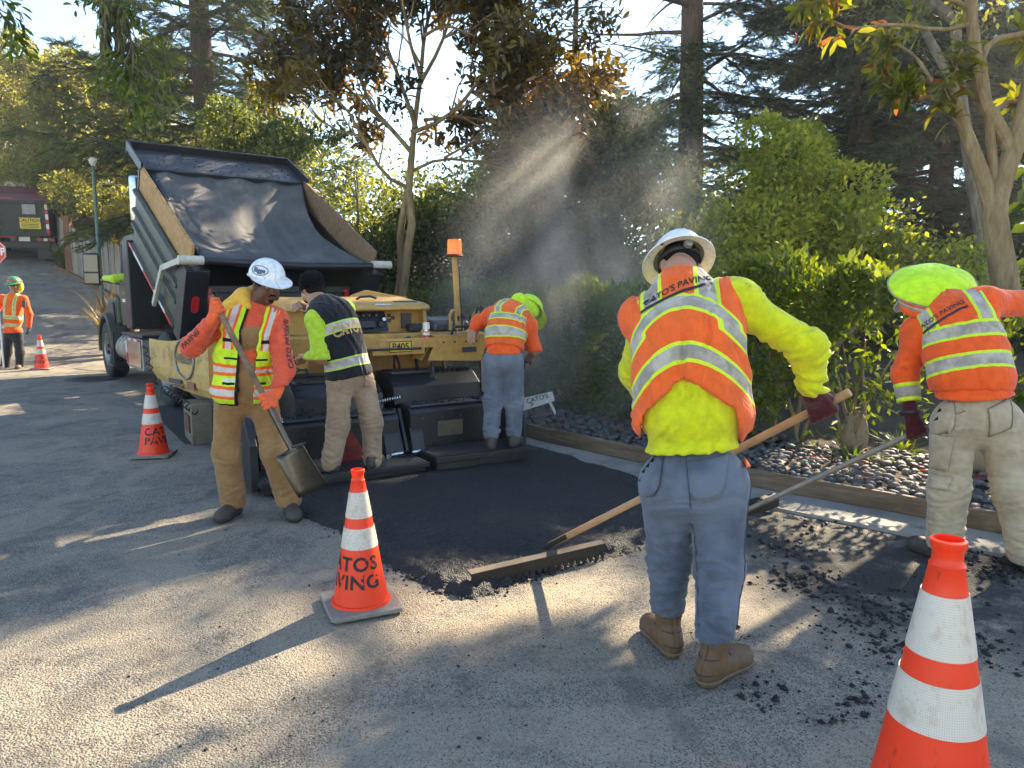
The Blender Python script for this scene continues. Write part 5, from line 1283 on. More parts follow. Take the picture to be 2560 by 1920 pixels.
# beacon on its mast
mast = MB().beam((1.0, 1.0, 1.2), (.965, 1.0, 1.93), .045, .045).build('mast', M_yel, pv, bevel=.004)
ap = [(.92 + .04 * math.cos(a), 1.34 + .06 * math.sin(a)) for a in np.linspace(0, PI, 9)]
MB().tube([(.90, .98, 1.2), (.90, .98, 1.36), (.915, .98, 1.39), (.945, .98, 1.395), (.965, .98, 1.37), (.97, .98, 1.2)], .017, 8).build('hook', M_yel, mast)
MB().tube(smooth_line([Vector(p) for p in ((.985, .96, 1.92), (.975, .955, 1.85), (1.0, .962, 1.8), (1.005, .965, 1.5), (1.03, .965, 1.25))]), .005, 6).build('cable', M_blk2, mast)
MB().lathe([(0, 1.925), (.085, 1.925), (.09, 1.935), (.07, 1.95), (0, 1.95)], 28, (.965, 1.0, 0)).build('beacon_base', M_blk2, mast, smooth=True)
MB().lathe([(.074, 1.95), (.072, 1.97), (.0735, 2.0), (.071, 2.02), (.072, 2.05), (.068, 2.085), (.062, 2.095), (0, 2.097)], 28, (.965, 1.0, 0)).build('beacon_lens', M_amber, mast, smooth=True)
MB().cyl((1.07, 1.1, 1.2), (1.07, 1.1, 1.36), .035).build('fuel_cap', M_gry, pv)
# left control station
ls = MB().prism([(-1.0, .92), (-.62, .92), (-.60, 1.18), (-.98, 1.18), (-1.08, 1.08)], 'y', .72, .76).build('station_panel', M_yel, pv, bevel=.004)
MB().bx(-1.05, -.6, .76, 1.3, 1.10, 1.185).build('station_top', M_yel, pv, bevel=.008)
MB().tube([(-.74, .74, 1.05), (-.735, .70, .98), (-.74, .72, .9)], .008, 6).build('cable', M_blk2, ls)
for y in (1.0, 1.13): MB().tube([(-.98, y, 1.18), (-.98, y, 1.34), (-.965, y, 1.40), (-.93, y, 1.42), (-.90, y, 1.38), (-.88, y, 1.18)], .013, 8).build('grab_hoop', M_yel, pv, smooth=True)
MB().tube([(-1.0, .70, .86), (-.4, .70, .86)], .02, 8).build('foot_rail', M_blk, pv)
# hopper wings, the left one printed with the maker's name
wing = MB()
A, B_ = Vector((-1.15, 2.4, 0)), Vector((-1.52, 3.95, 0))
prof = [(1.18, 0), (.72, 0), (.56, .02), (.47, .07), (.42, .16), (.40, .30)]
rws = []
for i in range(13):
    f = i / 12; c = A.lerp(B_, f); drop = .14 * f + .06 * math.sin(f * PI); n = Vector((-1, -.24, 0)).normalized()
    rws.append([Vector((c.x, c.y, z - (drop if k == 0 else 0) + .10 * f * f * (k > 1))) - n * o_ for k, (z, o_) in enumerate(prof)])
wing.grid(rws); wg = wing.build('hopper_wing', M_tan, pv, smooth=False); wg.modifiers.new('thick', 'SOLIDIFY').thickness = .02
sidn = Vector((-1, -.24, 0)).normalized(); xd = (A - B_).normalized(); mid = A.lerp(B_, .36) + Vector((0, 0, .86))
ringm = MB(); rp = [(mid + sidn * .012 + xd * .40 * .62 * math.cos(a) * (1 if abs(math.cos(a)) < .9 else 1) + Vector((0, 0, .21 * math.sin(a)))) for a in np.linspace(0, 2 * PI, 28, endpoint=False)]
ringm.tube(rp + [rp[0]], .012, 6); ringm.build('ring_logo', M_alu, wg)
put_text('WEILER', .14, mid + sidn * .004, xd, (0, 0, 1), M_inkd, wg, bold=.004, lift=.012, xs=.9)
for k, (f, z, w_, h_, m) in enumerate(((.55, .60, .34, .05, M_gry), (.55, .54, .3, .03, M_inkd), (.28, .58, .18, .08, paint('rust_label', (.3, .12, .06), .6)))):
    c = A.lerp(B_, f) + Vector((0, 0, z)) + sidn * (.006 if z > .56 else -.02); MB().box(c, (.006, w_, h_), Matrix((-sidn, xd, Vector((0, 0, 1)))).transposed()).build('decal', m, wg)
rp_ = MB().prism([(-1.15, .50), (-.98, .40), (-.45, .40), (-.45, 1.22), (-1.15, 1.18)], 'y', 2.38, 2.41).build('hopper_back', M_yel, pv, bevel=.004)
MB().cyl((-.98, 2.37, .52), (-.98, 2.40, .52), .05).build('round_plug', M_alu, rp_)
hb = MB().prism([(2.42, .35), (4.0, .35), (4.0, .5), (2.42, 1.15)], 'x', -1.1, 1.15).build('hopper', M_gry, pv)
MB().add([(.75, 2.4, 1.42), (1.0, 2.4, 1.46), (1.15, 2.55, 1.34), (1.42, 3.2, 1.2), (1.5, 3.9, 1.1), (1.1, 3.9, .6), (1.0, 2.42, .7)], [(0, 1, 2, 3, 4, 5, 6)]).build('hopper_wing', M_yel, pv)
MB().prism([(.35, 1.16), (1.02, 1.16), (1.24, 1.16), (1.02, 1.52), (.82, 1.55), (.55, 1.60), (.38, 1.54)], 'y', 2.3, 2.42).build('hopper_back', M_yel, pv, bevel=.01)
MB().bx(-1.32, -.95, 2.5, 3.0, .0, .42).build('skirt', paint('grimy_cream', (.20, .165, .11), .7, dirt=.6, dirtcol=(.05, .04, .03), scale=5), pv, bevel=.01); MB().bx(-1.335, -1.322, 2.58, 2.85, .12, .3).build('skirt_opening', paint('rust_brown', (.12, .05, .025), .8), pv)
MB().tube(helix((-1.45, 3.4, .5), (-1.28, 2.45, .36), .035, 10, .005), .007, 6).build('coil_hose', M_blk2, pv)
MB().tube(helix((-1.58, 3.9, .95), (-1.5, 3.75, .45), .03, 5, .005), .007, 6).build('coil_hose', M_blk2, pv)


# tar build-up, more hoses and fittings on the paver
random.seed(77)
def grime(parent, x0_, x1_, y, z0_, z1_, n, seed_):
    r0 = random.Random(seed_)
    sp_ = [(r0.uniform(x0_, x1_), y + r0.uniform(-.01, .012), z0_ + (z1_ - z0_) * r0.random() ** 2, .006 + .018 * r0.random() ** 2.5) for _ in range(n)]
    return scatter_crumbs('tar_lumps', sp_, M_hot, .8, parent)
grime(pv, -1.15, .15, .43, .10, .18, 90, 1); grime(pv, .22, 1.2, .41, .13, .2, 80, 2)
sp_ = [(random.uniform(-1.0, .05), random.uniform(.5, .66), .52, .004 + .012 * random.random() ** 2) for _ in range(140)] + [(random.uniform(.25, 1.15), random.uniform(.48, .66), .56, .004 + .012 * random.random() ** 2) for _ in range(140)] + [(random.uniform(-1.2, 1.2), random.uniform(.06, .38), .14 if random.random() < .5 else .175, .003 + .008 * random.random() ** 2) for _ in range(120)]
scatter_crumbs('loose_asphalt', sp_, M_hot, .7, pv)
for k in range(7):
    x = -.9 + .3 * k; z = .92 + .05 * random.random()
    MB().tube(smooth_line([Vector((x, 1.16, 1.08)), Vector((x + random.uniform(-.1, .1), 1.02, .86)), Vector((x + random.uniform(-.15, .15), .92, .70 + random.uniform(0, .1))), Vector((x + random.uniform(-.2, .2), 1.1, .55))]), random.uniform(.011, .018), 8).build('hose', M_blk2, pv, smooth=True)
for k in range(6):
    MB().cyl((-.55 + .27 * k, 1.20, .5 + .08 * (k % 3)), (-.55 + .27 * k, 1.14, .5 + .08 * (k % 3)), .022, n=8).build('fitting', M_gry, pv)
MB().bx(-.62, .66, 1.17, 1.215, 1.02, 1.09).build('valve_block', M_blk, pv, bevel=.008)
for x in (-.58, -.2, .2, .58): MB().cyl((x, .955, 1.12), (x, .945, 1.12), .012, n=8).build('bolt', M_gry, pv)
for x in (.7, .82, .94, 1.06): MB().cyl((x, .738, 1.10), (x, .730, 1.10), .010, n=8).build('bolt', M_gry, pv)
MB().box((.98, .734, 1.02), (.16, .004, .05)).build('decal', M_gry, pv); MB().box((-.82, .715, 1.06), (.14, .004, .06)).build('decal', M_whtr, pv)
MB().bx(.02, .30, 1.25, 1.255, .62, .80).build('decal', M_inkd, pv)
# ---------------------------------------------------------------- far dump truck up the street
Yf = 26.6; xf = (53 - 1280) / F_PX * Yf
ft = thing('dump_truck', 'black dump truck seen from behind up the street, with yellow caution plates', 'truck', (xf, Yf, float(terrain(xf, Yf)) + .02), R(20)); ft.rotation_euler = (R(8), 0, R(20))
bd = MB().bx(-1.2, 1.2, 0, 4.4, .95, 2.2).build('bed', M_blk, ft, bevel=.02)
for z in (1.0, 2.12): MB().bx(-1.2, 1.2, -.06, .0, z - .04, z + .05).build('rib', M_blk, bd, bevel=.01)
for x in (-1.17, -.4, .4, 1.17): MB().bx(x - .05, x + .05, -.05, 0, 1.05, 2.1).build('rib', M_blk, bd, bevel=.01)
for x in (-.62, .62):
    pl = MB().bx(x - .32, x + .32, -.075, -.065, 1.22, 1.6).build('caution_plate', M_sign, bd)
    put_text('CAUTION', .15, (x, -.078, 1.51), (1, 0, 0), (0, 0, 1), M_ink, pl, bold=.003)
    MB().bx(x - .29, x + .29, -.079, -.076, 1.42, 1.43).build('rule', M_ink, pl)
    for z in (1.375, 1.325, 1.275): MB().bx(x - .27, x + .25, -.079, -.076, z - .012, z + .012).build('small_print', M_inkd, pl)
    MB().bx(x - .2, x + .2, -.075, -.065, 1.72, 2.06).build('sticker', paint('grey_sticker', (.32, .31, .3), .6, dirt=.3), bd)
for k in range(6): MB().bx(1.10, 1.19, -.072, -.064, 1.05 + k * .17, 1.22 + k * .17).build('reflective_tape', (M_redr, M_whtr)[k % 2], bd)
MB().prism([(0, 2.2), (4.4, 2.2), (4.4, 2.55), (3.4, 2.55), (2.9, 2.35)], 'x', -1.18, 1.18).build('tarp_cover', paint('dark_red_tarp', (.12, .02, .02), .7, dirt=.3), ft)
MB().bx(-1.1, .9, 4.4, 5.4, 2.45, 2.75).build('cab_roof', M_dirtw, ft, bevel=.05); MB().bx(-1.1, 1.1, 4.5, 6.4, 1.0, 2.4).build('cab', M_blk, ft, bevel=.05)
MB().cyl((1.0, 4.45, 1.5), (1.0, 4.45, 2.9), .08).build('exhaust_stack', M_chr, ft)
for x, s_ in ((-.98, -1), (.98, 1)):
    wheel(ft, (x, 1.0, .5), .5, .5, s_); wheel(ft, (x, 2.3, .5), .5, .5, s_); wheel(ft, (x, 5.6, .5), .5, .3, s_)
    MB().bx(x - .32, x + .32, .30, .33, .12, .72).build('mud_flap', M_blk2, ft)
    lp = MB().bx(x - .28, x + .28, .2, .25, .76, .90).build('lamp_bar', M_gry, ft)
    for k in (-.18, 0, .18): MB().bx(x + k - .06, x + k + .06, .185, .2, .78, .88).build('tail_lamp', M_redr if k else M_whtr, lp)
MB().bx(-.5, .1, .2, .24, .88, .93).build('marker_bar', M_redr, ft); MB().bx(.16, .5, .19, .22, .76, .92).build('number_plate', M_wht, ft)
MB().bx(-1.1, 1.1, .25, .4, .5, .75).build('bumper', M_blk, ft, bevel=.02)

# ---------------------------------------------------------------- plank fence, lamp post
M_plank = [wood_material('grey_plank_%d' % i, c[0], c[1], c[2], axis=2, grain=8) for i, c in enumerate((((.12, .105, .085), (.22, .195, .16), (.32, .29, .24)), ((.16, .13, .09), (.28, .23, .165), (.38, .32, .24)), ((.10, .09, .075), (.19, .17, .145), (.28, .25, .21))))]
M_post = wood_material('brown_post', (.09, .04, .02), (.17, .085, .045), (.24, .13, .07), axis=2)
def fence(label, a, b, h, step):
    a, b = Vector(a), Vector(b); L = (b - a).length; d = (b - a) / L; t = thing('plank_fence', label, 'fence', a); n = Vector((d.y, -d.x, 0)); ang = math.atan2(d.y, d.x)
    k = 0; s_ = 0
    for k in range(int(L / step)):
        p = a + d * (k + .5) * step; z = float(terrain(p.x, p.y)) - a.z; hh = h + random.uniform(-.03, .03)
        o = MB().prism([(-step * .47, -.05), (step * .47, -.05), (step * .47, hh - .05), (step * .25, hh), (-step * .25, hh), (-step * .47, hh - .05)], 'y', -.011, .011).build('plank', M_plank[random.randrange(3)], t)
        o.location = p - a; o.location.z = z; o.rotation_euler = (random.uniform(-.012, .012), random.uniform(-.012, .012), ang)
    for z in (.3, h - .35):
        q0, q1 = a + n * -.04, b + n * -.04; za, zb = float(terrain(a.x, a.y)) - a.z + z, float(terrain(b.x, b.y)) - a.z + z
        MB().beam(Vector((q0.x - a.x, q0.y - a.y, za)), Vector((q1.x - a.x, q1.y - a.y, zb)), .04, .09).build('rail', M_plank[2], t)
    for k in range(int(L / 2.4) + 1):
        p = a + d * min(k * 2.4, L); z = float(terrain(p.x, p.y)) - a.z
        MB().box((p.x - a.x - n.x * .08, p.y - a.y - n.y * .08, z + h / 2), (.1, .1, h + .1)).build('post', M_post, t)
    return t
random.seed(31)
def gp(u, Y): 
    x = (u - 1280) / F_PX * Y; return (x, Y, float(terrain(x, Y)))
fence('sunlit stretch of plank fence beside the far truck', gp(118, 30.5), gp(183, 26.2), 1.75, .145)
pst = gp(189, 26.0); o = MB().box((0, 0, .95), (.22, .2, 2.0)).build('fence_post', M_post, None, bevel=.01); o.location = pst; tag(o, 'wide red-brown fence post between the two plank fence stretches', 'post')
fence('grey weathered plank fence behind the lamp post', gp(195, 25.8), gp(345, 22.8), 1.65, .145)
o = MB().beam(gp(150, 26.8), gp(345, 22.2), .08, .22).build('wood_kerb', M_post, None); tag(o, 'brown timber kerb at the foot of the plank fence', 'kerb')
lp = thing('lamp_post', 'green street lamp post with pale globe beside the raised bed', 'lamp post', gp(262, 20.5))
M_green = paint('lamp_green', (.03, .085, .06), .4, dirt=.3)
hz = W(252, 415, 20.5).z - lp.location.z
MB().lathe([(.12, 0), (.12, .25), (.07, .3), (.06, .5), (.042, hz - .3), (.038, hz - .1), (.055, hz - .08), (.055, hz - .03), (.04, hz)], 20).build('post', M_green, lp, smooth=True)
MB().lathe([(.04, hz), (.075, hz + .06), (.1, hz + .14), (.09, hz + .19), (.04, hz + .23), (0, hz + .235)], 20).build('globe', paint('lamp_globe', (.5, .5, .48), .3, dirt=.1), lp, smooth=True)

# ---------------------------------------------------------------- traffic cones
def cone_orange(name):
    t = NT(name); co = t.coords()
    n = t.noise(co, 6, 7, .7); s_ = t.noise(t.scale(co, (3, 3, 1)), 9, 6, .7)
    c = t.mix(t.math('MULTIPLY', t.val(n, .55, .72), .35), (.85, .045, .009), (.42, .03, .01))
    c = t.mix(t.math('MULTIPLY', t.val(s_, .62, .70), .55), c, (.09, .035, .02))
    p = t.principled(c, .42, 0, t.bump(n, .1, .004), .4, **{'Subsurface Weight': .12, 'Subsurface Scale': .03, 'Subsurface Radius': (1, .2, .1)}); return t.m
def collar_mat():
    t = NT('reflective_collar'); co = t.attr('cyl', 'Vector')
    v = t.N('TexVoronoi', feature='DISTANCE_TO_EDGE'); t.L(co, v.inputs['Vector']); v.inputs['Scale'].default_value = 150; v.inputs['Randomness'].default_value = .25
    n = t.noise(co, 9, 7, .7)
    c = t.mix(t.val(v.outputs[0], .02, .12), (.46, .39, .31), (.66, .59, .50))
    c = t.mix(t.math('MULTIPLY', t.val(n, .5, .66), .55), c, (.38, .28, .19))
    c = t.mix(t.math('MULTIPLY', t.val(t.noise(co, 45, 6, .7), .62, .70), .6), c, (.16, .10, .07))
    t.principled(c, .4, 0, None, .5); return t.m
M_cone = cone_orange('cone_orange'); M_collar = collar_mat()
M_base = paint('cone_base_rubber', (.23, .205, .17), .85, dirt=.5, dirtcol=(.07, .05, .04), scale=9, bump=.3)
def cone(label, loc, rz, text_az, H=.71, base_mat=None):
    t = thing('traffic_cone', label, 'traffic cone', loc, rz, 'orange traffic cones'); k = H / .71
    rad = lambda z: (.138 - (.138 - .033) * (z - .035) / (.655 - .035)) * k
    def seg(za, zb, off, n=9): return [(rad(z) + off, z * k) for z in np.linspace(za, zb, n)]
    MB().lathe([(.150 * k, .030 * k), (.146 * k, .05 * k)] + seg(.052, .655, 0, 14) + [(.034 * k, .657 * k), (.029 * k, .665 * k), (.029 * k, .688 * k), (.034 * k, .695 * k), (.034 * k, .708 * k), (.028 * k, .711 * k), (.026 * k, .66 * k), (.02 * k, .5 * k)], 48).build('body', M_cone, t, smooth=True)
    for za, zb in ((.475, .60), (.325, .425)):
        co_ = MB().lathe([(rad(za) + .0008, za * k)] + seg(za, zb, .0028, 5) + [(rad(zb) + .0008, zb * k)], 48).build('reflective_collar', M_collar, t, smooth=True); vv = np.array([v.co[:] for v in co_.data.vertices]); vattr(co_.data, 'cyl', np.stack([np.abs(np.arctan2(vv[:, 1], vv[:, 0])) * .1 * k, vv[:, 2], vv[:, 0] * 0 + loc[0]], 1), 'FLOAT_VECTOR')
    s_ = .18 * k; c = .035 * k
    pts = []
    for qx, qy in ((1, 1), (-1, 1), (-1, -1), (1, -1)):
        for j in range(4):
            a = math.atan2(qy, qx) + (j - 1.5) * R(26); pts.append((qx * (s_ - c) + c * math.cos(a), qy * (s_ - c) + c * math.sin(a)))
    MB().prism(pts, 'z', .012 * k, .036 * k).build('base', base_mat or M_base, t, bevel=.006)
    for qx in (-1, 1):
        for qy in (-1, 1): MB().lathe([(.02, 0), (.022, .013 * k)], 10, (qx * s_ * .75, qy * s_ * .75, 0), cap=True).build('foot', M_base, t)
    if text_az is not None:
        for tx, zc in (('CATOS', .252), ('PAVING', .165)):
            me = text_mesh(tx, .098 * k, .0028 * k, 1.08, 2)
            for v in me.vertices:
                z = zc * k + v.co.y * .95; a = text_az + v.co.x / (rad(zc))
                r_ = rad(z / k) + .0016; v.co = (r_ * math.cos(a), r_ * math.sin(a), z)
            # stencil gaps and wear
            bm = bmesh.new(); bm.from_mesh(me); random.seed(hash(tx) % 97 + int(loc[0] * 10))
            kill = [f for f in bm.faces if vnoise(np.array([f.calc_center_median()[:]]), 60, 3.1)[0] > .52]
            bmesh.ops.delete(bm, geom=kill, context='FACES'); bm.to_mesh(me); bm.free()
            link('lettering', me, M_ink, t)
    return t
def toward_cam(p): return math.atan2(-p[1], -p[0])
g1 = G(903, 1516); cone('traffic cone in the centre foreground with stencilled black letters', g1, R(24), toward_cam(g1) - R(24) - R(42))
g2 = G(385, 1140); cone('traffic cone at the left beside the paver hopper', g2, R(10), toward_cam(g2) - R(10) + R(52))
g3 = G(105, 924); cone('small far traffic cone next to the flagger', g3, R(15), toward_cam(g3) - R(15) - R(30))
t4 = W(2372, 1352, 1.90); g4 = Vector((t4.x, t4.y, 0)); cone('large near traffic cone cut off by the bottom right corner', g4, R(20), None, t4.z + .006)
# ================================================================ PEOPLE
def smin(a, b, k):
    h = np.clip(.5 + .5 * (b - a) / k, 0, 1); return b + (a - b) * h - k * h * (1 - h)
def A3(v): return np.array(v, dtype=np.float64)
def sdf_mesh(prims, h, cuts=(), k=.04, pad=.03, post=None):
    """prims: ('cone',a,b,ra,rb[,k]) | ('ell',c,axes,radii[,k]); surface nets"""
    los, his = [], []
    for p in prims:
        if p[0] == 'cone': r_ = max(p[3], p[4]); los.append(np.minimum(A3(p[1]), A3(p[2])) - r_); his.append(np.maximum(A3(p[1]), A3(p[2])) + r_)
        else: r_ = np.sqrt(((np.array(p[2]) * np.array(p[3])[:, None]) ** 2).sum(0)); los.append(A3(p[1]) - r_); his.append(A3(p[1]) + r_)
    lo = np.min(los, 0) - pad; hi = np.max(his, 0) + pad
    n = np.ceil((hi - lo) / h).astype(int) + 1
    d = np.full(n, .2, dtype=np.float32)
    ax = [lo[i] + np.arange(n[i]) * h for i in range(3)]
    for p, l, u in zip(prims, los, his):
        kk = p[-1] if (len(p) == 6 and p[0] == 'cone') or (len(p) == 5 and p[0] == 'ell') else k
        i0 = np.maximum(((l - kk - .03 - lo) / h).astype(int), 0); i1 = np.minimum(((u + kk + .03 - lo) / h).astype(int) + 2, n)
        X = ax[0][i0[0]:i1[0]][:, None, None]; Y = ax[1][i0[1]:i1[1]][None, :, None]; Z = ax[2][i0[2]:i1[2]][None, None, :]
        if p[0] == 'cone':
            a, b = A3(p[1]), A3(p[2]); e = b - a; L2 = e @ e + 1e-12
            t = np.clip(((X - a[0]) * e[0] + (Y - a[1]) * e[1] + (Z - a[2]) * e[2]) / L2, 0, 1)
            q = np.sqrt((X - a[0] - t * e[0]) ** 2 + (Y - a[1] - t * e[1]) ** 2 + (Z - a[2] - t * e[2]) ** 2) - (p[3] + (p[4] - p[3]) * t)
        else:
            c = A3(p[1]); U = [((X - c[0]) * m[0] + (Y - c[1]) * m[1] + (Z - c[2]) * m[2]) for m in np.array(p[2])]; r_ = np.array(p[3])
            k0 = np.sqrt(sum((U[i] / r_[i]) ** 2 for i in range(3))); k1 = np.sqrt(sum((U[i] / r_[i] ** 2) ** 2 for i in range(3))) + 1e-9
            q = k0 * (k0 - 1) / k1
        sl = d[i0[0]:i1[0], i0[1]:i1[1], i0[2]:i1[2]]
        sl[...] = smin(sl, q.astype(np.float32), kk)
    if cuts:
        idx = np.argwhere(d < 3 * h + .01); P = lo + idx * h; v = d[idx[:, 0], idx[:, 1], idx[:, 2]]
        for c in cuts: v = np.maximum(v, c(P))
        d[idx[:, 0], idx[:, 1], idx[:, 2]] = v
    # surface nets
    s = d < 0
    cnt = sum(s[i:n[0] - 1 + i, j:n[1] - 1 + j, m:n[2] - 1 + m].astype(np.int8) for i in (0, 1) for j in (0, 1) for m in (0, 1))
    act = np.argwhere((cnt > 0) & (cnt < 8)); vid = np.full(cnt.shape, -1, dtype=np.int64); vid[act[:, 0], act[:, 1], act[:, 2]] = np.arange(len(act))
    cor = [(i, j, m) for i in (0, 1) for j in (0, 1) for m in (0, 1)]
    val = [d[act[:, 0] + c[0], act[:, 1] + c[1], act[:, 2] + c[2]].astype(np.float64) for c in cor]
    acc = np.zeros((len(act), 3)); num = np.zeros(len(act))
    for i in range(8):
        for j in range(i + 1, 8):
            if sum(abs(a - b) for a, b in zip(cor[i], cor[j])) != 1: continue
            m = (val[i] < 0) != (val[j] < 0); t = np.where(m, val[i] / (val[i] - val[j] + 1e-12), 0)
            acc += np.where(m[:, None], np.array(cor[i]) + t[:, None] * (np.array(cor[j]) - np.array(cor[i])), 0); num += m
    V = lo + (act + acc / np.maximum(num, 1)[:, None]) * h
    Fs = []
    for axn in range(3):
        o1, o2 = [(1, 2), (2, 0), (0, 1)][axn]
        sh = [slice(None)] * 3; sh2 = [slice(None)] * 3; sh[axn] = slice(0, -1); sh2[axn] = slice(1, None)
        A, B = s[tuple(sh)], s[tuple(sh2)]
        e = np.argwhere(A != B); e = e[(e[:, o1] > 0) & (e[:, o2] > 0) & (e[:, o1] < n[o1] - 1) & (e[:, o2] < n[o2] - 1)]
        def cell(da, db): q = e.copy(); q[:, o1] -= da; q[:, o2] -= db; return vid[q[:, 0], q[:, 1], q[:, 2]]
        quad = np.stack([cell(1, 1), cell(0, 1), cell(0, 0), cell(1, 0)], 1); inside = s[e[:, 0], e[:, 1], e[:, 2]]
        quad[~inside] = quad[~inside][:, ::-1]; Fs.append(quad)
    Fq = np.concatenate(Fs); Fq = Fq[(Fq >= 0).all(1)]
    return V, Fq
def vnormals(V, Fq):
    a, b, c, d = (V[Fq[:, i]] for i in range(4)); nn = np.cross(c - a, d - b); N = np.zeros_like(V)
    for i in range(4): np.add.at(N, Fq[:, i], nn)
    return unit(N)
def relax(V, Fq, it=1, w=.5):
    for _ in range(it):
        S_ = np.zeros_like(V); C = np.zeros(len(V))
        for i in range(4):
            for j in (1, 3): np.add.at(S_, Fq[:, i], V[Fq[:, (i + j) % 4]]); np.add.at(C, Fq[:, i], 1)
        V = V * (1 - w) + w * S_ / np.maximum(C, 1)[:, None]
    return V
class Spine:
    def __init__(s, pts, rights):
        s.p = [A3(p) for p in pts]; s.r = [unit(A3(r_)) for r_ in rights]; s.cum = [0]
        for a, b in zip(s.p, s.p[1:]): s.cum.append(s.cum[-1] + np.linalg.norm(b - a))
        s.u = [unit(b - a) for a, b in zip(s.p, s.p[1:])]
        s.L = s.cum[-1]
    def loc(s, P):
        best = np.full(len(P), 1e9); out = np.zeros((len(P), 3)); m = len(s.u)
        for i in range(m):
            L = s.cum[i + 1] - s.cum[i]; t = ((P - s.p[i]) @ s.u[i]) / L
            tc = np.clip(t, -9 if i == 0 else 0, 9 if i == m - 1 else 1)
            c = s.p[i] + tc[:, None] * (s.u[i] * L); rr = unit(s.r[i][None] * (1 - np.clip(tc, 0, 1))[:, None] + s.r[i + 1][None] * np.clip(tc, 0, 1)[:, None])
            rr = unit(rr - (rr @ s.u[i])[:, None] * s.u[i]); ff = np.cross(s.u[i][None], rr)       # up x right = forward
            w = P - c; d2 = (w ** 2).sum(1)
            v = np.stack([(w * rr).sum(1), s.cum[i] + tc * L, (w * ff).sum(1)], 1); k = d2 < best; best[k] = d2[k]; out[k] = v[k]
        return out
    def frame(s, i):
        u = s.u[min(i, len(s.u) - 1)] if i == 0 or i >= len(s.u) else unit(s.u[i - 1] + s.u[i]); r_ = unit(s.r[i] - (s.r[i] @ u) * u); return np.array([r_, u, np.cross(u, r_)])
def ridged(P, f, off=0.0): return 1 - np.abs(vnoise(P, f, off)) * 2.2
def folds(V, N, limbs, amp=.004, seed=0.0, gfreq=7, lc=None, sp_len=.6):
    """cloth relief: broad dents, creases, and gathered folds near the joints. limbs: (a,b,amp_a,amp_b,freq)"""
    Q = V + .05 * np.stack([vnoise(V, 4, seed + 31), vnoise(V, 4, seed + 37), vnoise(V, 4, seed + 41)], 1)
    dsp = amp * .9 * vnoise(Q, gfreq * .45, seed) + amp * .12 * ridged(Q * np.array([1, 1, .4]), gfreq * 1.5, seed + 4)
    rr = random.Random(int(seed * 10) + 7)
    def stroke(d, wt, w, dep):
        return wt * dep * (.75 * np.exp(-((d - 1.5 * w) / (1.1 * w)) ** 2) - np.exp(-(d / (.75 * w)) ** 2) + .35 * np.exp(-((d + 1.7 * w) / (1.3 * w)) ** 2))
    for a, b, aa, ab, fr in limbs:
        a, b = A3(a), A3(b); e = b - a; L = np.linalg.norm(e); e = e / L; w = V - a; t = w @ e; ra = w - t[:, None] * e; rad = np.linalg.norm(ra, axis=1)
        near = sstep(.22 - rad, 0, .05) * sstep(t, -.08, 0) * sstep(L + .02 - t, 0, .05); p_, q_, _ = basis(Vector(e)); th = np.arctan2(ra @ np.array(q_), ra @ np.array(p_))
        jit = .010 * vnoise(V, 11, seed + 3)
        n = int(12 + 55 * L)
        for k in range(n):
            f = rr.random(); end = rr.random() < ab / (aa + ab + 1e-6)
            t0 = L * (1 - .42 * f ** 1.3) if end else L * .42 * f ** 1.3
            if rr.random() < .22: t0 = L * rr.random(); am = .35 * (aa + ab)
            else: am = (ab if end else aa) * (1 - .55 * f)
            th0 = rr.uniform(-PI, PI); dth = (th - th0 + PI) % (2 * PI) - PI; sl_ = rr.uniform(-.055, .055); wd = rr.uniform(.008, .017)
            dsp += near * stroke(t - t0 - sl_ * dth - .012 * dth * dth * rr.choice((-1, 1)) + jit, np.exp(-(dth / rr.uniform(.45, 1.1)) ** 2), wd, am * rr.uniform(.45, .9))
    if lc is not None:
        for k in range(46):
            fs = rr.choice((-1, 1)); x0_ = rr.uniform(-.22, .22); s0 = rr.uniform(.0, sp_len); ln = rr.uniform(.06, .2); sl_ = rr.gauss(0, .45); wd = rr.uniform(.008, .02)
            wt = np.exp(-((lc[:, 1] - s0) / ln) ** 2) * (lc[:, 2] * fs > -.03)
            dsp += stroke(lc[:, 0] - x0_ - sl_ * (lc[:, 1] - s0) + .012 * vnoise(V, 7, seed + 5), wt, wd, amp * rr.uniform(.5, 1.1))
    return V + N * dsp[:, None]
def garment(name, prims, h, mat, root, cuts=(), k=.045, limbs=(), amp=.004, seed=0.0, spine=None, rel=1, gfreq=7, smooth=True, extra=None):
    V, Fq = sdf_mesh(prims, h, cuts, k); V = relax(V, Fq, rel); N = vnormals(V, Fq)
    if amp or limbs: V = folds(V, N, limbs, amp, seed, gfreq, spine.loc(V) if spine is not None else None, spine.L if spine is not None else .6)
    if extra: V = extra(V, N)
    me = np_mesh(name, V, Fq, 4)
    if spine is not None: vattr(me, 'loc', spine.loc(V), 'FLOAT_VECTOR')
    o = link(name, me, mat, None, smooth=smooth); wpart(o, root)
    o['_v'] = 0; del o['_v']
    return o
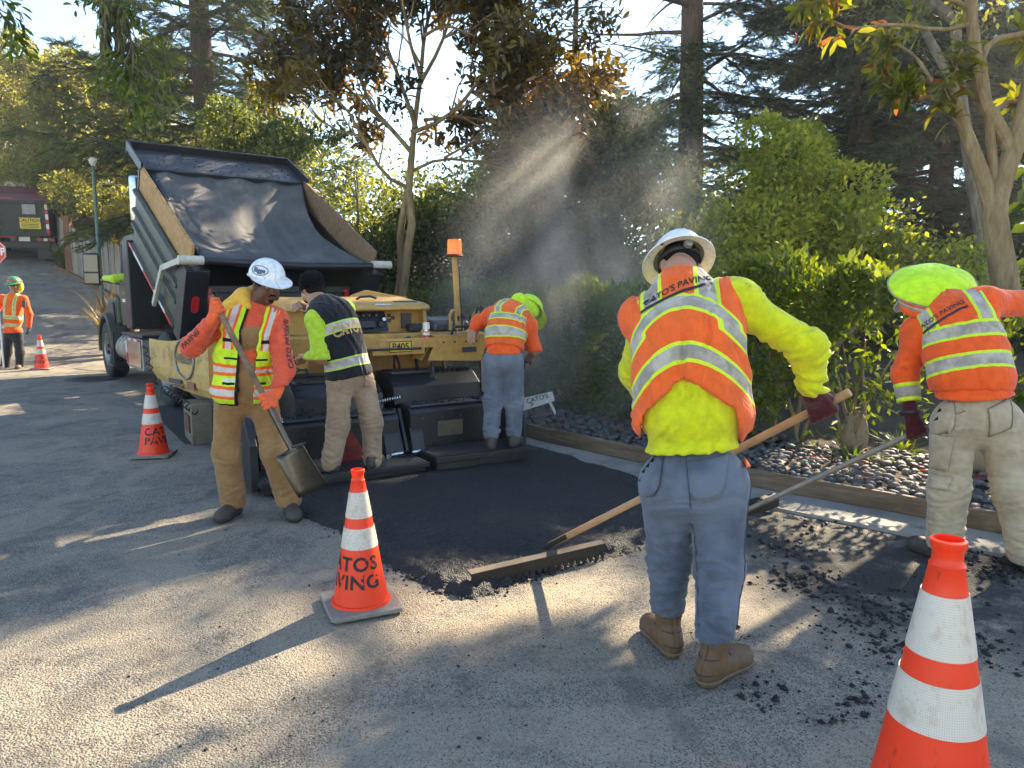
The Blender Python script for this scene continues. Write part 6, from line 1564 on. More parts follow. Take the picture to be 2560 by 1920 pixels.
# ---------------------------------------------------------------- cloth materials
def cloth(name, col, rough=.85, dirt=.25, dirtcol=(.06, .045, .03), weave=420, scale=4.0, sheen=.2, fade=None, stains=0.0):
    if name in _mc: return _mc[name]
    t = NT(name); co = t.coords(); n = t.noise(co, scale, 6, .65); n2 = t.noise(co, scale * 5, 5, .6); wv = t.noise(t.scale(co, (1, 1, .25)), weave, 2)
    c = t.mix(t.val(n2, .3, .7), shade(col, .84), shade(col, 1.1))
    if fade: c = t.mix(t.math('MULTIPLY', t.val(t.noise(co, 3.2, 3), .42, .65), .75), c, fade)
    c = t.mix(t.math('MULTIPLY', t.val(n, .54, .74), dirt), c, dirtcol)
    if stains: c = t.mix(t.math('MULTIPLY', t.val(t.noise(co, 11, 8, .75), .64, .70), stains), c, (.02, .02, .02))
    cr = t.math('ABSOLUTE', t.math('SUBTRACT', t.noise(t.scale(co, (1, 1, 2.6)), 9, 3, .55, 1.2), .5)); cr2 = t.math('ABSOLUTE', t.math('SUBTRACT', t.noise(co, 24, 3, .5, 1.0), .5))
    b1 = t.bump(t.math('ADD', t.math('POWER', cr, .7), t.math('MULTIPLY', cr2, .4)),   .26, .022)
    t.principled(c, rough, 0, t.bump(wv, .25, .003, b1), .15, **{'Sheen Weight': sheen})
    _mc[name] = t.m; return t.m
def vest_mat(name, base, bands, verts, silver=(.42, .37, .30), edge=(.58, .80, .03), edge_w=.017, bend=0.0, vert_front=None, dirt=.2, mesh=True, stack=None, base2=None):
    """stripes from body coordinates loc=(across, along the spine, front)"""
    t = NT(name); l = t.xyz(t.attr('loc', 'Vector')); co = t.coords()
    wob = t.math('MULTIPLY', t.math('SUBTRACT', t.noise(co, 7, 3), .5), .012)
    x = t.math('ABSOLUTE', t.math('ADD', l[0], wob)); s_ = t.math('ADD', t.math('ADD', l[1], wob), t.math('MULTIPLY', t.math('MULTIPLY', l[0], l[0]), bend))
    def inside(v, a, b): return t.math('MULTIPLY', t.math('GREATER_THAN', v, a), t.math('LESS_THAN', v, b))
    n2 = t.noise(co, 16, 5, .6); n = t.noise(co, 5, 7, .68)
    c = t.mix(t.val(n2, .3, .7), shade(base, .86), shade(base, 1.05))
    cov = None
    sil = t.mix(t.val(t.noise(co, 12, 4), .35, .65), shade(silver, .72), shade(silver, 1.2))
    for (x0, x1, smin_) in verts:
        reg = t.math('GREATER_THAN', s_, smin_)
        c = t.mix(t.math('MULTIPLY', inside(x, x0 - edge_w, x1 + edge_w), reg), c, edge); c = t.mix(t.math('MULTIPLY', inside(x, x0, x1), reg), c, sil)
    for (a, b) in bands:
        c = t.mix(inside(s_, a - edge_w, b + edge_w), c, edge); c = t.mix(inside(s_, a, b), c, sil)
    c = t.mix(t.math('MULTIPLY', t.val(n, .56, .74), dirt), c, (.10, .06, .03))
    c = t.mix(t.math('MULTIPLY', t.val(t.noise(co, 13, 8, .75), .66, .71), .6 if dirt > .1 else .2), c, (.02, .02, .02))
    v = t.voro(co, 260, 'F1', 0)
    h = t.math('ADD', t.math('MULTIPLY', v, .6 if mesh else .1), n2)
    cr = t.math('ABSOLUTE', t.math('SUBTRACT', t.noise(t.scale(t.attr('loc', 'Vector'), (15, 3.4, 8)), 1.0, 4, .55, 1.1), .5))
    t.principled(c, .8, 0, t.bump(h, .3, .004, t.bump(t.math('POWER', cr, .7), .55, .03)), .2, **{'Sheen Weight': .15}); return t.m
ORANGE = (.88, .135, .022); ORANGE2 = (.86, .105, .014); LIME = (.60, .80, .03); LIMEY = (.74, .80, .025); CORAL = (.72, .10, .045)
M_skin_d = NT('skin_deep'); _c1 = M_skin_d.mix(M_skin_d.noise(M_skin_d.coords(), 14, 5), (.10, .045, .024), (.17, .08, .045)); M_skin_d.principled(_c1, .5, 0, None, .35, **{'Subsurface Weight': .12, 'Subsurface Scale': .01}); M_skin_d = M_skin_d.m
M_skin_m = NT('skin_tan'); _c1 = M_skin_m.mix(M_skin_m.noise(M_skin_m.coords(), 14, 5), (.32, .16, .095), (.43, .235, .15)); M_skin_m.principled(_c1, .5, 0, None, .35, **{'Subsurface Weight': .12, 'Subsurface Scale': .01}); M_skin_m = M_skin_m.m
M_hair = paint('dark_hair', (.006, .005, .005), .75, dirt=0, bump=.8, bscale=120, spec=.15)
M_white_hat = paint('white_hard_hat', (.74, .74, .73), .3, dirt=.18, dirtcol=(.35, .3, .25), scale=5, chips=((.05, .05, .05), 22))
M_strap = paint('black_strap', (.012, .012, .013), .6, dirt=.1)
M_denim = cloth('denim', (.085, .098, .125), .85, .4, (.045, .045, .05), fade=(.155, .18, .225))
M_denim2 = cloth('grey_denim', (.12, .14, .175), .85, .3, (.06, .06, .065), fade=(.2, .225, .26))
M_duck = cloth('brown_duck', (.27, .145, .055), .9, .45, (.07, .04, .02), fade=(.36, .21, .09), stains=.4)
M_tanp = cloth('tan_pants', (.33, .225, .145), .85, .3, (.12, .08, .05), fade=(.42, .30, .2))
M_khaki = cloth('khaki_pants', (.40, .315, .205), .85, .35, (.14, .10, .06), fade=(.50, .41, .28), stains=.35)
M_blackp = cloth('black_pants', (.022, .021, .024), .85, .3, (.06, .05, .04))
M_lime = cloth('lime_shirt', (.60, .62, .012), .85, .12, (.30, .25, .03), stains=.5)
M_limeg = cloth('lime_green_shirt', (.50, .70, .045), .85, .12, (.3, .3, .06))
M_orsh = cloth('orange_shirt', ORANGE2, .85, .2, (.35, .06, .02), stains=.5)
M_coral = cloth('coral_shirt', CORAL, .85, .15, (.35, .05, .02))
M_gl_or = cloth('orange_glove', (.85, .13, .03), .7, .3, (.15, .05, .03))
M_gl_red = cloth('dark_red_glove', (.07, .008, .011), .7, .45, (.012, .01, .01))
M_gl_blk = cloth('black_glove', (.016, .016, .018), .7, .2)
M_boot = paint('brown_leather', (.125, .068, .03), .7, dirt=.6, dirtcol=(.06, .045, .033), scale=7, bump=.25)
M_boot2 = paint('dark_leather', (.055, .042, .033), .65, dirt=.5, dirtcol=(.13, .11, .09), scale=7, bump=.25)
M_sole = paint('boot_sole', (.15, .10, .06), .8, dirt=.7, dirtcol=(.07, .055, .04), scale=11)
M_sole2 = paint('dark_sole', (.03, .028, .026), .85, dirt=.4, dirtcol=(.1, .09, .07))

# ---------------------------------------------------------------- body pieces
def head_prims(C, ax, neck, s=1.0):
    Rr, U, Fw = (np.array(a) for a in ax); C = A3(C)
    P = lambda x, u, f: C + (Rr * x + U * u + Fw * f) * s
    E = lambda x, u, f, a, b, c, k=.02: ('ell', P(x, u, f), np.array([Rr, U, Fw]), np.array([a, b, c]) * s, k)
    Cn = lambda p, q, a, b, k=.015: ('cone', P(*p), P(*q), a * s, b * s, k)
    return [E(0, .04, -.012, .077, .088, .097), E(0, -.035, .022, .060, .078, .068, .03), E(0, -.098, .056, .028, .022, .024), Cn((0, .012, .090), (0, -.030, .108), .010, .015, .012),
            Cn((-.034, .026, .083), (.034, .026, .083), .013, .013, .012), E(-.079, -.008, -.010, .012, .033, .021, .008), E(.079, -.008, -.010, .012, .033, .021, .008),
            E(-.040, -.034, .064, .024, .026, .024), E(.040, -.034, .064, .024, .026, .024), Cn((-.020, -.058, .088), (.020, -.058, .088), .009, .009, .008), Cn((-.017, -.071, .086), (.017, -.071, .086), .009, .009, .008),
            E(-.06, -.07, .02, .022, .03, .04), E(.06, -.07, .02, .022, .03, .04),
            ('cone', P(0, -.05, -.025), A3(neck), .060 * s, .066 * s, .03)]
def ax_from(face, up):
    f = Vector(face).normalized(); u = Vector(up); u = (u - f * u.dot(f)).normalized(); r_ = f.cross(u)
    return [np.array(r_), np.array(u), np.array(f)]        # wearer's right, up, face
def face_details(C, ax, root, skin, hairm, s=1.0, mustache=True, beard=False, glasses=False):
    Rr, U, Fw = (Vector(a) for a in ax); C = Vector(C)
    P = lambda x, u, f: C + (Rr * x + U * u + Fw * f) * s
    hd = []
    M_eye = paint('eye_white', (.55, .52, .48), .2, dirt=0); M_lip = paint('lip_' + skin.name, shade(skin.node_tree.nodes[0] and (.16, .05, .04), 1), .5, dirt=0)
    for sx in (-1, 1):
        o = MB().lathe([(0, -.0115), (.008, -.008), (.0112, 0), (.008, .008), (0, .0115)], 12, P(sx * .031, .006, .080), axis=Fw).build('eye', M_eye, None, smooth=True); wpart(o, root)
        o = MB().lathe([(.0045, .0108), (.003, .0122), (0, .0124)], 10, P(sx * .031, .004, .080), axis=Fw).build('iris', M_strap, None); wpart(o, root)
        o = MB().tube([P(sx * .013, .028, .096), P(sx * .03, .035, .094), P(sx * .048, .030, .082)], [.004, .006, .003], 6).build('eyebrow', hairm, None); wpart(o, root)
        o = MB().tube([P(sx * .018, .010, .0905), P(sx * .031, .0145, .0925), P(sx * .045, .008, .087)], [.003, .005, .003], 6).build('eyelid', skin, None, smooth=True); wpart(o, root)
    wpart(MB().tube([P(-.021, -.064, .0945), P(0, -.0635, .0985), P(.021, -.064, .0945)], [.002, .005, .002], 6).build('lips', M_lip, None), root)
    if mustache: wpart(MB().tube([P(-.027, -.058, .0905), P(-.012, -.049, .100), P(0, -.048, .102), P(.012, -.049, .100), P(.027, -.058, .0905)], [.003, .006, .005, .006, .003], 6).build('moustache', hairm, None), root)
    if beard: wpart(MB().tube([P(-.018, -.088, .082), P(0, -.092, .088), P(.018, -.088, .082)], [.005, .010, .005], 6).build('goatee', hairm, None), root)
    if glasses:
        M_lens = paint('dark_lens', (.01, .01, .012), .1, dirt=0)
        for sx in (-1, 1): wpart(MB().tube([P(sx * .010, .008, .100), P(sx * .03, .006, .100), P(sx * .056, .008, .085)], [.012, .017, .012], 8).build('lens', M_lens, None, smooth=True), root)
        for sx in (-1, 1): wpart(MB().tube([P(sx * .056, .012, .085), P(sx * .083, .012, -.01)], .003, 5).build('temple', M_strap, None), root)
def hat(C, ax, root, mat, brim='cap', s=1.0, tilt=0.0, name='hard_hat', suspension=True, lift=.055):
    """hard hat shell; C is the head centre"""
    Rr, U, Fw = (Vector(a) for a in ax)
    if tilt: q = Quaternion(Rr, tilt); U = q @ U; Fw = q @ Fw
    C = Vector(C) + U * lift * s; rows = []; n = 48
    for el in list(np.linspace(R(89), R(4), 12)) + ['b0', 'b1', 'b2', 'b3']:
        row = []
        for j in range(n + 1):
            a = 2 * PI * j / n; fr = math.cos(a); sd = math.sin(a)
            rx, rf, ru = .118, .142, .128
            if isinstance(el, str):
                ext = {'cap': .004 + .072 * max(0, fr) ** 1.4 + .006, 'full': .046 + .012 * max(0, fr)}[brim]; f = {'b0': 0, 'b1': .5, 'b2': 1.0, 'b3': 1.0}[el]
                dz = -.006 - ext * f * (.30 if brim == 'full' else .34) - (.007 if el == 'b3' else 0); k = 1
                p = Rr * (sd * (rx + ext * f)) + Fw * (fr * (rf + ext * f)) + U * (dz + (.014 * abs(sd) if brim == 'cap' else 0))
            else:
                rid = 1 + .012 * math.exp(-(sd / .10) ** 2) * math.cos(el) ** .2 + .006 * math.exp(-((abs(sd) - .28) / .07) ** 2)
                p = (Rr * (sd * rx * math.cos(el)) + Fw * (fr * rf * math.cos(el)) + U * (ru * math.sin(el) ** .92)) * rid
            row.append(C + p * s)
        rows.append(row)
    o = MB().grid(rows).build(name, mat, None, smooth=True, fix=False); m = o.modifiers.new('thick', 'SOLIDIFY'); m.thickness = .004; m.offset = -1
    wpart(o, root)
    if suspension:
        ring = [C + (Rr * (math.sin(a) * .098) + Fw * (math.cos(a) * .117) - U * .022) * s for a in np.linspace(0, 2 * PI, 33)]
        mb = MB().grid([[p + U * .016 * s for p in ring], [p - U * .018 * s for p in ring]]); b = mb.build('head_band', M_strap, None, smooth=True); b.modifiers.new('t', 'SOLIDIFY').thickness = .004; wpart(b, root)
        kb = C - Fw * .122 * s - U * .022 * s
        wpart(MB().lathe([(0, .022), (.012, .022), (.019, .018), (.021, .0)], 20, kb, axis=-Fw).build('ratchet_knob', M_alu, None, smooth=True), root)
    return o
def boot(ankle, toe_dir, root, upper, sole, ground=0.0, s=1.0, high=.13):
    d = Vector((toe_dir[0], toe_dir[1], 0)).normalized(); r_ = Vector((d.y, -d.x, 0)); a = Vector(ankle); g = Vector((a.x, a.y, ground)); axs = np.array([r_, d, (0, 0, 1)])
    P = lambda f, x, z: g + (d * f + r_ * x + Vector((0, 0, z))) * s
    pr = [('ell', P(-.045, 0, .055), axs, np.array([.043, .052, .06]) * s, .03), ('ell', P(.05, 0, .05), axs, np.array([.047, .10, .052]) * s, .04), ('ell', P(.135, .004, .043), axs, np.array([.053, .068, .045]) * s, .03), ('cone', P(-.012, 0, .08), P(-.01, 0, high), .048 * s, .046 * s, .03), ('cone', P(-.01, 0, high), Vector((a.x, a.y, ground + high * s + .03)), .047 * s, .036 * s)]
    o = garment('boot', pr, .007 * s, upper, root, [lambda Q: (ground + .022 * s) - Q[:, 2], lambda Q: Q[:, 2] - (ground + high * s + .03)], .03, amp=.0018, seed=float(a.x * 3), gfreq=26)
    pr2 = [(p[0], p[1], p[2], p[3] + .007) if p[0] == 'ell' else p for p in pr[:3]]
    so = garment('sole', pr2, .007 * s, sole, root, [lambda Q: ground + .001 - Q[:, 2], lambda Q: Q[:, 2] - (ground + .03 * s)], .03, amp=0)
    so.parent = o; so.matrix_parent_inverse = Matrix.Identity(4)
    if high > .15:
        wrp = proj_on(o, -d); hh = high * s
        for zz_ in (.055, .105, high - .012): MB().tube([wrp(P(-.12, x_, zz_)) + d * .002 for x_ in np.linspace(-.042, .042, 9)], .0022, 5).build('stitching', M_sole2, o, smooth=True)
        MB().tube([wrp(P(-.12, 0, z_)) + d * .001 for z_ in np.linspace(.06, high - .01, 6)], .006, 6).build('pull_tab', upper, o, smooth=True)
    for k in range(4):
        f = .015 + .024 * k; z = .128 - .014 * k if k else .13
        lo = MB().tube([P(f, -.034, z - .02), P(f + .008, 0, z - .004), P(f, .034, z - .02)], .0035, 5).build('lace', M_strap, None); lo.parent = o
    return o
def grip(name, wrist, axis_pt, axis_dir, back, rh, root, mat, cuff=.05, s=1.0, curl=1.0, fore=None, knuckles=None):
    """a hand closed round a bar: palm, four fingers of unequal length, thumb"""
    A = Vector(axis_dir).normalized(); c = Vector(axis_pt); w = Vector(wrist); b = Vector(back); b = (b - A * b.dot(A)).normalized()
    f = c - w; f = f - A * f.dot(A) - b * f.dot(b); f = f.normalized() if f.length > .01 else A.cross(b).normalized()
    Q = lambda ang, o, r_: c + A * o + (b * math.cos(ang) + f * math.sin(ang)) * r_
    rf = .0100 * s; pr = []
    for j, (o, ln, tk) in enumerate(((.037, .95, 1.0), (.0125, 1.06, 1.05), (-.0125, 1.0, 1.0), (-.036, .84, .9))):
        o *= s; k = rh + rf * tk
        pts = [Q(R(28), o, k + .007), Q(R(28) + 1.05 * ln * curl, o * .98, k), Q(R(28) + 2.0 * ln * curl, o * .95, k), Q(R(28) + 2.9 * ln * curl, o * .92, k)]
        for p, q, ra, rb in zip(pts, pts[1:], (1.12, 1.0, .94), (1.0, .94, .82)): pr.append(('cone', p, q, rf * tk * ra, rf * tk * rb, .002))
        pr.append(('cone', w.lerp(c, .18) + A * o * .55 + b * .006, pts[0], .0165 * s, .0135 * s, .012))
    t0, t1, t2, t3 = w.lerp(c, .35) + A * .025 * s, Q(R(-62), .045 * s, rh + .012), Q(R(-125), .050 * s, rh + .011), Q(R(-185), .046 * s, rh + .011)
    for p, q, ra, rb in ((t0, t1, .018, .0145), (t1, t2, .0145, .0125), (t2, t3, .0125, .010)): pr.append(('cone', p, q, ra * s, rb * s, .005))
    fo = (w - (Vector(fore) if fore is not None else c)).normalized() if fore is None else (Vector(fore) - w).normalized()
    pr.append(('cone', w.lerp(c, .25), w, .030 * s, .030 * s, .02))
    if cuff: pr.append(('cone', w, w + fo * cuff, .032 * s, .036 * s, .015))
    return garment(name, pr, .0038, mat, root, (), .006, amp=.0008, gfreq=40, rel=0)
def open_hand(name, wrist, tip, palm_n, root, mat, s=1.0, curl=.5, side=1, cuff=.0):
    """relaxed hand, slightly curled"""
    w, t = Vector(wrist), Vector(tip); d = (t - w).normalized(); n = Vector(palm_n); n = (n - d * n.dot(d)).normalized(); x = d.cross(n) * side; pr = []
    for j, (o, ln) in enumerate(((.03, .92), (.010, 1.0), (-.010, .95), (-.028, .78))):
        a = w + d * .088 * s + x * o * s; L = .030 * s * ln; dd = d.copy(); pts = [a]
        for k in range(3):
            dd = (dd * math.cos(curl * .75) + n * math.sin(curl * .75)).normalized(); pts.append(pts[-1] + dd * L * (1.15, .9, .75)[k])
        for p, q, r_ in zip(pts, pts[1:], (.0105, .0098, .0088)): pr.append(('cone', p, q, r_ * s, r_ * .93 * s, .004))
        pr.append(('cone', w + x * o * .5 * s, a, .0165 * s, .013 * s, .012))
    b = w + d * .03 * s + x * .025 * s; q = b + (d * .5 + x * .75 + n * .35).normalized() * .042 * s; e = q + (d * .85 + x * .2 + n * .35).normalized() * .032 * s
    pr += [('cone', b, q, .0165 * s, .013 * s, .006), ('cone', q, e, .0125 * s, .0105 * s, .004), ('cone', w - d * (.02 + cuff), w + d * .02, .030 * s, .028 * s, .015)]
    return garment(name, pr, .0048 * s, mat, root, (), .008, amp=.001, gfreq=40)
def torso_prims(sp, W_, D_, shl, shr, infl=0.0, sh_r=.075, belly=0.0, kk=.07):
    """sp: spine of 4 nodes pelvis, waist, chest, neck; W_/D_: half widths/depths at pelvis, waist, chest"""
    out = []
    for i in range(3):
        fr = sp.frame(i); L = (.13, .17, .20)[i]
        c = sp.p[i] + fr[2] * (belly if i == 1 else 0)
        out.append(('ell', c, fr, np.array([W_[i] + infl, L + infl, D_[i] + infl]), kk))
    m = (sp.p[2] + sp.p[1]) / 2; fr = sp.frame(1); out.append(('ell', m, fr, np.array([(W_[1] + W_[2]) / 2 + infl, .17, (D_[1] + D_[2]) / 2 + infl]), kk))
    a, b = A3(shl), A3(shr); c = (a + b) / 2
    out.append(('cone', a + (c - a) * .10, b + (c - b) * .10, sh_r + infl, sh_r + infl, kk))
    out.append(('cone', c * .4 + sp.p[3] * .6, sp.p[2], .085 + infl, .12 + infl, kk))
    return out
def proj_on(o, outward):
    """returns a wrap function that drops points on the object's mesh along -outward"""
    me = o.data; V = [v.co.copy() for v in me.vertices]; bvh = BVHTree.FromPolygons(V, [tuple(p.vertices) for p in me.polygons]); n = Vector(outward).normalized()
    def w(p):
        h = bvh.ray_cast(p + n * .4, -n)
        return (h[0] + n * .004) if h[0] is not None else bvh.find_nearest(p)[0] + n * .004
    return w
def leg_prims(hl, kl, al, r0, r1, r2, k=.05): return [('cone', hl, kl, r0, r1, k), ('cone', kl, al, r1, r2, k)]
def lerp(a, b, t): return Vector(a).lerp(Vector(b), t)
def blen(*p): return sum((Vector(a) - Vector(b)).length for a, b in zip(p, p[1:]))
PLAN = []
# ================================================================ THE CREW
LOGO = paint('logo_black', (.02, .018, .02), .7, dirt=.15)
# ---------------------------------------------------------------- foreman with the rake, seen from behind
g = G(1740, 1650); p1 = thing('person', 'large worker in white full-brim hard hat and orange vest over yellow shirt, pulling a rake', 'person', g)
pel, wai, che, nec = W(1733, 1185, 3.04), W(1729, 1040, 3.06), W(1716, 850, 3.15), W(1698, 690, 3.30)
sl, sr = W(1588, 800, 3.30), W(1868, 742, 3.16)
rt = np.array((sr - sl).normalized())
nec = W(1698, 676, 3.32)
sp1 = Spine([pel, wai, che, nec], [W(1840, 1180, 3.0) - W(1625, 1190, 3.08), W(1850, 1030, 3.02) - W(1600, 1050, 3.1), sr - sl, sr - sl])
hr, kr, ar = W(1798, 1215, 3.02), W(1800, 1420, 2.96), W(1786, 1592, 2.86)
hl, kl, al = W(1668, 1215, 3.08), W(1672, 1400, 3.12), W(1668, 1532, 3.12)
jeans = [('ell', A3(pel) - sp1.frame(0)[1] * .03, sp1.frame(0), np.array([.212, .17, .15]), .05)] + leg_prims(hr, kr, ar, .120, .090, .076) + leg_prims(hl, kl, al, .114, .084, .072)
up0 = sp1.frame(0)[1]; wtop = A3(W(1733, 1098, 3.05))
garment('jeans', jeans, .0085, M_denim, p1, [lambda Q: (Q - wtop) @ up0, lambda Q: np.where((Q - A3(pel)) @ rt > -.0, (ar.z + .005) - Q[:, 2], (al.z + .005) - Q[:, 2])], .04,
        [(hr, kr, .006, .012, 34), (kr, ar, .011, .011, 60), (hl, kl, .007, .012, 34), (kl, al, .011, .011, 60)], .006, 1.0)
boot((ar.x + .01, ar.y + .0, 0), (.62, .55), p1, M_boot, M_sole, 0, 1.16, .17); boot((al.x, al.y, 0), (-.25, 1), p1, M_boot, M_sole, 0, 1.12, .17)
shirt_t = torso_prims(sp1, (.208, .212, .21), (.148, .156, .152), sl, sr, 0, .082)
er, wr = W(2022, 868, 3.10), W(2030, 985, 3.16); el_, wl_ = W(1592, 930, 3.58), W(1650, 1070, 3.78)
sleeves = [('cone', lerp(sr, sl, .14), er, .084, .073, .06), ('cone', er, lerp(er, wr, .80), .071, .057, .05), ('cone', lerp(sl, sr, .14), el_, .086, .075, .06), ('cone', el_, lerp(el_, wl_, .80), .074, .058, .05)]
hem1 = A3(W(1733, 1128, 3.0))
garment('shirt', shirt_t + [('ell', A3(pel) + up0 * .03, sp1.frame(0), np.array([.214, .15, .156]), .05)] + sleeves, .0085, M_lime, p1, [lambda Q: (hem1 - Q) @ up0 + .012 * ((Q - hem1) @ rt) / .2], .05,
        [(sr, er, .010, .016, 36), (er, wr, .016, .024, 60), (sl, el_, .008, .012, 36)], .007, 2.0, sp1)
M_v1 = vest_mat('orange_vest_foreman', ORANGE, [(.455, .515), (.645, .705)], [(.085, .150, .68)], bend=2.7, edge=(.66, .80, .03), dirt=.2)
def hem1f(l):
    ax_ = np.abs(l[:, 0] + .012); return np.maximum(.385 - .75 * ax_ - 6.0 * np.clip(ax_ - .19, 0, 1), .03) - l[:, 1]
hemf = lambda Q: hem1f(sp1.loc(Q))
arm1 = lambda Q: (lambda l: np.where(l[:, 1] > .62, np.where(l[:, 0] > 0, l[:, 0] - (.245 - .03 * sstep(l[:, 1], .64, .78)), -l[:, 0] - .285), -1))(sp1.loc(Q))
nek1 = lambda Q: (lambda l: l[:, 1] - (sp1.L - .03))(sp1.loc(Q))
v1 = garment('vest', torso_prims(sp1, (.232, .242, .236), (.178, .184, .172), sl, sr, .008, .094) + [('cone', A3(nec) - sp1.frame(3)[1] * .10, A3(nec) - sp1.frame(3)[1] * .02, .125, .09, .05)], .0085, M_v1, p1, [hemf, arm1, nek1], .05, [(wai, che, .0, .0, 20)], .009, 3.0, sp1, gfreq=5.0)
bk = -sp1.frame(2)[2]; wr1 = proj_on(v1, bk); c0 = W(1690, 712, 3.12); xd = (W(1745, 690, 3.12) - W(1600, 752, 3.15)).normalized(); yd = Vector(sp1.frame(2)[1])
put_text("CATO'S PAVING", .042, c0, xd, yd, LOGO, v1, wrap=wr1, cuts=1, bold=.0008)
o = link('logo_bar', (lambda mb: mb.grid([[wr1(c0 + xd * x - yd * z) for x in np.linspace(-.17, .15, 24)] for z in (.028, .036, .044)]).mesh())(MB()), LOGO, v1)
o = link('logo_mark', (lambda mb: mb.grid([[wr1(c0 + xd * (x - .16) + yd * (.012 * math.sin(x * 90) * k + .0)) for x in np.linspace(0, .075, 12)] for k in (.2, 1.2)]).mesh())(MB()), LOGO, v1)
# back pockets and seams
def pocket(o, c, xd, yd, w, h, out, mat, parent, name='pocket', drop=.25):
    wr_ = proj_on(o, out); rows = []
    for j in range(9):
        f = j / 8; ww = w * (1 - .22 * f) if f < .75 else w * (1 - .22 * f - (f - .75) * 1.9 * drop * 2)
        rows.append([wr_(c + xd * (ww * (i / 8 - .5)) - yd * h * (f - .0) * (1 - (0 if f < .9 else .0)) - yd * (drop * h * .25 * (1 - abs(2 * i / 8 - 1)) * f)) + Vector(out).normalized() * .003 for i in range(9)])
    q = MB().grid(rows).build(name, mat, parent, smooth=True); q.modifiers.new('t', 'SOLIDIFY').thickness = .004
    edge = [rows[0][i] for i in range(9)]; lp_ = [r_[8] for r_ in rows] + rows[-1][::-1] + [r_[0] for r_ in rows[::-1]]
    st = MB().tube([p + Vector(out).normalized() * .002 for p in edge], .0022, 4).tube([p + Vector(out).normalized() * .002 for p in lp_], .0018, 4).build('stitching', paint('stitch_' + mat.name, (.05, .055, .07) if 'denim' in mat.name else (.18, .12, .07), .8), q)
    return q
jo = [c for c in p1.children if c.name.startswith('jeans')][0]; outj = -Vector(sp1.frame(0)[2])
pocket(jo, W(1770, 1150, 2.9), Vector(rt), Vector((0, 0, 1)), .165, .155, outj, M_denim, jo); pocket(jo, W(1612, 1152, 2.98), Vector(rt), Vector((0, 0, 1)), .15, .15, outj, M_denim, jo)
def seam(o, pts, out, parent, col=(.06, .07, .095)):
    w_ = proj_on(o, out); n_ = Vector(out).normalized(); q_ = [w_(p) - n_ * .002 for p in resample(pts, .03)]
    return MB().tube(q_, .0026, 5).build('seam', paint('seam_%.2f' % col[0], col, .8), parent, smooth=True)
seam(jo, [W(1712, 1120, 3.0), W(1722, 1200, 3.0), W(1728, 1275, 3.0)], outj, jo)
seam(jo, [W(1870, 1130, 3.0), W(1862, 1300, 2.95), W(1850, 1450, 2.9), W(1836, 1585, 2.85)], Vector((.75, -.66, 0)), jo)
seam(jo, [W(1735, 1300, 3.0), W(1742, 1400, 2.95), W(1745, 1570, 2.85)], Vector((-.6, -.8, 0)), jo)
# head, neck and body under the clothes
hc = W(1699, 668, 3.43); hax = ax_from((-.14, .80, -.60), (.03, .5, .9))
body = head_prims(hc, hax, nec, 1.05) + torso_prims(sp1, (.17, .17, .175), (.12, .125, .12), sl, sr, -.02, .05) + [('cone', lerp(sr, sl, .14), er, .045, .042), ('cone', er, wr, .042, .034), ('cone', lerp(sl, sr, .14), el_, .045, .042), ('cone', el_, wl_, .046, .034), ('cone', pel, hr, .1, .09), ('cone', pel, hl, .1, .09), ('cone', hr, kr, .085, .06), ('cone', kr, ar, .058, .04), ('cone', hl, kl, .085, .06), ('cone', kl, al, .058, .04)]
garment('body', body, .0115, M_skin_m, p1, (), .03, amp=0)
hair1 = [('ell', A3(hc) + hax[1] * .035 - hax[2] * .014, np.array(hax), np.array([.084, .092, .102]), .01)]
garment('hair', hair1, .008, M_hair, p1, [lambda Q: ((Q - A3(hc)) @ hax[2]) * .9 - ((Q - A3(hc)) @ hax[1]) * .25 - .035, lambda Q: -((Q - A3(hc)) @ hax[1]) - .03], .01, amp=.002, gfreq=30)
hat(hc, hax, p1, M_white_hat, 'full', .98)
# rake in both hands
rk0, rk1 = G(1374, 1404) + Vector((0, 0, .10)), W(2062, 1012, 3.22); rdir = (rk1 - rk0).normalized()
rake = thing('asphalt_rake', 'wide toothed asphalt rake with long wooden handle held by the nearest worker', 'rake', G(1374, 1420))
M_handle = wood_material('rake_handle_wood', (.30, .16, .075), (.42, .25, .13), (.52, .34, .2), axis=0, grain=5)
wpart(MB().tube([rk0, rk1 + rdir * .12], .019, 12).build('handle', M_handle, None, smooth=True), rake)
hA, hB = G(1178, 1478), G(1512, 1396); hd_ = (hB - hA).normalized(); hn = Vector((hd_.y, -hd_.x, 0)); hn = hn if hn.y < 0 else -hn
M_rakem = paint('rake_steel', (.03, .025, .02), .55, .4, dirt=.5, dirtcol=(.02, .018, .016), scale=8)
zb = Vector((0, 0, .052))
wpart(MB().add([hA + zb + Vector((0, 0, .05)) - hn * .05, hB + zb + Vector((0, 0, .05)) - hn * .05, hB + zb + Vector((0, 0, .042)), hA + zb + Vector((0, 0, .042)), hA + zb + Vector((0, 0, .038)) - hn * .05, hB + zb + Vector((0, 0, .038)) - hn * .05, hB + zb + Vector((0, 0, .030)), hA + zb + Vector((0, 0, .030))], [(3, 2, 1, 0), (4, 5, 6, 7), (0, 1, 5, 4), (1, 2, 6, 5), (2, 3, 7, 6), (3, 0, 4, 7)]).build('top_flange', paint('rake_wood', (.085, .06, .038), .7, dirt=.5), None, bevel=.003), rake)
wpart(MB().beam(hA + zb + Vector((0, 0, .012)) + hn * .004, hB + zb + Vector((0, 0, .012)) + hn * .004, .006, .062).build('blade', M_rakem, None), rake)
L = (hB - hA).length; nt = 20
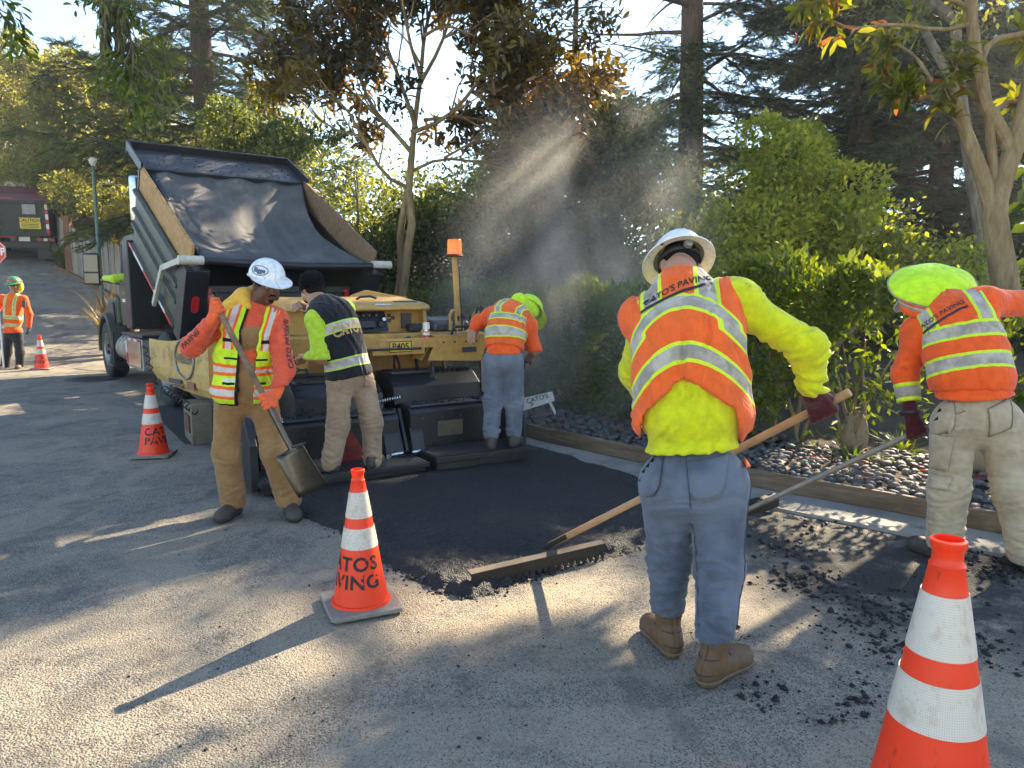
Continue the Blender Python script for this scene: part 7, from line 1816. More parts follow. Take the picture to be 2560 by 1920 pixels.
for i in range(nt):
    c = hA.lerp(hB, (i + .5) / nt) + zb + hn * .004; w2 = L / nt * .42
    wpart(MB().add([c + hd_ * -w2 + Vector((0, 0, -.01)), c + hd_ * w2 + Vector((0, 0, -.01)), c + hd_ * w2 * .3 + Vector((0, 0, -.05)), c - hd_ * w2 * .3 + Vector((0, 0, -.05)), c + hd_ * -w2 + hn * .006 + Vector((0, 0, -.01)), c + hd_ * w2 + hn * .006 + Vector((0, 0, -.01)), c + hd_ * w2 * .3 + hn * .006 + Vector((0, 0, -.05)), c - hd_ * w2 * .3 + hn * .006 + Vector((0, 0, -.05))], [(0, 1, 2, 3), (7, 6, 5, 4), (0, 4, 5, 1), (1, 5, 6, 2), (2, 6, 7, 3), (3, 7, 4, 0)]).build('tooth', M_rakem, None), rake)
wpart(MB().beam(rk0 - rdir * .03, rk0 + rdir * .16, .05, .03).build('ferrule', M_rakem, None, bevel=.006), rake)
ax_r = rk0 + rdir * ((wr - rk0).dot(rdir) + .03)
grip('glove', wr, W(2052, 1018, 3.22), rdir, (.5, -.75, .35), .019, p1, M_gl_red, .06, 1.32, 1.0, er)
lg = rk0 + rdir * ((wl_ - rk0).dot(rdir)); grip('glove', wl_, lg, rdir, (-.5, -.3, .6), .019, p1, M_gl_red, .04, 1.1, 1.0, el_)

# ---------------------------------------------------------------- worker with the square shovel
g = G(655, 1290); p2 = thing('person', 'worker in white hard hat and lime vest leaning on a square shovel', 'person', g)
Y2 = 5.1
pel, wai, che, nec = W(612, 975, Y2), W(612, 920, Y2), W(617, 825, Y2 - .01), W(646, 745, Y2 + .02)
sl, sr = W(545, 790, Y2 - .06), W(702, 798, Y2 + .1)       # image left, image right
# facing the camera: wearer's right is image left
sp2 = Spine([pel, wai, che, nec], [W(560, 975, Y2) - W(665, 975, Y2 + .08), W(560, 920, Y2) - W(668, 920, Y2 + .1), sl - sr, sl - sr])
F2 = sp2.frame(2)[2]
hl, kl, al = W(574, 985, Y2), W(566, 1130, Y2 - .06), W(583, 1252, Y2 + .02); hr, kr, ar = W(655, 985, Y2 + .03), W(686, 1130, Y2 - .02), W(722, 1248, Y2 + .03)
pants = [('ell', A3(pel) - np.array([0, 0, .03]), sp2.frame(0), np.array([.188, .16, .145]), .05)] + leg_prims(hl, kl, al, .100, .088, .088) + leg_prims(hr, kr, ar, .100, .088, .088)
bib = [('ell', sp2.p[1], sp2.frame(1), np.array([.17, .2, .147]), .05), ('ell', sp2.p[2] - np.array([0, 0, .02]), sp2.frame(2), np.array([.155, .20, .156]), .05)]
garment('overalls', pants + bib, .0095, M_duck, p2, [lambda Q: Q[:, 2] - (che.z + .03), lambda Q: np.where(Q[:, 0] < pel.x + .03, (al.z - .045) - Q[:, 2], (ar.z - .045) - Q[:, 2])], .05,
        [(hl, kl, .006, .01, 30), (kl, al, .007, .014, 42), (hr, kr, .006, .01, 30), (kr, ar, .007, .014, 42)], .005, 11.0)
boot((al.x, al.y - .02, 0), (-.12, -1), p2, M_boot2, M_sole2, 0, 1.05, .13); boot((ar.x + .02, ar.y - .02, 0), (.45, -.9), p2, M_boot2, M_sole2, 0, 1.05, .13)
# shovel
shA, shB = W(528, 738, 4.80), W(735, 1135, 4.72); sdv = (shB - shA).normalized()
# arms
el_, wl_ = W(478, 868, 4.98), W(533, 800, 4.84); er, wr = W(712, 925, 5.0), W(690, 985, 4.86)
garment('shirt', torso_prims(sp2, (.165, .16, .172), (.125, .128, .128), sl, sr, 0, .075) + [('cone', lerp(sl, sr, .12), el_, .078, .066, .05), ('cone', el_, lerp(el_, wl_, .80), .066, .052, .04), ('cone', lerp(sr, sl, .12), er, .078, .066, .05), ('cone', er, lerp(er, wr, .80), .064, .052, .04), ('cone', lerp(nec, che, .3), nec, .085, .068, .03)], .009, M_coral, p2, [lambda Q: (wai.z - .1) - Q[:, 2], lambda Q: (Q - A3(lerp(nec, che, -.12))) @ sp2.frame(3)[1]], .045,
        [(sl, el_, .005, .009, 36), (el_, wl_, .009, .008, 48), (sr, er, .005, .009, 36), (er, wr, .009, .01, 48)], .004, 12.0)
M_v2 = None
def vest2_mat():
    t = NT('lime_vest_pockets'); l = t.xyz(t.attr('loc', 'Vector')); co = t.coords()
    wob = t.math('MULTIPLY', t.math('SUBTRACT', t.noise(co, 8, 3), .5), .012); x = t.math('ABSOLUTE', l[0]); s_ = t.math('ADD', l[1], wob)
    ins = lambda v, a, b: t.math('MULTIPLY', t.math('GREATER_THAN', v, a), t.math('LESS_THAN', v, b))
    n = t.noise(co, 14, 6, .65); c = t.mix(t.val(n, .3, .7), (.52, .74, .02), (.66, .86, .04)); sil = t.mix(t.noise(co, 15, 4), (.52, .44, .38), (.72, .64, .56)); og = (.88, .15, .03)
    up = t.math('GREATER_THAN', s_, .30)
    c = t.mix(t.math('MULTIPLY', ins(x, .085, .155), up), c, og); c = t.mix(t.math('MULTIPLY', ins(x, .102, .138), up), c, sil)
    for a, b in ((-.045, .045), (.115, .195)):
        c = t.mix(ins(s_, a, b), c, og); c = t.mix(ins(s_, a + .022, b - .022), c, sil)
    for a, b, xa, xb in ((.232, .246, .05, .14), (.055, .072, .06, .14), (.35, .375, .085, .155)): c = t.mix(t.math('MULTIPLY', ins(s_, a, b), ins(x, xa, xb)), c, (.012, .012, .014))
    c = t.mix(t.math('MULTIPLY', ins(s_, .074, .098), t.math('MULTIPLY', ins(x, .055, .14), t.math('GREATER_THAN', l[0], 0))), c, (.68, .64, .58))
    c = t.mix(t.math('MULTIPLY', t.math('GREATER_THAN', l[2], .02), t.math('LESS_THAN', x, .058)), c, (.015, .015, .016))
    c = t.mix(t.math('LESS_THAN', s_, -.078), c, (.02, .02, .02))
    c = t.mix(t.math('MULTIPLY', t.val(t.noise(co, 6, 7, .7), .56, .72), .25), c, (.2, .18, .05))
    t.principled(c, .8, 0, t.bump(n, .3, .005), .2); return t.m
cutf = lambda Q: (lambda l: np.maximum(np.where((l[:, 2] > 0), .046 + .05 * np.clip((.40 - l[:, 1]), 0, .1) * 0 - np.abs(l[:, 0] + .012), -1), -.085 - l[:, 1] + 0 * l[:, 0]) * 1.0)(sp2.loc(Q))
hem2 = lambda Q: (lambda l: -.088 - l[:, 1])(sp2.loc(Q))
arm2 = lambda Q: (lambda l: np.where(l[:, 1] > .27, np.abs(l[:, 0]) - (.205 - .045 * sstep(l[:, 1], .28, .40)), -1))(sp2.loc(Q))
nk2 = lambda Q: (Q - A3(lerp(nec, che, .12))) @ sp2.frame(3)[1]
opn = lambda Q: (lambda l: np.where(l[:, 2] > 0, .05 - np.abs(l[:, 0] + .012), -1))(sp2.loc(Q))
v2 = garment('vest', torso_prims(sp2, (.215, .20, .198), (.175, .165, .158), sl, sr, .006, .082), .0085, vest2_mat(), p2, [hem2, arm2, nk2, opn], .05, [], .009, 13.0, sp2, gfreq=8)
# yellow hood collar lying over the wearer's right shoulder
hood = [('cone', lerp(nec, sl, .30) + Vector((-.01, -.02, .045)), lerp(nec, sl, .62) + Vector((-.0, -.06, .02)), .055, .05, .04), ('cone', lerp(nec, sl, .18) + Vector((0, .07, .05)), lerp(nec, sl, .30) + Vector((-.01, -.02, .045)), .05, .055, .04), ('cone', lerp(nec, sl, .18) + Vector((0, .07, .05)), lerp(nec, sr, .45) + Vector((0, .07, .02)), .05, .035, .03), ('cone', lerp(nec, sl, .30) + Vector((.0, -.05, .02)), lerp(nec, sl, .12) + Vector((.0, -.11, -.04)), .045, .022, .03)]
garment('hood', hood, .009, cloth('yellow_hood', (.78, .44, .06), .8, .2, (.3, .2, .05)), p2, (), .03, amp=.006, seed=4.0, gfreq=12)
hc = W(666, 714, Y2 - .02); hax = ax_from((.66, -.70, -.20), (.10, -.10, .98))
body = head_prims(hc, hax, nec, 1.0) + torso_prims(sp2, (.13, .13, .14), (.10, .10, .10), sl, sr, -.01, .055) + [('cone', sl, el_, .05, .042), ('cone', el_, wl_, .042, .031), ('cone', sr, er, .05, .042), ('cone', er, wr, .042, .031), ('cone', pel, hl, .09, .08), ('cone', pel, hr, .09, .08), ('cone', hl, kl, .075, .055), ('cone', kl, al, .054, .038), ('cone', hr, kr, .075, .055), ('cone', kr, ar, .054, .038)]
garment('body', body, .0078, M_skin_d, p2, (), .03, amp=0)
face_details(hc, hax, p2, M_skin_d, M_hair, 1.0, True, True)
garment('hair', [('ell', A3(hc) + hax[1] * .03 - hax[2] * .012, np.array(hax), np.array([.082, .09, .10]), .01)], .007, M_hair, p2, [lambda Q: ((Q - A3(hc)) @ hax[2]) - .045, lambda Q: -((Q - A3(hc)) @ hax[1]) - .005], .01, amp=.002, gfreq=40)
h2 = hat(hc, hax, p2, M_white_hat, 'cap', .98, -.02, lift=.064)
fr = Vector(hax[2]); rg = Vector(hax[0]); uu = Vector(hax[1]); lc = Vector(hc) + uu * .115 + (fr * .62 + rg * .78).normalized() * .1
lw = proj_on(h2, (fr * .62 + rg * .78).normalized()); xd = uu.cross((fr * .62 + rg * .78)).normalized()
put_text('Bigge', .042, lc, xd, uu, paint('logo_blue', (.03, .05, .16), .5), h2, wrap=lw, cuts=1, bold=.0012)
el_pts = [lw(lc + xd * (.062 * math.cos(a)) + uu * (.030 * math.sin(a))) for a in np.linspace(0, 2 * PI, 32)]
q = MB().tube(el_pts, .0022, 5).build('logo_oval', paint('logo_blue', (0, 0, 0)), None); q.parent = h2
wpart(MB().tube([Vector(hc) + (rg * .083 + fr * .06 + uu * .01), Vector(hc) + (rg * .085 - fr * .02 + uu * .005)], .004, 5).build('glasses_temple', M_strap, None), p2)
# shovel itself
sv = thing('shovel', 'square-nosed shovel with worn wooden shaft held by the worker in the lime vest', 'shovel', G(740, 1245))
M_shaft = wood_material('shovel_shaft', (.10, .062, .036), (.19, .12, .072), (.28, .19, .12), axis=0, grain=5)
j0 = lerp(shA, shB, .70)
wpart(MB().tube([shA, lerp(shA, shB, .03), lerp(shA, shB, .35), j0, lerp(shA, shB, .90)], [.016, .020, .019, .018, .015], 10).build('shaft', M_shaft, None, smooth=True), sv)
M_blade = paint('shovel_steel', (.12, .10, .075), .38, .85, dirt=.6, dirtcol=(.02, .018, .015), scale=5)
wpart(MB().tube([lerp(shA, shB, .66), lerp(shA, shB, .8), lerp(shA, shB, .97)], [.021, .022, .02], 10).build('socket', M_blade, None, smooth=True), sv)
bu = Vector((.80, -.28, .35)); bu = (bu - sdv * bu.dot(sdv)).normalized(); bn = sdv.cross(bu).normalized(); bn = bn if bn.y < 0 else -bn; rows = []
for i in range(9):
    f = i / 8; row = []
    for j in range(13):
        h_ = j / 12 * 2 - 1; w_ = .118 + .012 * f
        row.append(shB + sdv * (-.035 + .31 * f - .02 * (1 - abs(h_)) * (f < .1)) + bu * (h_ * w_) - bn * (.035 * (1 - h_ * h_) * (1 - .5 * f) + .03 * f * f - .03 * abs(h_) ** 6))
    rows.append(row)
bl = MB().grid(rows).build('blade', M_blade, None, smooth=True); bl.modifiers.new('t', 'SOLIDIFY').thickness = .004; wpart(bl, sv)
wpart(MB().tube([shB - sdv * .03 + bu * -.118, shB - sdv * .045, shB - sdv * .03 + bu * .118], .007, 6).build('footrest', M_blade, None), sv)
pt = lambda w: shA + sdv * (w - shA).dot(sdv)
grip('glove', wl_, lerp(shA, shB, .07), sdv, (-.45, -.8, .35), .019, p2, M_gl_or, .045, 1.12, 1.0, el_); grip('glove', wr, lerp(shA, shB, .665), sdv, (.5, -.8, .1), .019, p2, M_gl_or, .045, 1.12, 1.0, er)
shirt2 = [c for c in p2.children if c.name.startswith('shirt')][0]
for (a, b, txt, flip, out) in ((er, sr, 'CATO PAVING', 1, Vector((.75, -.65, .1))), (el_, wl_, 'PAVING', 1, Vector((-.3, -.95, .1)))):
    xdv = (Vector(b) - Vector(a)).normalized(); m = lerp(a, b, .5 if txt != 'PAVING' else .3); ydv = out.cross(xdv).normalized() * flip
    put_text(txt, .058, m, xdv, ydv, LOGO, shirt2, wrap=proj_on(shirt2, out), cuts=1, bold=.001)

# ---------------------------------------------------------------- man in the black vest on the paver platform
pz = .14; g = Vector((*W(870, 1170, 5.95)[:2], pz)); p3 = thing('person', 'bareheaded worker in black vest and tan pants standing on the paver platform', 'person', g)
pel, wai, che, nec = W(872, 935, 5.95), W(862, 885, 5.95), W(835, 800, 5.98), W(790, 748, 6.02)
sl, sr = W(782, 802, 5.86), W(868, 772, 6.16)
sp3 = Spine([pel, wai, che, nec], [W(915, 940, 6.05) - W(830, 940, 5.88), W(905, 890, 6.08) - W(820, 890, 5.86), sr - sl, sr - sl])
hl, kl, al = W(848, 955, 5.9), W(845, 1065, 5.86), W(828, 1158, 5.82); hr, kr, ar = W(905, 950, 6.02), W(930, 1055, 6.0), W(932, 1150, 6.0)
garment('pants', [('ell', A3(pel) - np.array([0, 0, .02]), sp3.frame(0), np.array([.17, .15, .135]), .05)] + leg_prims(hl, kl, al, .10, .084, .076) + leg_prims(hr, kr, ar, .10, .084, .076), .0095, M_tanp, p3,
        [lambda Q: (Q - A3(wai)) @ sp3.frame(0)[1] - .0, lambda Q: np.where(Q[:, 0] < pel.x - .02, (al.z - .06) - Q[:, 2], (ar.z - .06) - Q[:, 2])], .05, [(hl, kl, .005, .01, 32), (kl, al, .007, .015, 46), (hr, kr, .005, .01, 32), (kr, ar, .007, .015, 46)], .005, 21.0)
boot((al.x - .02, al.y, pz), (-.9, .3), p3, M_boot2, M_sole2, pz, 1.0, .09); boot((ar.x, ar.y, pz), (.1, 1), p3, M_boot2, M_sole2, pz, 1.0, .09)
el_, wl_ = W(803, 898, 5.80), W(768, 893, 5.86); er, wr = W(795, 800, 6.28), W(768, 772, 6.14)
garment('shirt', torso_prims(sp3, (.15, .15, .16), (.12, .12, .12), sl, sr, 0, .075) + [('cone', lerp(sl, sr, .12), el_, .080, .072, .05), ('cone', el_, lerp(el_, wl_, .80), .068, .050, .04), ('cone', lerp(sr, sl, .12), er, .075, .06, .05), ('cone', er, lerp(er, wr, .80), .058, .045, .04)], .011, M_limeg, p3, [lambda Q: (wai.z - .03) - Q[:, 2]], .045, [(sl, el_, .006, .011, 36), (el_, wl_, .010, .010, 50)], .005, 22.0)
M_v3 = vest_mat('black_vest', (.014, .015, .019), [(.075, .135), (.345, .405)], [], silver=(.50, .44, .40), edge=(.50, .72, .10), edge_w=.012, bend=.3, dirt=.1)
hem3 = lambda Q: (lambda l: -.025 + .03 * np.clip(l[:, 0], -1, 0) - l[:, 1])(sp3.loc(Q)); arm3 = lambda Q: (lambda l: np.where(l[:, 1] > .26, np.abs(l[:, 0]) - (.19 - .035 * sstep(l[:, 1], .27, .38)), -1))(sp3.loc(Q))
v3 = garment('vest', torso_prims(sp3, (.185, .18, .188), (.155, .15, .15), sl, sr, .008, .08), .009, M_v3, p3, [hem3, arm3, lambda Q: (Q - A3(lerp(nec, che, -.05))) @ sp3.frame(3)[1]], .05, [], .006, 23.0, sp3)
bk = -sp3.frame(2)[2]; w3 = proj_on(v3, bk); M_gold = paint('gold_print', (.50, .32, .10), .6, dirt=.2)
put_text("CATO'S", .115, W(866, 830, 5.9), W(930, 795, 5.95) - W(835, 838, 5.9), Vector(sp3.frame(2)[1]), M_gold, v3, wrap=w3, cuts=1, bold=.003)
hc = W(779, 722, 6.08); hax = ax_from((-.75, .62, -.25), (-.1, .1, .98))
garment('body', head_prims(hc, hax, nec, .98) + torso_prims(sp3, (.12, .12, .13), (.09, .09, .09), sl, sr, -.01, .05) + [('cone', sl, el_, .05, .042), ('cone', el_, wl_, .042, .03), ('cone', sr, er, .05, .042), ('cone', er, wr, .042, .03), ('cone', pel, hl, .08, .08), ('cone', pel, hr, .08, .08), ('cone', hl, kl, .07, .05), ('cone', kl, al, .05, .036), ('cone', hr, kr, .07, .05), ('cone', kr, ar, .05, .036)], .010, M_skin_m, p3, (), .03, amp=0)
garment('hair', [('ell', A3(hc) + hax[1] * .045 - hax[2] * .016, np.array(hax), np.array([.094, .098, .110]), .01), ('ell', A3(hc) - hax[2] * .055 - hax[1] * .03, np.array(hax), np.array([.075, .06, .055]), .03)], .007, M_hair, p3, [lambda Q: ((Q - A3(hc)) @ hax[2]) - .05 - .3 * ((Q - A3(hc)) @ hax[1]), lambda Q: -((Q - A3(hc)) @ hax[1]) - .055 + .55 * ((Q - A3(hc)) @ hax[2])], .01, amp=.013, gfreq=30)
def hair_tufts(hc_, hax_, rad_, root, n=900, keep=lambda x, u, f: True):
    d_ = rand_dirs(n); loc_ = d_ * np.array(rad_); m_ = np.array([keep(*q) for q in loc_]); d_, loc_ = d_[m_], loc_[m_]; B_ = np.array(hax_)
    P_ = A3(hc_) + (loc_ + np.array([0, .045, -.016])) @ B_; N_ = d_ @ B_; D_ = unit(np.cross(N_, rand_dirs(len(N_))) + N_ * .45 - np.array([0, 0, .5]))
    V_, F_, m2 = leaf_arrays(P_ - N_ * .004, D_, N_, .034 * rng.uniform(.6, 1.4, len(P_)), .009, shape=8, fold=.1, droop=.25)
    o_ = link('hair_tufts', np_mesh('hair_tufts', V_, F_, 3), M_hair); o_['kind'] = 'stuff'; return wpart(o_, root)
hair_tufts(hc, hax, (.094, .098, .108), p3, 1100, lambda x, u, f: f < .055 + .3 * u and u > -.10 + .55 * f)
garment('beard', [('ell', A3(hc) - hax[1] * .07 + hax[2] * .035, np.array(hax), np.array([.062, .045, .062]), .01)], .007, M_hair, p3, [lambda Q: ((Q - A3(hc)) @ hax[1]) + .05], .01, amp=.003, gfreq=40)
open_hand('hand', wl_, W(755, 888, 5.95), (0, 0, -1), p3, M_skin_m, 1.0, 1.1, 1); open_hand('hand', wr, W(747, 760, 6.05), (-.4, .4, -.8), p3, M_skin_m, 1.0, 1.3, 1)
po = [c for c in p3.children if c.name.startswith('pants')][0]
pocket(po, W(862, 930, 5.7), W(900, 935, 5.85) - W(840, 935, 5.7), Vector((0, 0, 1)), .14, .14, -Vector(sp3.frame(0)[2]), M_tanp, po); pocket(po, W(912, 925, 5.9), W(930, 930, 5.95) - W(880, 930, 5.8), Vector((0, 0, 1)), .12, .13, -Vector(sp3.frame(0)[2]), M_tanp, po)
wl3 = proj_on(po, -Vector(sp3.frame(0)[2])); c = wl3(W(873, 925, 5.7)); o = MB().box(c, (.085, .03, .05), Matrix.Rotation(.3, 3, 'Z')).build('wallet', M_blk2, None, bevel=.008); wpart(o, p3)

# ---------------------------------------------------------------- man in orange bending over the right of the paver
pz = .18; g = Vector((*W(1255, 1110, 6.55)[:2], pz)); p4 = thing('person', 'worker in orange shirt and grey jeans bending over the paver controls', 'person', g)
pel, wai, che, nec = W(1258, 893, 6.6), W(1262, 845, 6.68), W(1272, 795, 6.82), W(1298, 768, 6.95)
sl, sr = W(1222, 788, 6.92), W(1328, 815, 6.85)
sp4 = Spine([pel, wai, che, nec], [W(1290, 895, 6.58) - W(1222, 893, 6.6), W(1300, 850, 6.66) - W(1225, 845, 6.7), sr - sl, sr - sl])
hl, kl, al = W(1234, 905, 6.6), W(1232, 1005, 6.58), W(1228, 1085, 6.52); hr, kr, ar = W(1283, 905, 6.62), W(1286, 1005, 6.62), W(1285, 1082, 6.62)
garment('jeans', [('ell', A3(pel) - np.array([0, 0, .01]), sp4.frame(0), np.array([.162, .15, .135]), .05)] + leg_prims(hl, kl, al, .10, .08, .072) + leg_prims(hr, kr, ar, .10, .08, .072), .0105, M_denim2, p4, [lambda Q: Q[:, 2] - (pel.z + .12), lambda Q: (al.z - .05) - Q[:, 2]], .05, [(hl, kl, .004, .008, 32), (kl, al, .006, .012, 46), (hr, kr, .004, .008, 32), (kr, ar, .006, .012, 46)], .004, 31.0)
boot((al.x, al.y, pz), (-.1, 1), p4, M_boot2, M_sole2, pz, 1.0, .11); boot((ar.x, ar.y, pz), (.25, 1), p4, M_boot2, M_sole2, pz, 1.0, .11)
el_, wl_ = W(1196, 806, 7.0), W(1182, 828, 6.9); er, wr = W(1336, 878, 6.85), W(1318, 900, 7.05)
garment('shirt', torso_prims(sp4, (.165, .165, .175), (.135, .135, .13), sl, sr, 0, .078) + [('cone', lerp(sl, sr, .12), el_, .078, .064, .05), ('cone', el_, lerp(el_, wl_, .80), .064, .048, .04), ('cone', lerp(sr, sl, .12), er, .08, .068, .05), ('cone', er, lerp(er, wr, .80), .066, .05, .04)], .010, M_orsh, p4, [lambda Q: (pel.z + .03) - Q[:, 2]], .045, [(sl, el_, .005, .009, 36), (sr, er, .005, .01, 36)], .005, 32.0)
M_v4 = vest_mat('orange_vest_bending', ORANGE, [(.15, .20), (.29, .34)], [(.075, .115, .33)], bend=-.6, edge_w=.012, dirt=.15)
garment('vest', torso_prims(sp4, (.178, .178, .188), (.148, .148, .142), sl, sr, .005, .08), .010, M_v4, p4, [lambda Q: (lambda l: .075 - l[:, 1])(sp4.loc(Q)), lambda Q: (lambda l: np.where(l[:, 1] > .24, np.abs(l[:, 0]) - .165, -1))(sp4.loc(Q))], .05, [], .005, 33.0, sp4)
hc = W(1318, 785, 7.05); hax = ax_from((.35, .6, -.72), (.3, .55, .7))
garment('body', head_prims(hc, hax, nec, .98) + torso_prims(sp4, (.12, .12, .13), (.09, .09, .09), sl, sr, -.01, .05) + [('cone', sl, el_, .05, .042), ('cone', el_, wl_, .042, .03), ('cone', sr, er, .05, .042), ('cone', er, wr, .042, .03), ('cone', pel, hl, .08, .08), ('cone', pel, hr, .08, .08), ('cone', hl, kl, .07, .05), ('cone', kl, al, .05, .036), ('cone', hr, kr, .07, .05), ('cone', kr, ar, .05, .036)], .013, M_skin_m, p4, (), .03, amp=0)
M_cover = cloth('lime_cover', (.52, .80, .02), .8, .1, (.3, .35, .03), weave=500)
garment('neck_shade', [('ell', A3(hc) + hax[1] * .04 - hax[2] * .02, np.array(hax), np.array([.108, .125, .135]), .03), ('cone', A3(hc) - hax[2] * .07 - hax[1] * .02, A3(nec) + np.array([.0, -.05, .05]), .075, .085, .04)], .008, M_cover, p4, [lambda Q: ((Q - A3(hc)) @ hax[2]) - .04 - .6 * ((Q - A3(hc)) @ hax[1])], .03, amp=.004, gfreq=10)
hat(hc, hax, p4, M_cover, 'cap', 1.08, 0, 'hard_hat', False)
open_hand('hand', wl_, W(1178, 842, 6.8), (0, 0, -1), p4, M_skin_m, 1.0, .8, 1); open_hand('glove', wr, W(1305, 905, 7.15), (0, 0, -1), p4, M_gl_blk, 1.05, .8, -1)

# ---------------------------------------------------------------- man bending at the right edge with a second rake
g = G(2430, 1410); p5 = thing('person', 'worker in khaki cargo pants and round lime sun shade bending at the right', 'person', g)
pel, wai, che, nec = W(2440, 1035, 4.22), W(2428, 950, 4.26), W(2398, 815, 4.40), W(2352, 735, 4.55)
sl, sr = W(2278, 835, 4.55), W(2478, 748, 4.38)
sp5 = Spine([pel, wai, che, nec], [W(2510, 1030, 4.2) - W(2365, 1040, 4.25), W(2500, 945, 4.22) - W(2355, 960, 4.3), sr - sl, sr - sl])
rt5 = np.array((sr - sl).normalized())
hl, kl, al = W(2382, 1060, 4.24), W(2372, 1225, 4.22), W(2362, 1350, 4.22); hr, kr, ar = W(2500, 1060, 4.2), W(2535, 1235, 4.12), W(2570, 1385, 4.08)
garment('cargo_pants', [('ell', A3(pel) - np.array([0, 0, .02]), sp5.frame(0), np.array([.20, .17, .16]), .05)] + leg_prims(hl, kl, al, .122, .105, .098) + leg_prims(hr, kr, ar, .122, .105, .098), .010, M_khaki, p5, [lambda Q: Q[:, 2] - (pel.z + .155 + .12 * (Q[:, 0] - pel.x)), lambda Q: np.where(Q[:, 0] < pel.x + .05, (al.z - .05) - Q[:, 2], (ar.z - .05) - Q[:, 2])], .05,
        [(hl, kl, .006, .012, 28), (kl, al, .009, .018, 38), (hr, kr, .006, .012, 28), (kr, ar, .009, .018, 38)], .006, 41.0)
boot((al.x - .02, al.y + .02, 0), (-.35, 1), p5, M_boot2, M_sole2, 0, 1.08, .12); boot((ar.x, ar.y, 0), (.3, 1), p5, M_boot2, M_sole2, 0, 1.08, .12)
el_, wl_ = W(2262, 935, 4.58), W(2278, 1035, 4.50); er, wr = W(2592, 758, 4.55), W(2660, 850, 4.7)
M_or5 = vest_mat('orange_sleeve_bands', ORANGE2, [], [], dirt=.2)
shirt5 = garment('shirt', torso_prims(sp5, (.20, .20, .205), (.15, .155, .15), sl, sr, 0, .085) + [('ell', A3(pel) + sp5.frame(0)[1] * .06, sp5.frame(0), np.array([.212, .12, .172]), .05), ('cone', lerp(sl, sr, .12), el_, .088, .074, .05), ('cone', el_, lerp(el_, wl_, .80), .074, .058, .04), ('cone', lerp(sr, sl, .12), er, .09, .075, .05), ('cone', er, lerp(er, wr, .80), .072, .056, .04)], .0105, M_orsh, p5, [lambda Q: (pel.z + .10 + .10 * (Q[:, 0] - pel.x)) - Q[:, 2]], .045, [(sl, el_, .005, .01, 34), (el_, wl_, .009, .012, 50), (sr, er, .005, .01, 34)], .005, 42.0)
M_cuffl = cloth('cuff_lime', (.62, .78, .03), .8, .1); M_cuffs = cloth('cuff_silver', (.36, .32, .26), .6, .2)
for f0, f1, m in ((.25, .35, M_cuffl), (.35, .60, M_cuffs), (.60, .70, M_cuffl)):
    a, b = lerp(el_, wl_, f0), lerp(el_, wl_, f1); r0, r1 = .074 + (.058 - .074) * f0 + .005, .074 + (.058 - .074) * f1 + .005
    o = MB().tube([a, lerp(a, b, .5), b], [r0, (r0 + r1) / 2 + .001, r1], 28, cap=False).build('sleeve_band', m, None, smooth=True); o.modifiers.new('t', 'SOLIDIFY').thickness = .004; wpart(o, p5)
M_v5 = vest_mat('orange_vest_right', ORANGE2, [(.235, .30), (.42, .485)], [(.115, .17, .47)], bend=-.15, dirt=.25)
v5 = garment('vest', torso_prims(sp5, (.222, .222, .222), (.175, .175, .166), sl, sr, .006, .088), .009, M_v5, p5, [lambda Q: (lambda l: .13 - .10 * l[:, 0] - l[:, 1])(sp5.loc(Q)), lambda Q: (lambda l: np.where(l[:, 1] > .40, np.abs(l[:, 0]) - (.215 - .03 * sstep(l[:, 1], .42, .55)), -1))(sp5.loc(Q))], .05, [], .006, 43.0, sp5)
bk = -sp5.frame(2)[2]; w5 = proj_on(v5, bk); c0 = W(2345, 778, 4.3); xd = (W(2400, 752, 4.3) - W(2300, 800, 4.35)).normalized(); yd = Vector(sp5.frame(3)[1])
put_text("CATO'S PAVING", .040, c0, xd, yd, LOGO, v5, wrap=w5, cuts=1, bold=.0008); link('logo_bar', (lambda mb: mb.grid([[w5(c0 + xd * x - yd * z) for x in np.linspace(-.16, .15, 24)] for z in (.028, .036, .044)]).mesh())(MB()), LOGO, v5)
hc = W(2318, 740, 4.72); hax = ax_from((-.45, .72, -.65), (-.30, .45, .84))
garment('body', head_prims(hc, hax, nec, 1.0) + torso_prims(sp5, (.14, .14, .15), (.10, .10, .10), sl, sr, -.01, .055) + [('cone', sl, el_, .055, .046), ('cone', el_, wl_, .044, .032), ('cone', sr, er, .055, .046), ('cone', er, wr, .044, .032), ('cone', pel, hl, .09, .08), ('cone', pel, hr, .09, .08), ('cone', hl, kl, .08, .06), ('cone', kl, al, .055, .04), ('cone', hr, kr, .08, .06), ('cone', kr, ar, .055, .04)], .013, M_skin_m, p5, (), .03, amp=0)
hat(hc, hax, p5, paint('white_hat_2', (.7, .7, .68), .4), 'full', 1.05, 0, 'hard_hat', False)
# round sun shade stretched over the brim, with its band
dc, dn = W(2330, 712, 4.60), Vector((-.10, -.62, .78)).normalized(); a_, b_, _n = basis(dn, (1, 0, 0)); xa = (W(2440, 690, 4.6) - W(2225, 745, 4.6)).normalized(); xa = (xa - dn * xa.dot(dn)).normalized(); ya = dn.cross(xa)
if ya.z < 0: ya = -ya
rows = []
for i in range(13):
    f = i / 12; rows.append([dc + xa * (.262 * f * math.cos(a)) + ya * (.205 * f * math.sin(a)) + dn * (.085 * (1 - f ** 2.2) + .004 * math.sin(7 * a) * f) for a in np.linspace(0, 2 * PI, 57)])
sh = MB().grid(rows).build('sun_shade', M_cover, None, smooth=True, fix=False); sh.modifiers.new('t', 'SOLIDIFY').thickness = .003; wpart(sh, p5)
wpart(MB().tube([Vector(p) for p in rows[-1]], .006, 6).build('shade_rim', cloth('khaki_tape', (.30, .26, .16), .8), None), p5)
drape = []
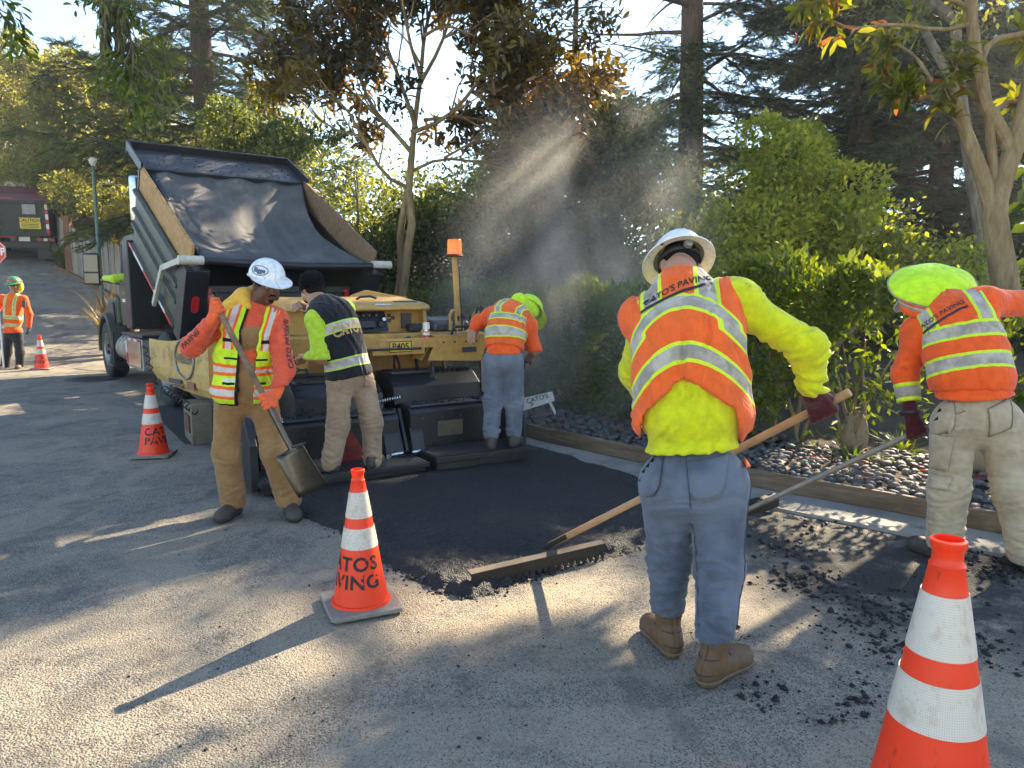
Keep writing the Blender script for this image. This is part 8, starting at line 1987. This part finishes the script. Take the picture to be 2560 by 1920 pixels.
for i in range(5):
    f = i / 4; drape.append([dc + xa * (.258 * math.cos(a) * (1 - .12 * f)) + ya * (.20 * math.sin(a)) + dn * (.004 - .02 * f) + Vector((0, -.012, -.085)) * f for a in np.linspace(PI * 1.08, PI * 1.95, 30)])
for r0, r1, m in ((0, 2, M_orsh), (1, 3, M_cuffs), (2, 5, M_orsh)):
    o = MB().grid(drape[r0:r1] if r1 - r0 > 1 else drape[r0:r0 + 2]).build('shade_band', m, None, smooth=True); o.modifiers.new('t', 'SOLIDIFY').thickness = .003; wpart(o, p5)
co_ = [c for c in p5.children if c.name.startswith('cargo')][0]; out5 = -Vector(sp5.frame(0)[2])
pocket(co_, W(2385, 1010, 4.0), Vector(rt5), Vector((0, 0, 1)), .17, .17, out5, M_khaki, co_, drop=0); pocket(co_, W(2525, 1005, 3.98), Vector(rt5), Vector((0, 0, 1)), .17, .17, out5, M_khaki, co_, drop=0)
pocket(co_, W(2325, 1095, 4.1), Vector((.55, -.8, 0)), Vector((0, 0, 1)), .15, .2, Vector((-.8, -.6, 0)), M_khaki, co_, 'cargo_pocket', drop=0); pocket(co_, W(2330, 1195, 4.1), Vector((.55, -.8, 0)), Vector((0, 0, 1)), .13, .08, Vector((-.8, -.6, 0)), M_khaki, co_, 'cargo_pocket', drop=0)
wpart(MB().tube([lerp(wl_, el_, .06), lerp(wl_, el_, .0)], [.061, .058], 20).build('watch', M_blk2, None), p5)
# second rake
rk0, rk1 = G(1866, 1300) + Vector((0, 0, .07)), W(2290, 1080, 4.52); rdir = (rk1 - rk0).normalized(); rake2 = thing('asphalt_rake', 'rake with dull grey-brown handle reaching behind the nearest worker from the man on the right', 'rake', G(1866, 1300))
wpart(MB().tube([rk0, rk1 + rdir * .35], .018, 12).build('handle', paint('weathered_pole', (.27, .22, .17), .5, .3, dirt=.4), None, smooth=True), rake2)
hA, hB = G(1750, 1330), G(1945, 1272); zb = Vector((0, 0, .03)); wpart(MB().beam(hA + zb + Vector((0, 0, .03)), hB + zb + Vector((0, 0, .03)), .012, .09).build('blade', M_rakem, None), rake2)
wpart(MB().beam(hA + Vector((0, .03, .1)), hB + Vector((0, .03, .1)), .06, .012).build('top_flange', M_rakem, None), rake2)
grip('glove', wl_, rk1, rdir, (-.75, -.6, .2), .018, p5, M_gl_red, .05, 1.2, 1.0, el_); open_hand('glove', wr, W(2680, 900, 4.8), (0, 0, -1), p5, M_gl_red, 1.1, .8, 1)

# ---------------------------------------------------------------- flagger up the street
Yg = 15.2; g = G(30, 922); p6 = thing('person', 'flagger in orange vest, dark glasses and yellow neck shade holding a stop paddle', 'person', g); Yg = g.y
q = lambda u, v, dy=0: W(u, v, Yg + dy)
pel, wai, che, nec = q(33, 832), q(33, 800), q(33, 762), q(36, 732)
sl, sr = q(6, 746), q(60, 748); sp6 = Spine([pel, wai, che, nec], [(-1, 0, 0)] * 4)
hl, kl, al = q(22, 838), q(18, 882, -.03), q(13, 912); hr, kr, ar = q(44, 838), q(50, 882, -.03), q(50, 912)
garment('pants', [('ell', A3(pel), sp6.frame(0), np.array([.17, .15, .13]), .05)] + leg_prims(hl, kl, al, .095, .08, .075) + leg_prims(hr, kr, ar, .095, .08, .075), .013, M_blackp, p6, [lambda Q: (al.z - .04) - Q[:, 2]], .05, [(kl, al, .006, .012, 40), (kr, ar, .006, .012, 40)], .005, 51.0)
boot((al.x, al.y, 0), (-.2, -1), p6, M_boot, M_sole, 0, 1.0, .1); boot((ar.x, ar.y, 0), (.3, -1), p6, M_boot, M_sole, 0, 1.0, .1)
el_, wl_ = q(-12, 782), q(-22, 800, -.2); er, wr = q(73, 785), q(72, 815)
garment('shirt', torso_prims(sp6, (.16, .16, .17), (.13, .13, .125), sl, sr, 0, .075) + [('ell', A3(pel) + np.array([0, 0, .04]), sp6.frame(0), np.array([.18, .11, .15]), .05), ('cone', sl, el_, .075, .062), ('cone', el_, wl_, .06, .05), ('cone', sr, er, .075, .062), ('cone', er, wr, .06, .05)], .012, M_orsh, p6, [lambda Q: (pel.z - .0) - Q[:, 2]], .045, [(sr, er, .004, .008, 36)], .004, 52.0)
M_v6 = vest_mat('orange_vest_flagger', ORANGE, [(.14, .19), (.30, .35)], [(.08, .115, .34)], edge_w=.012, dirt=.08, silver=(.5, .45, .36))
garment('vest', torso_prims(sp6, (.176, .176, .186), (.146, .146, .14), sl, sr, .005, .078), .012, M_v6, p6, [lambda Q: (lambda l: .05 - l[:, 1])(sp6.loc(Q)), lambda Q: (lambda l: np.where(l[:, 1] > .26, np.abs(l[:, 0]) - .165, -1))(sp6.loc(Q))], .05, [], .005, 53.0, sp6)
hc = q(37, 714); hax = ax_from((.1, -1, -.05), (0, 0, 1))
garment('body', head_prims(hc, hax, nec, 1.0) + torso_prims(sp6, (.12, .12, .13), (.09, .09, .09), sl, sr, -.01, .05) + [('cone', sl, el_, .05, .042), ('cone', el_, wl_, .042, .03), ('cone', sr, er, .05, .042), ('cone', er, wr, .042, .03), ('cone', pel, hl, .08, .08), ('cone', pel, hr, .08, .08), ('cone', hl, kl, .07, .05), ('cone', kl, al, .05, .036), ('cone', hr, kr, .07, .05), ('cone', kr, ar, .05, .036)], .013, M_skin_m, p6, (), .03, amp=0)
face_details(hc, hax, p6, M_skin_m, M_hair, 1.0, False, False, True)
hat(hc, hax, p6, paint('green_hat', (.05, .22, .10), .4, dirt=.2), 'cap', 1.06, 0, 'hard_hat', False)
ringp = [Vector(hc) + Vector((.128 * math.cos(a), -.150 * math.sin(a), .075)) for a in np.linspace(0, 2 * PI, 30)]
o = MB().grid([[p + Vector((0, 0, .03)) for p in ringp], ringp]).build('hat_band', M_orsh, None, smooth=True); wpart(o, p6)
garment('neck_shade', [('ell', A3(hc) + np.array([0, .05, -.02]), np.eye(3), np.array([.135, .10, .15]), .03)], .010, cloth('yellow_shade', (.75, .72, .05), .8, .1), p6, [lambda Q: -(Q[:, 1] - hc.y) + .0, lambda Q: Q[:, 2] - (hc.z + .07)], .03, amp=.006, gfreq=12)
open_hand('glove', wr, q(72, 832), (-1, 0, 0), p6, M_gl_blk, 1.1, .5, 1, .02)
open_hand('glove', wl_, q(-24, 790, -.3), (0, -1, 0), p6, M_gl_blk, 1.1, 1.2, 1, .02)
wpart(MB().bx(-.035, .035, -.02, .02, -.07, .07).build('radio', M_blk2, None, bevel=.006), p6).location = q(60, 760, -.17)
sp_ = thing('stop_paddle', 'red octagonal stop paddle at the left edge held by the flagger', 'sign', g + Vector((-.5, -.3, 0)))
cS = q(-16, 630, -.25); oc = [(cS.x + .26 * math.cos(R(22.5 + 45 * k)), cS.z + .26 * math.sin(R(22.5 + 45 * k))) for k in range(8)]
wpart(MB().prism(oc, 'y', cS.y - .004, cS.y + .004).build('face', paint('stop_red', (.55, .02, .02), .4, dirt=.05), None), sp_)
oc2 = [(cS.x + .245 * math.cos(R(22.5 + 45 * k)), cS.y - .007, cS.z + .245 * math.sin(R(22.5 + 45 * k))) for k in range(9)]
wpart(MB().tube(oc2, .008, 4).build('border', M_wht, None), sp_)
o = put_text('STOP', .20, (cS.x, cS.y - .006, cS.z), (1, 0, 0), (0, 0, 1), M_wht, None, bold=.006); wpart(o, sp_)
wpart(MB().cyl((cS.x, cS.y + .01, cS.z - .2), (cS.x, cS.y + .01, .05), .018).build('pole', M_wht, None), sp_)

# ---------------------------------------------------------------- driver in the cab, arm out of the window
RTm = Matrix.Rotation(RT, 3, 'Z'); tw = lambda x, y, z: OT + RTm @ Vector((x, y, z))
p7 = thing('person', 'truck driver in lime shirt resting an arm out of the cab window', 'person', tw(-.5, 4.4, 1.2))
sp7 = Spine([tw(-.5, 4.3, 1.35), tw(-.5, 4.28, 1.55), tw(-.5, 4.28, 1.8), tw(-.5, 4.32, 1.98)], [RTm @ Vector((1, 0, 0))] * 4)
sl, sr = tw(-.70, 4.3, 1.88), tw(-.3, 4.3, 1.88); el_, wl_ = tw(-1.22, 4.35, 1.80), tw(-1.30, 4.72, 1.82); er, wr = tw(-.25, 4.5, 1.6), tw(-.35, 4.75, 1.6)
garment('shirt', torso_prims(sp7, (.16, .16, .17), (.12, .12, .12), sl, sr, 0, .075) + [('cone', sl, el_, .075, .07), ('cone', el_, wl_, .065, .05), ('cone', sr, er, .07, .06), ('cone', er, wr, .058, .045)], .011, M_limeg, p7, (), .045, [(sl, el_, .006, .01, 36)], .004, 61.0)
hc = tw(-.5, 4.36, 2.13); hax = ax_from(RTm @ Vector((0, 1, 0)), (0, 0, 1))
garment('body', head_prims(hc, hax, sp7.p[3], 1.0) + torso_prims(sp7, (.12, .12, .12), (.09, .09, .09), sl, sr, -.01, .05) + [('cone', sl, el_, .045, .04), ('cone', el_, wl_, .04, .03), ('cone', sr, er, .045, .04), ('cone', er, wr, .04, .03)], .013, M_skin_m, p7, (), .03, amp=0)
open_hand('hand', wl_, tw(-1.28, 4.9, 1.80), (.3, 0, -1), p7, M_skin_m, 1.0, .6, 1)
# ---------------------------------------------------------------- small signs in the bed
sg = thing('yard_sign', 'small white slatted sign with black lettering standing crooked in the stone bed', 'sign', G(1335, 1060, .09)); Ys = G(1335, 1060, .09).y
a, b = W(1305, 1012, Ys), W(1384, 990, Ys); xd = (b - a).normalized(); yd = Vector((-xd.z, 0, xd.x)).normalized(); yd = yd if yd.z > 0 else -yd
wpart(MB().add([a - yd * .07, b - yd * .055, b + yd * .055, a + yd * .07, a - yd * .07 + Vector((0, .01, 0)), b - yd * .055 + Vector((0, .01, 0)), b + yd * .055 + Vector((0, .01, 0)), a + yd * .07 + Vector((0, .01, 0))], [(3, 2, 1, 0), (4, 5, 6, 7), (0, 1, 5, 4), (1, 2, 6, 5), (2, 3, 7, 6), (3, 0, 4, 7)]).build('board', M_wht, None), sg)
o = put_text("CATO'S", .075, lerp(a, b, .5) + yd * .022 + Vector((0, -.004, 0)), xd, yd, LOGO, None, bold=.001); wpart(o, sg); o = put_text('>', .09, lerp(a, b, .3) - yd * .03 + Vector((0, -.004, 0)), xd, yd, LOGO, None, bold=.001); wpart(o, sg)
wpart(MB().beam(W(1300, 1020, Ys + .02), W(1316, 1063, Ys), .03, .012).build('leg', M_wht, None), sg); wpart(MB().beam(W(1262, 1013, Ys + .05), W(1300, 1010, Ys + .02), .03, .012).build('brace', M_dirtw, None), sg)
st_ = thing('white_stake', 'white stake leaning in the dark under the hedge', 'stake', G(1394, 1045, .09)); Ys = G(1394, 1045, .09).y
wpart(MB().beam(W(1374, 1004, Ys + .1), W(1394, 1046, Ys), .035, .012).build('stake', M_wht, None), st_)
# ================================================================ STEAM
def steam_material():
    m = bpy.data.materials.new('steam'); m.use_nodes = True; t = m.node_tree; n = t.nodes; n.clear()
    out = n.new('ShaderNodeOutputMaterial'); vol = n.new('ShaderNodeVolumePrincipled'); co = n.new('ShaderNodeTexCoord'); mp = n.new('ShaderNodeMapping')
    nz = n.new('ShaderNodeTexNoise'); nz.inputs['Scale'].default_value = .75; nz.inputs['Detail'].default_value = 4; nz.inputs['Roughness'].default_value = .6; nz.inputs['Distortion'].default_value = .6
    mp.inputs['Scale'].default_value = (1, 1, .55); t.links.new(co.outputs['Object'], mp.inputs[0]); t.links.new(mp.outputs[0], nz.inputs['Vector'])
    mr = n.new('ShaderNodeMapRange'); mr.inputs[1].default_value = .44; mr.inputs[2].default_value = .74; t.links.new(nz.outputs[0], mr.inputs[0])
    # fades towards the edges of the plume (generated box coordinates)
    gen = n.new('ShaderNodeVectorMath'); gen.operation = 'SUBTRACT'; t.links.new(co.outputs['Generated'], gen.inputs[0]); gen.inputs[1].default_value = (.5, .5, .34)
    ln = n.new('ShaderNodeVectorMath'); ln.operation = 'LENGTH'; t.links.new(gen.outputs[0], ln.inputs[0])
    fd = n.new('ShaderNodeMapRange'); fd.interpolation_type = 'SMOOTHSTEP'; fd.inputs[1].default_value = .5; fd.inputs[2].default_value = .12; fd.inputs[3].default_value = 0; fd.inputs[4].default_value = 1; t.links.new(ln.outputs['Value'], fd.inputs[0])
    mu = n.new('ShaderNodeMath'); mu.operation = 'MULTIPLY'; t.links.new(mr.outputs[0], mu.inputs[0]); t.links.new(fd.outputs[0], mu.inputs[1])
    m2 = n.new('ShaderNodeMath'); m2.operation = 'MULTIPLY'; m2.inputs[1].default_value = STEAM; t.links.new(mu.outputs[0], m2.inputs[0])
    vol.inputs['Color'].default_value = (1, 1, 1, 1); vol.inputs['Anisotropy'].default_value = .6
    t.links.new(m2.outputs[0], vol.inputs['Density']); t.links.new(vol.outputs[0], out.inputs['Volume'])
    return m
for STEAM, dim, loc_ in ((1.0, (1.7, 1.9, 3.4), (.35, 8.0, .05)), (1.0, (2.8, 2.0, 5.4), (1.25, 10.3, .1))):
    o = MB().bx(-dim[0], dim[0], -dim[1], dim[1], 0, dim[2]).build('steam', steam_material()); o.location = loc_; o.rotation_euler = (0, 0, R(30))
    tag(o, 'pale steam drifting up from the hot asphalt' if dim[0] < 2 else 'thinner veil of steam drifting over the hedge', 'steam', kind='stuff')
S.cycles.volume_step_rate = 2.0
S.cycles.volume_max_steps = 64
# ================================================================ HAZE: smoky, backlit air among the trees
t = NT('haze'); v_ = t.N('VolumePrincipled'); v_.inputs['Color'].default_value = (.96, .97, 1, 1); v_.inputs['Density'].default_value = .0011; v_.inputs['Anisotropy'].default_value = .55
t.L(v_.outputs[0], t.out.inputs['Volume'])
o = MB().bx(-60, 60, -15, 60, -1.2, 34).build('haze', t.m)
tag(o, 'thin smoky haze hanging in the backlit air', 'haze', kind='stuff')
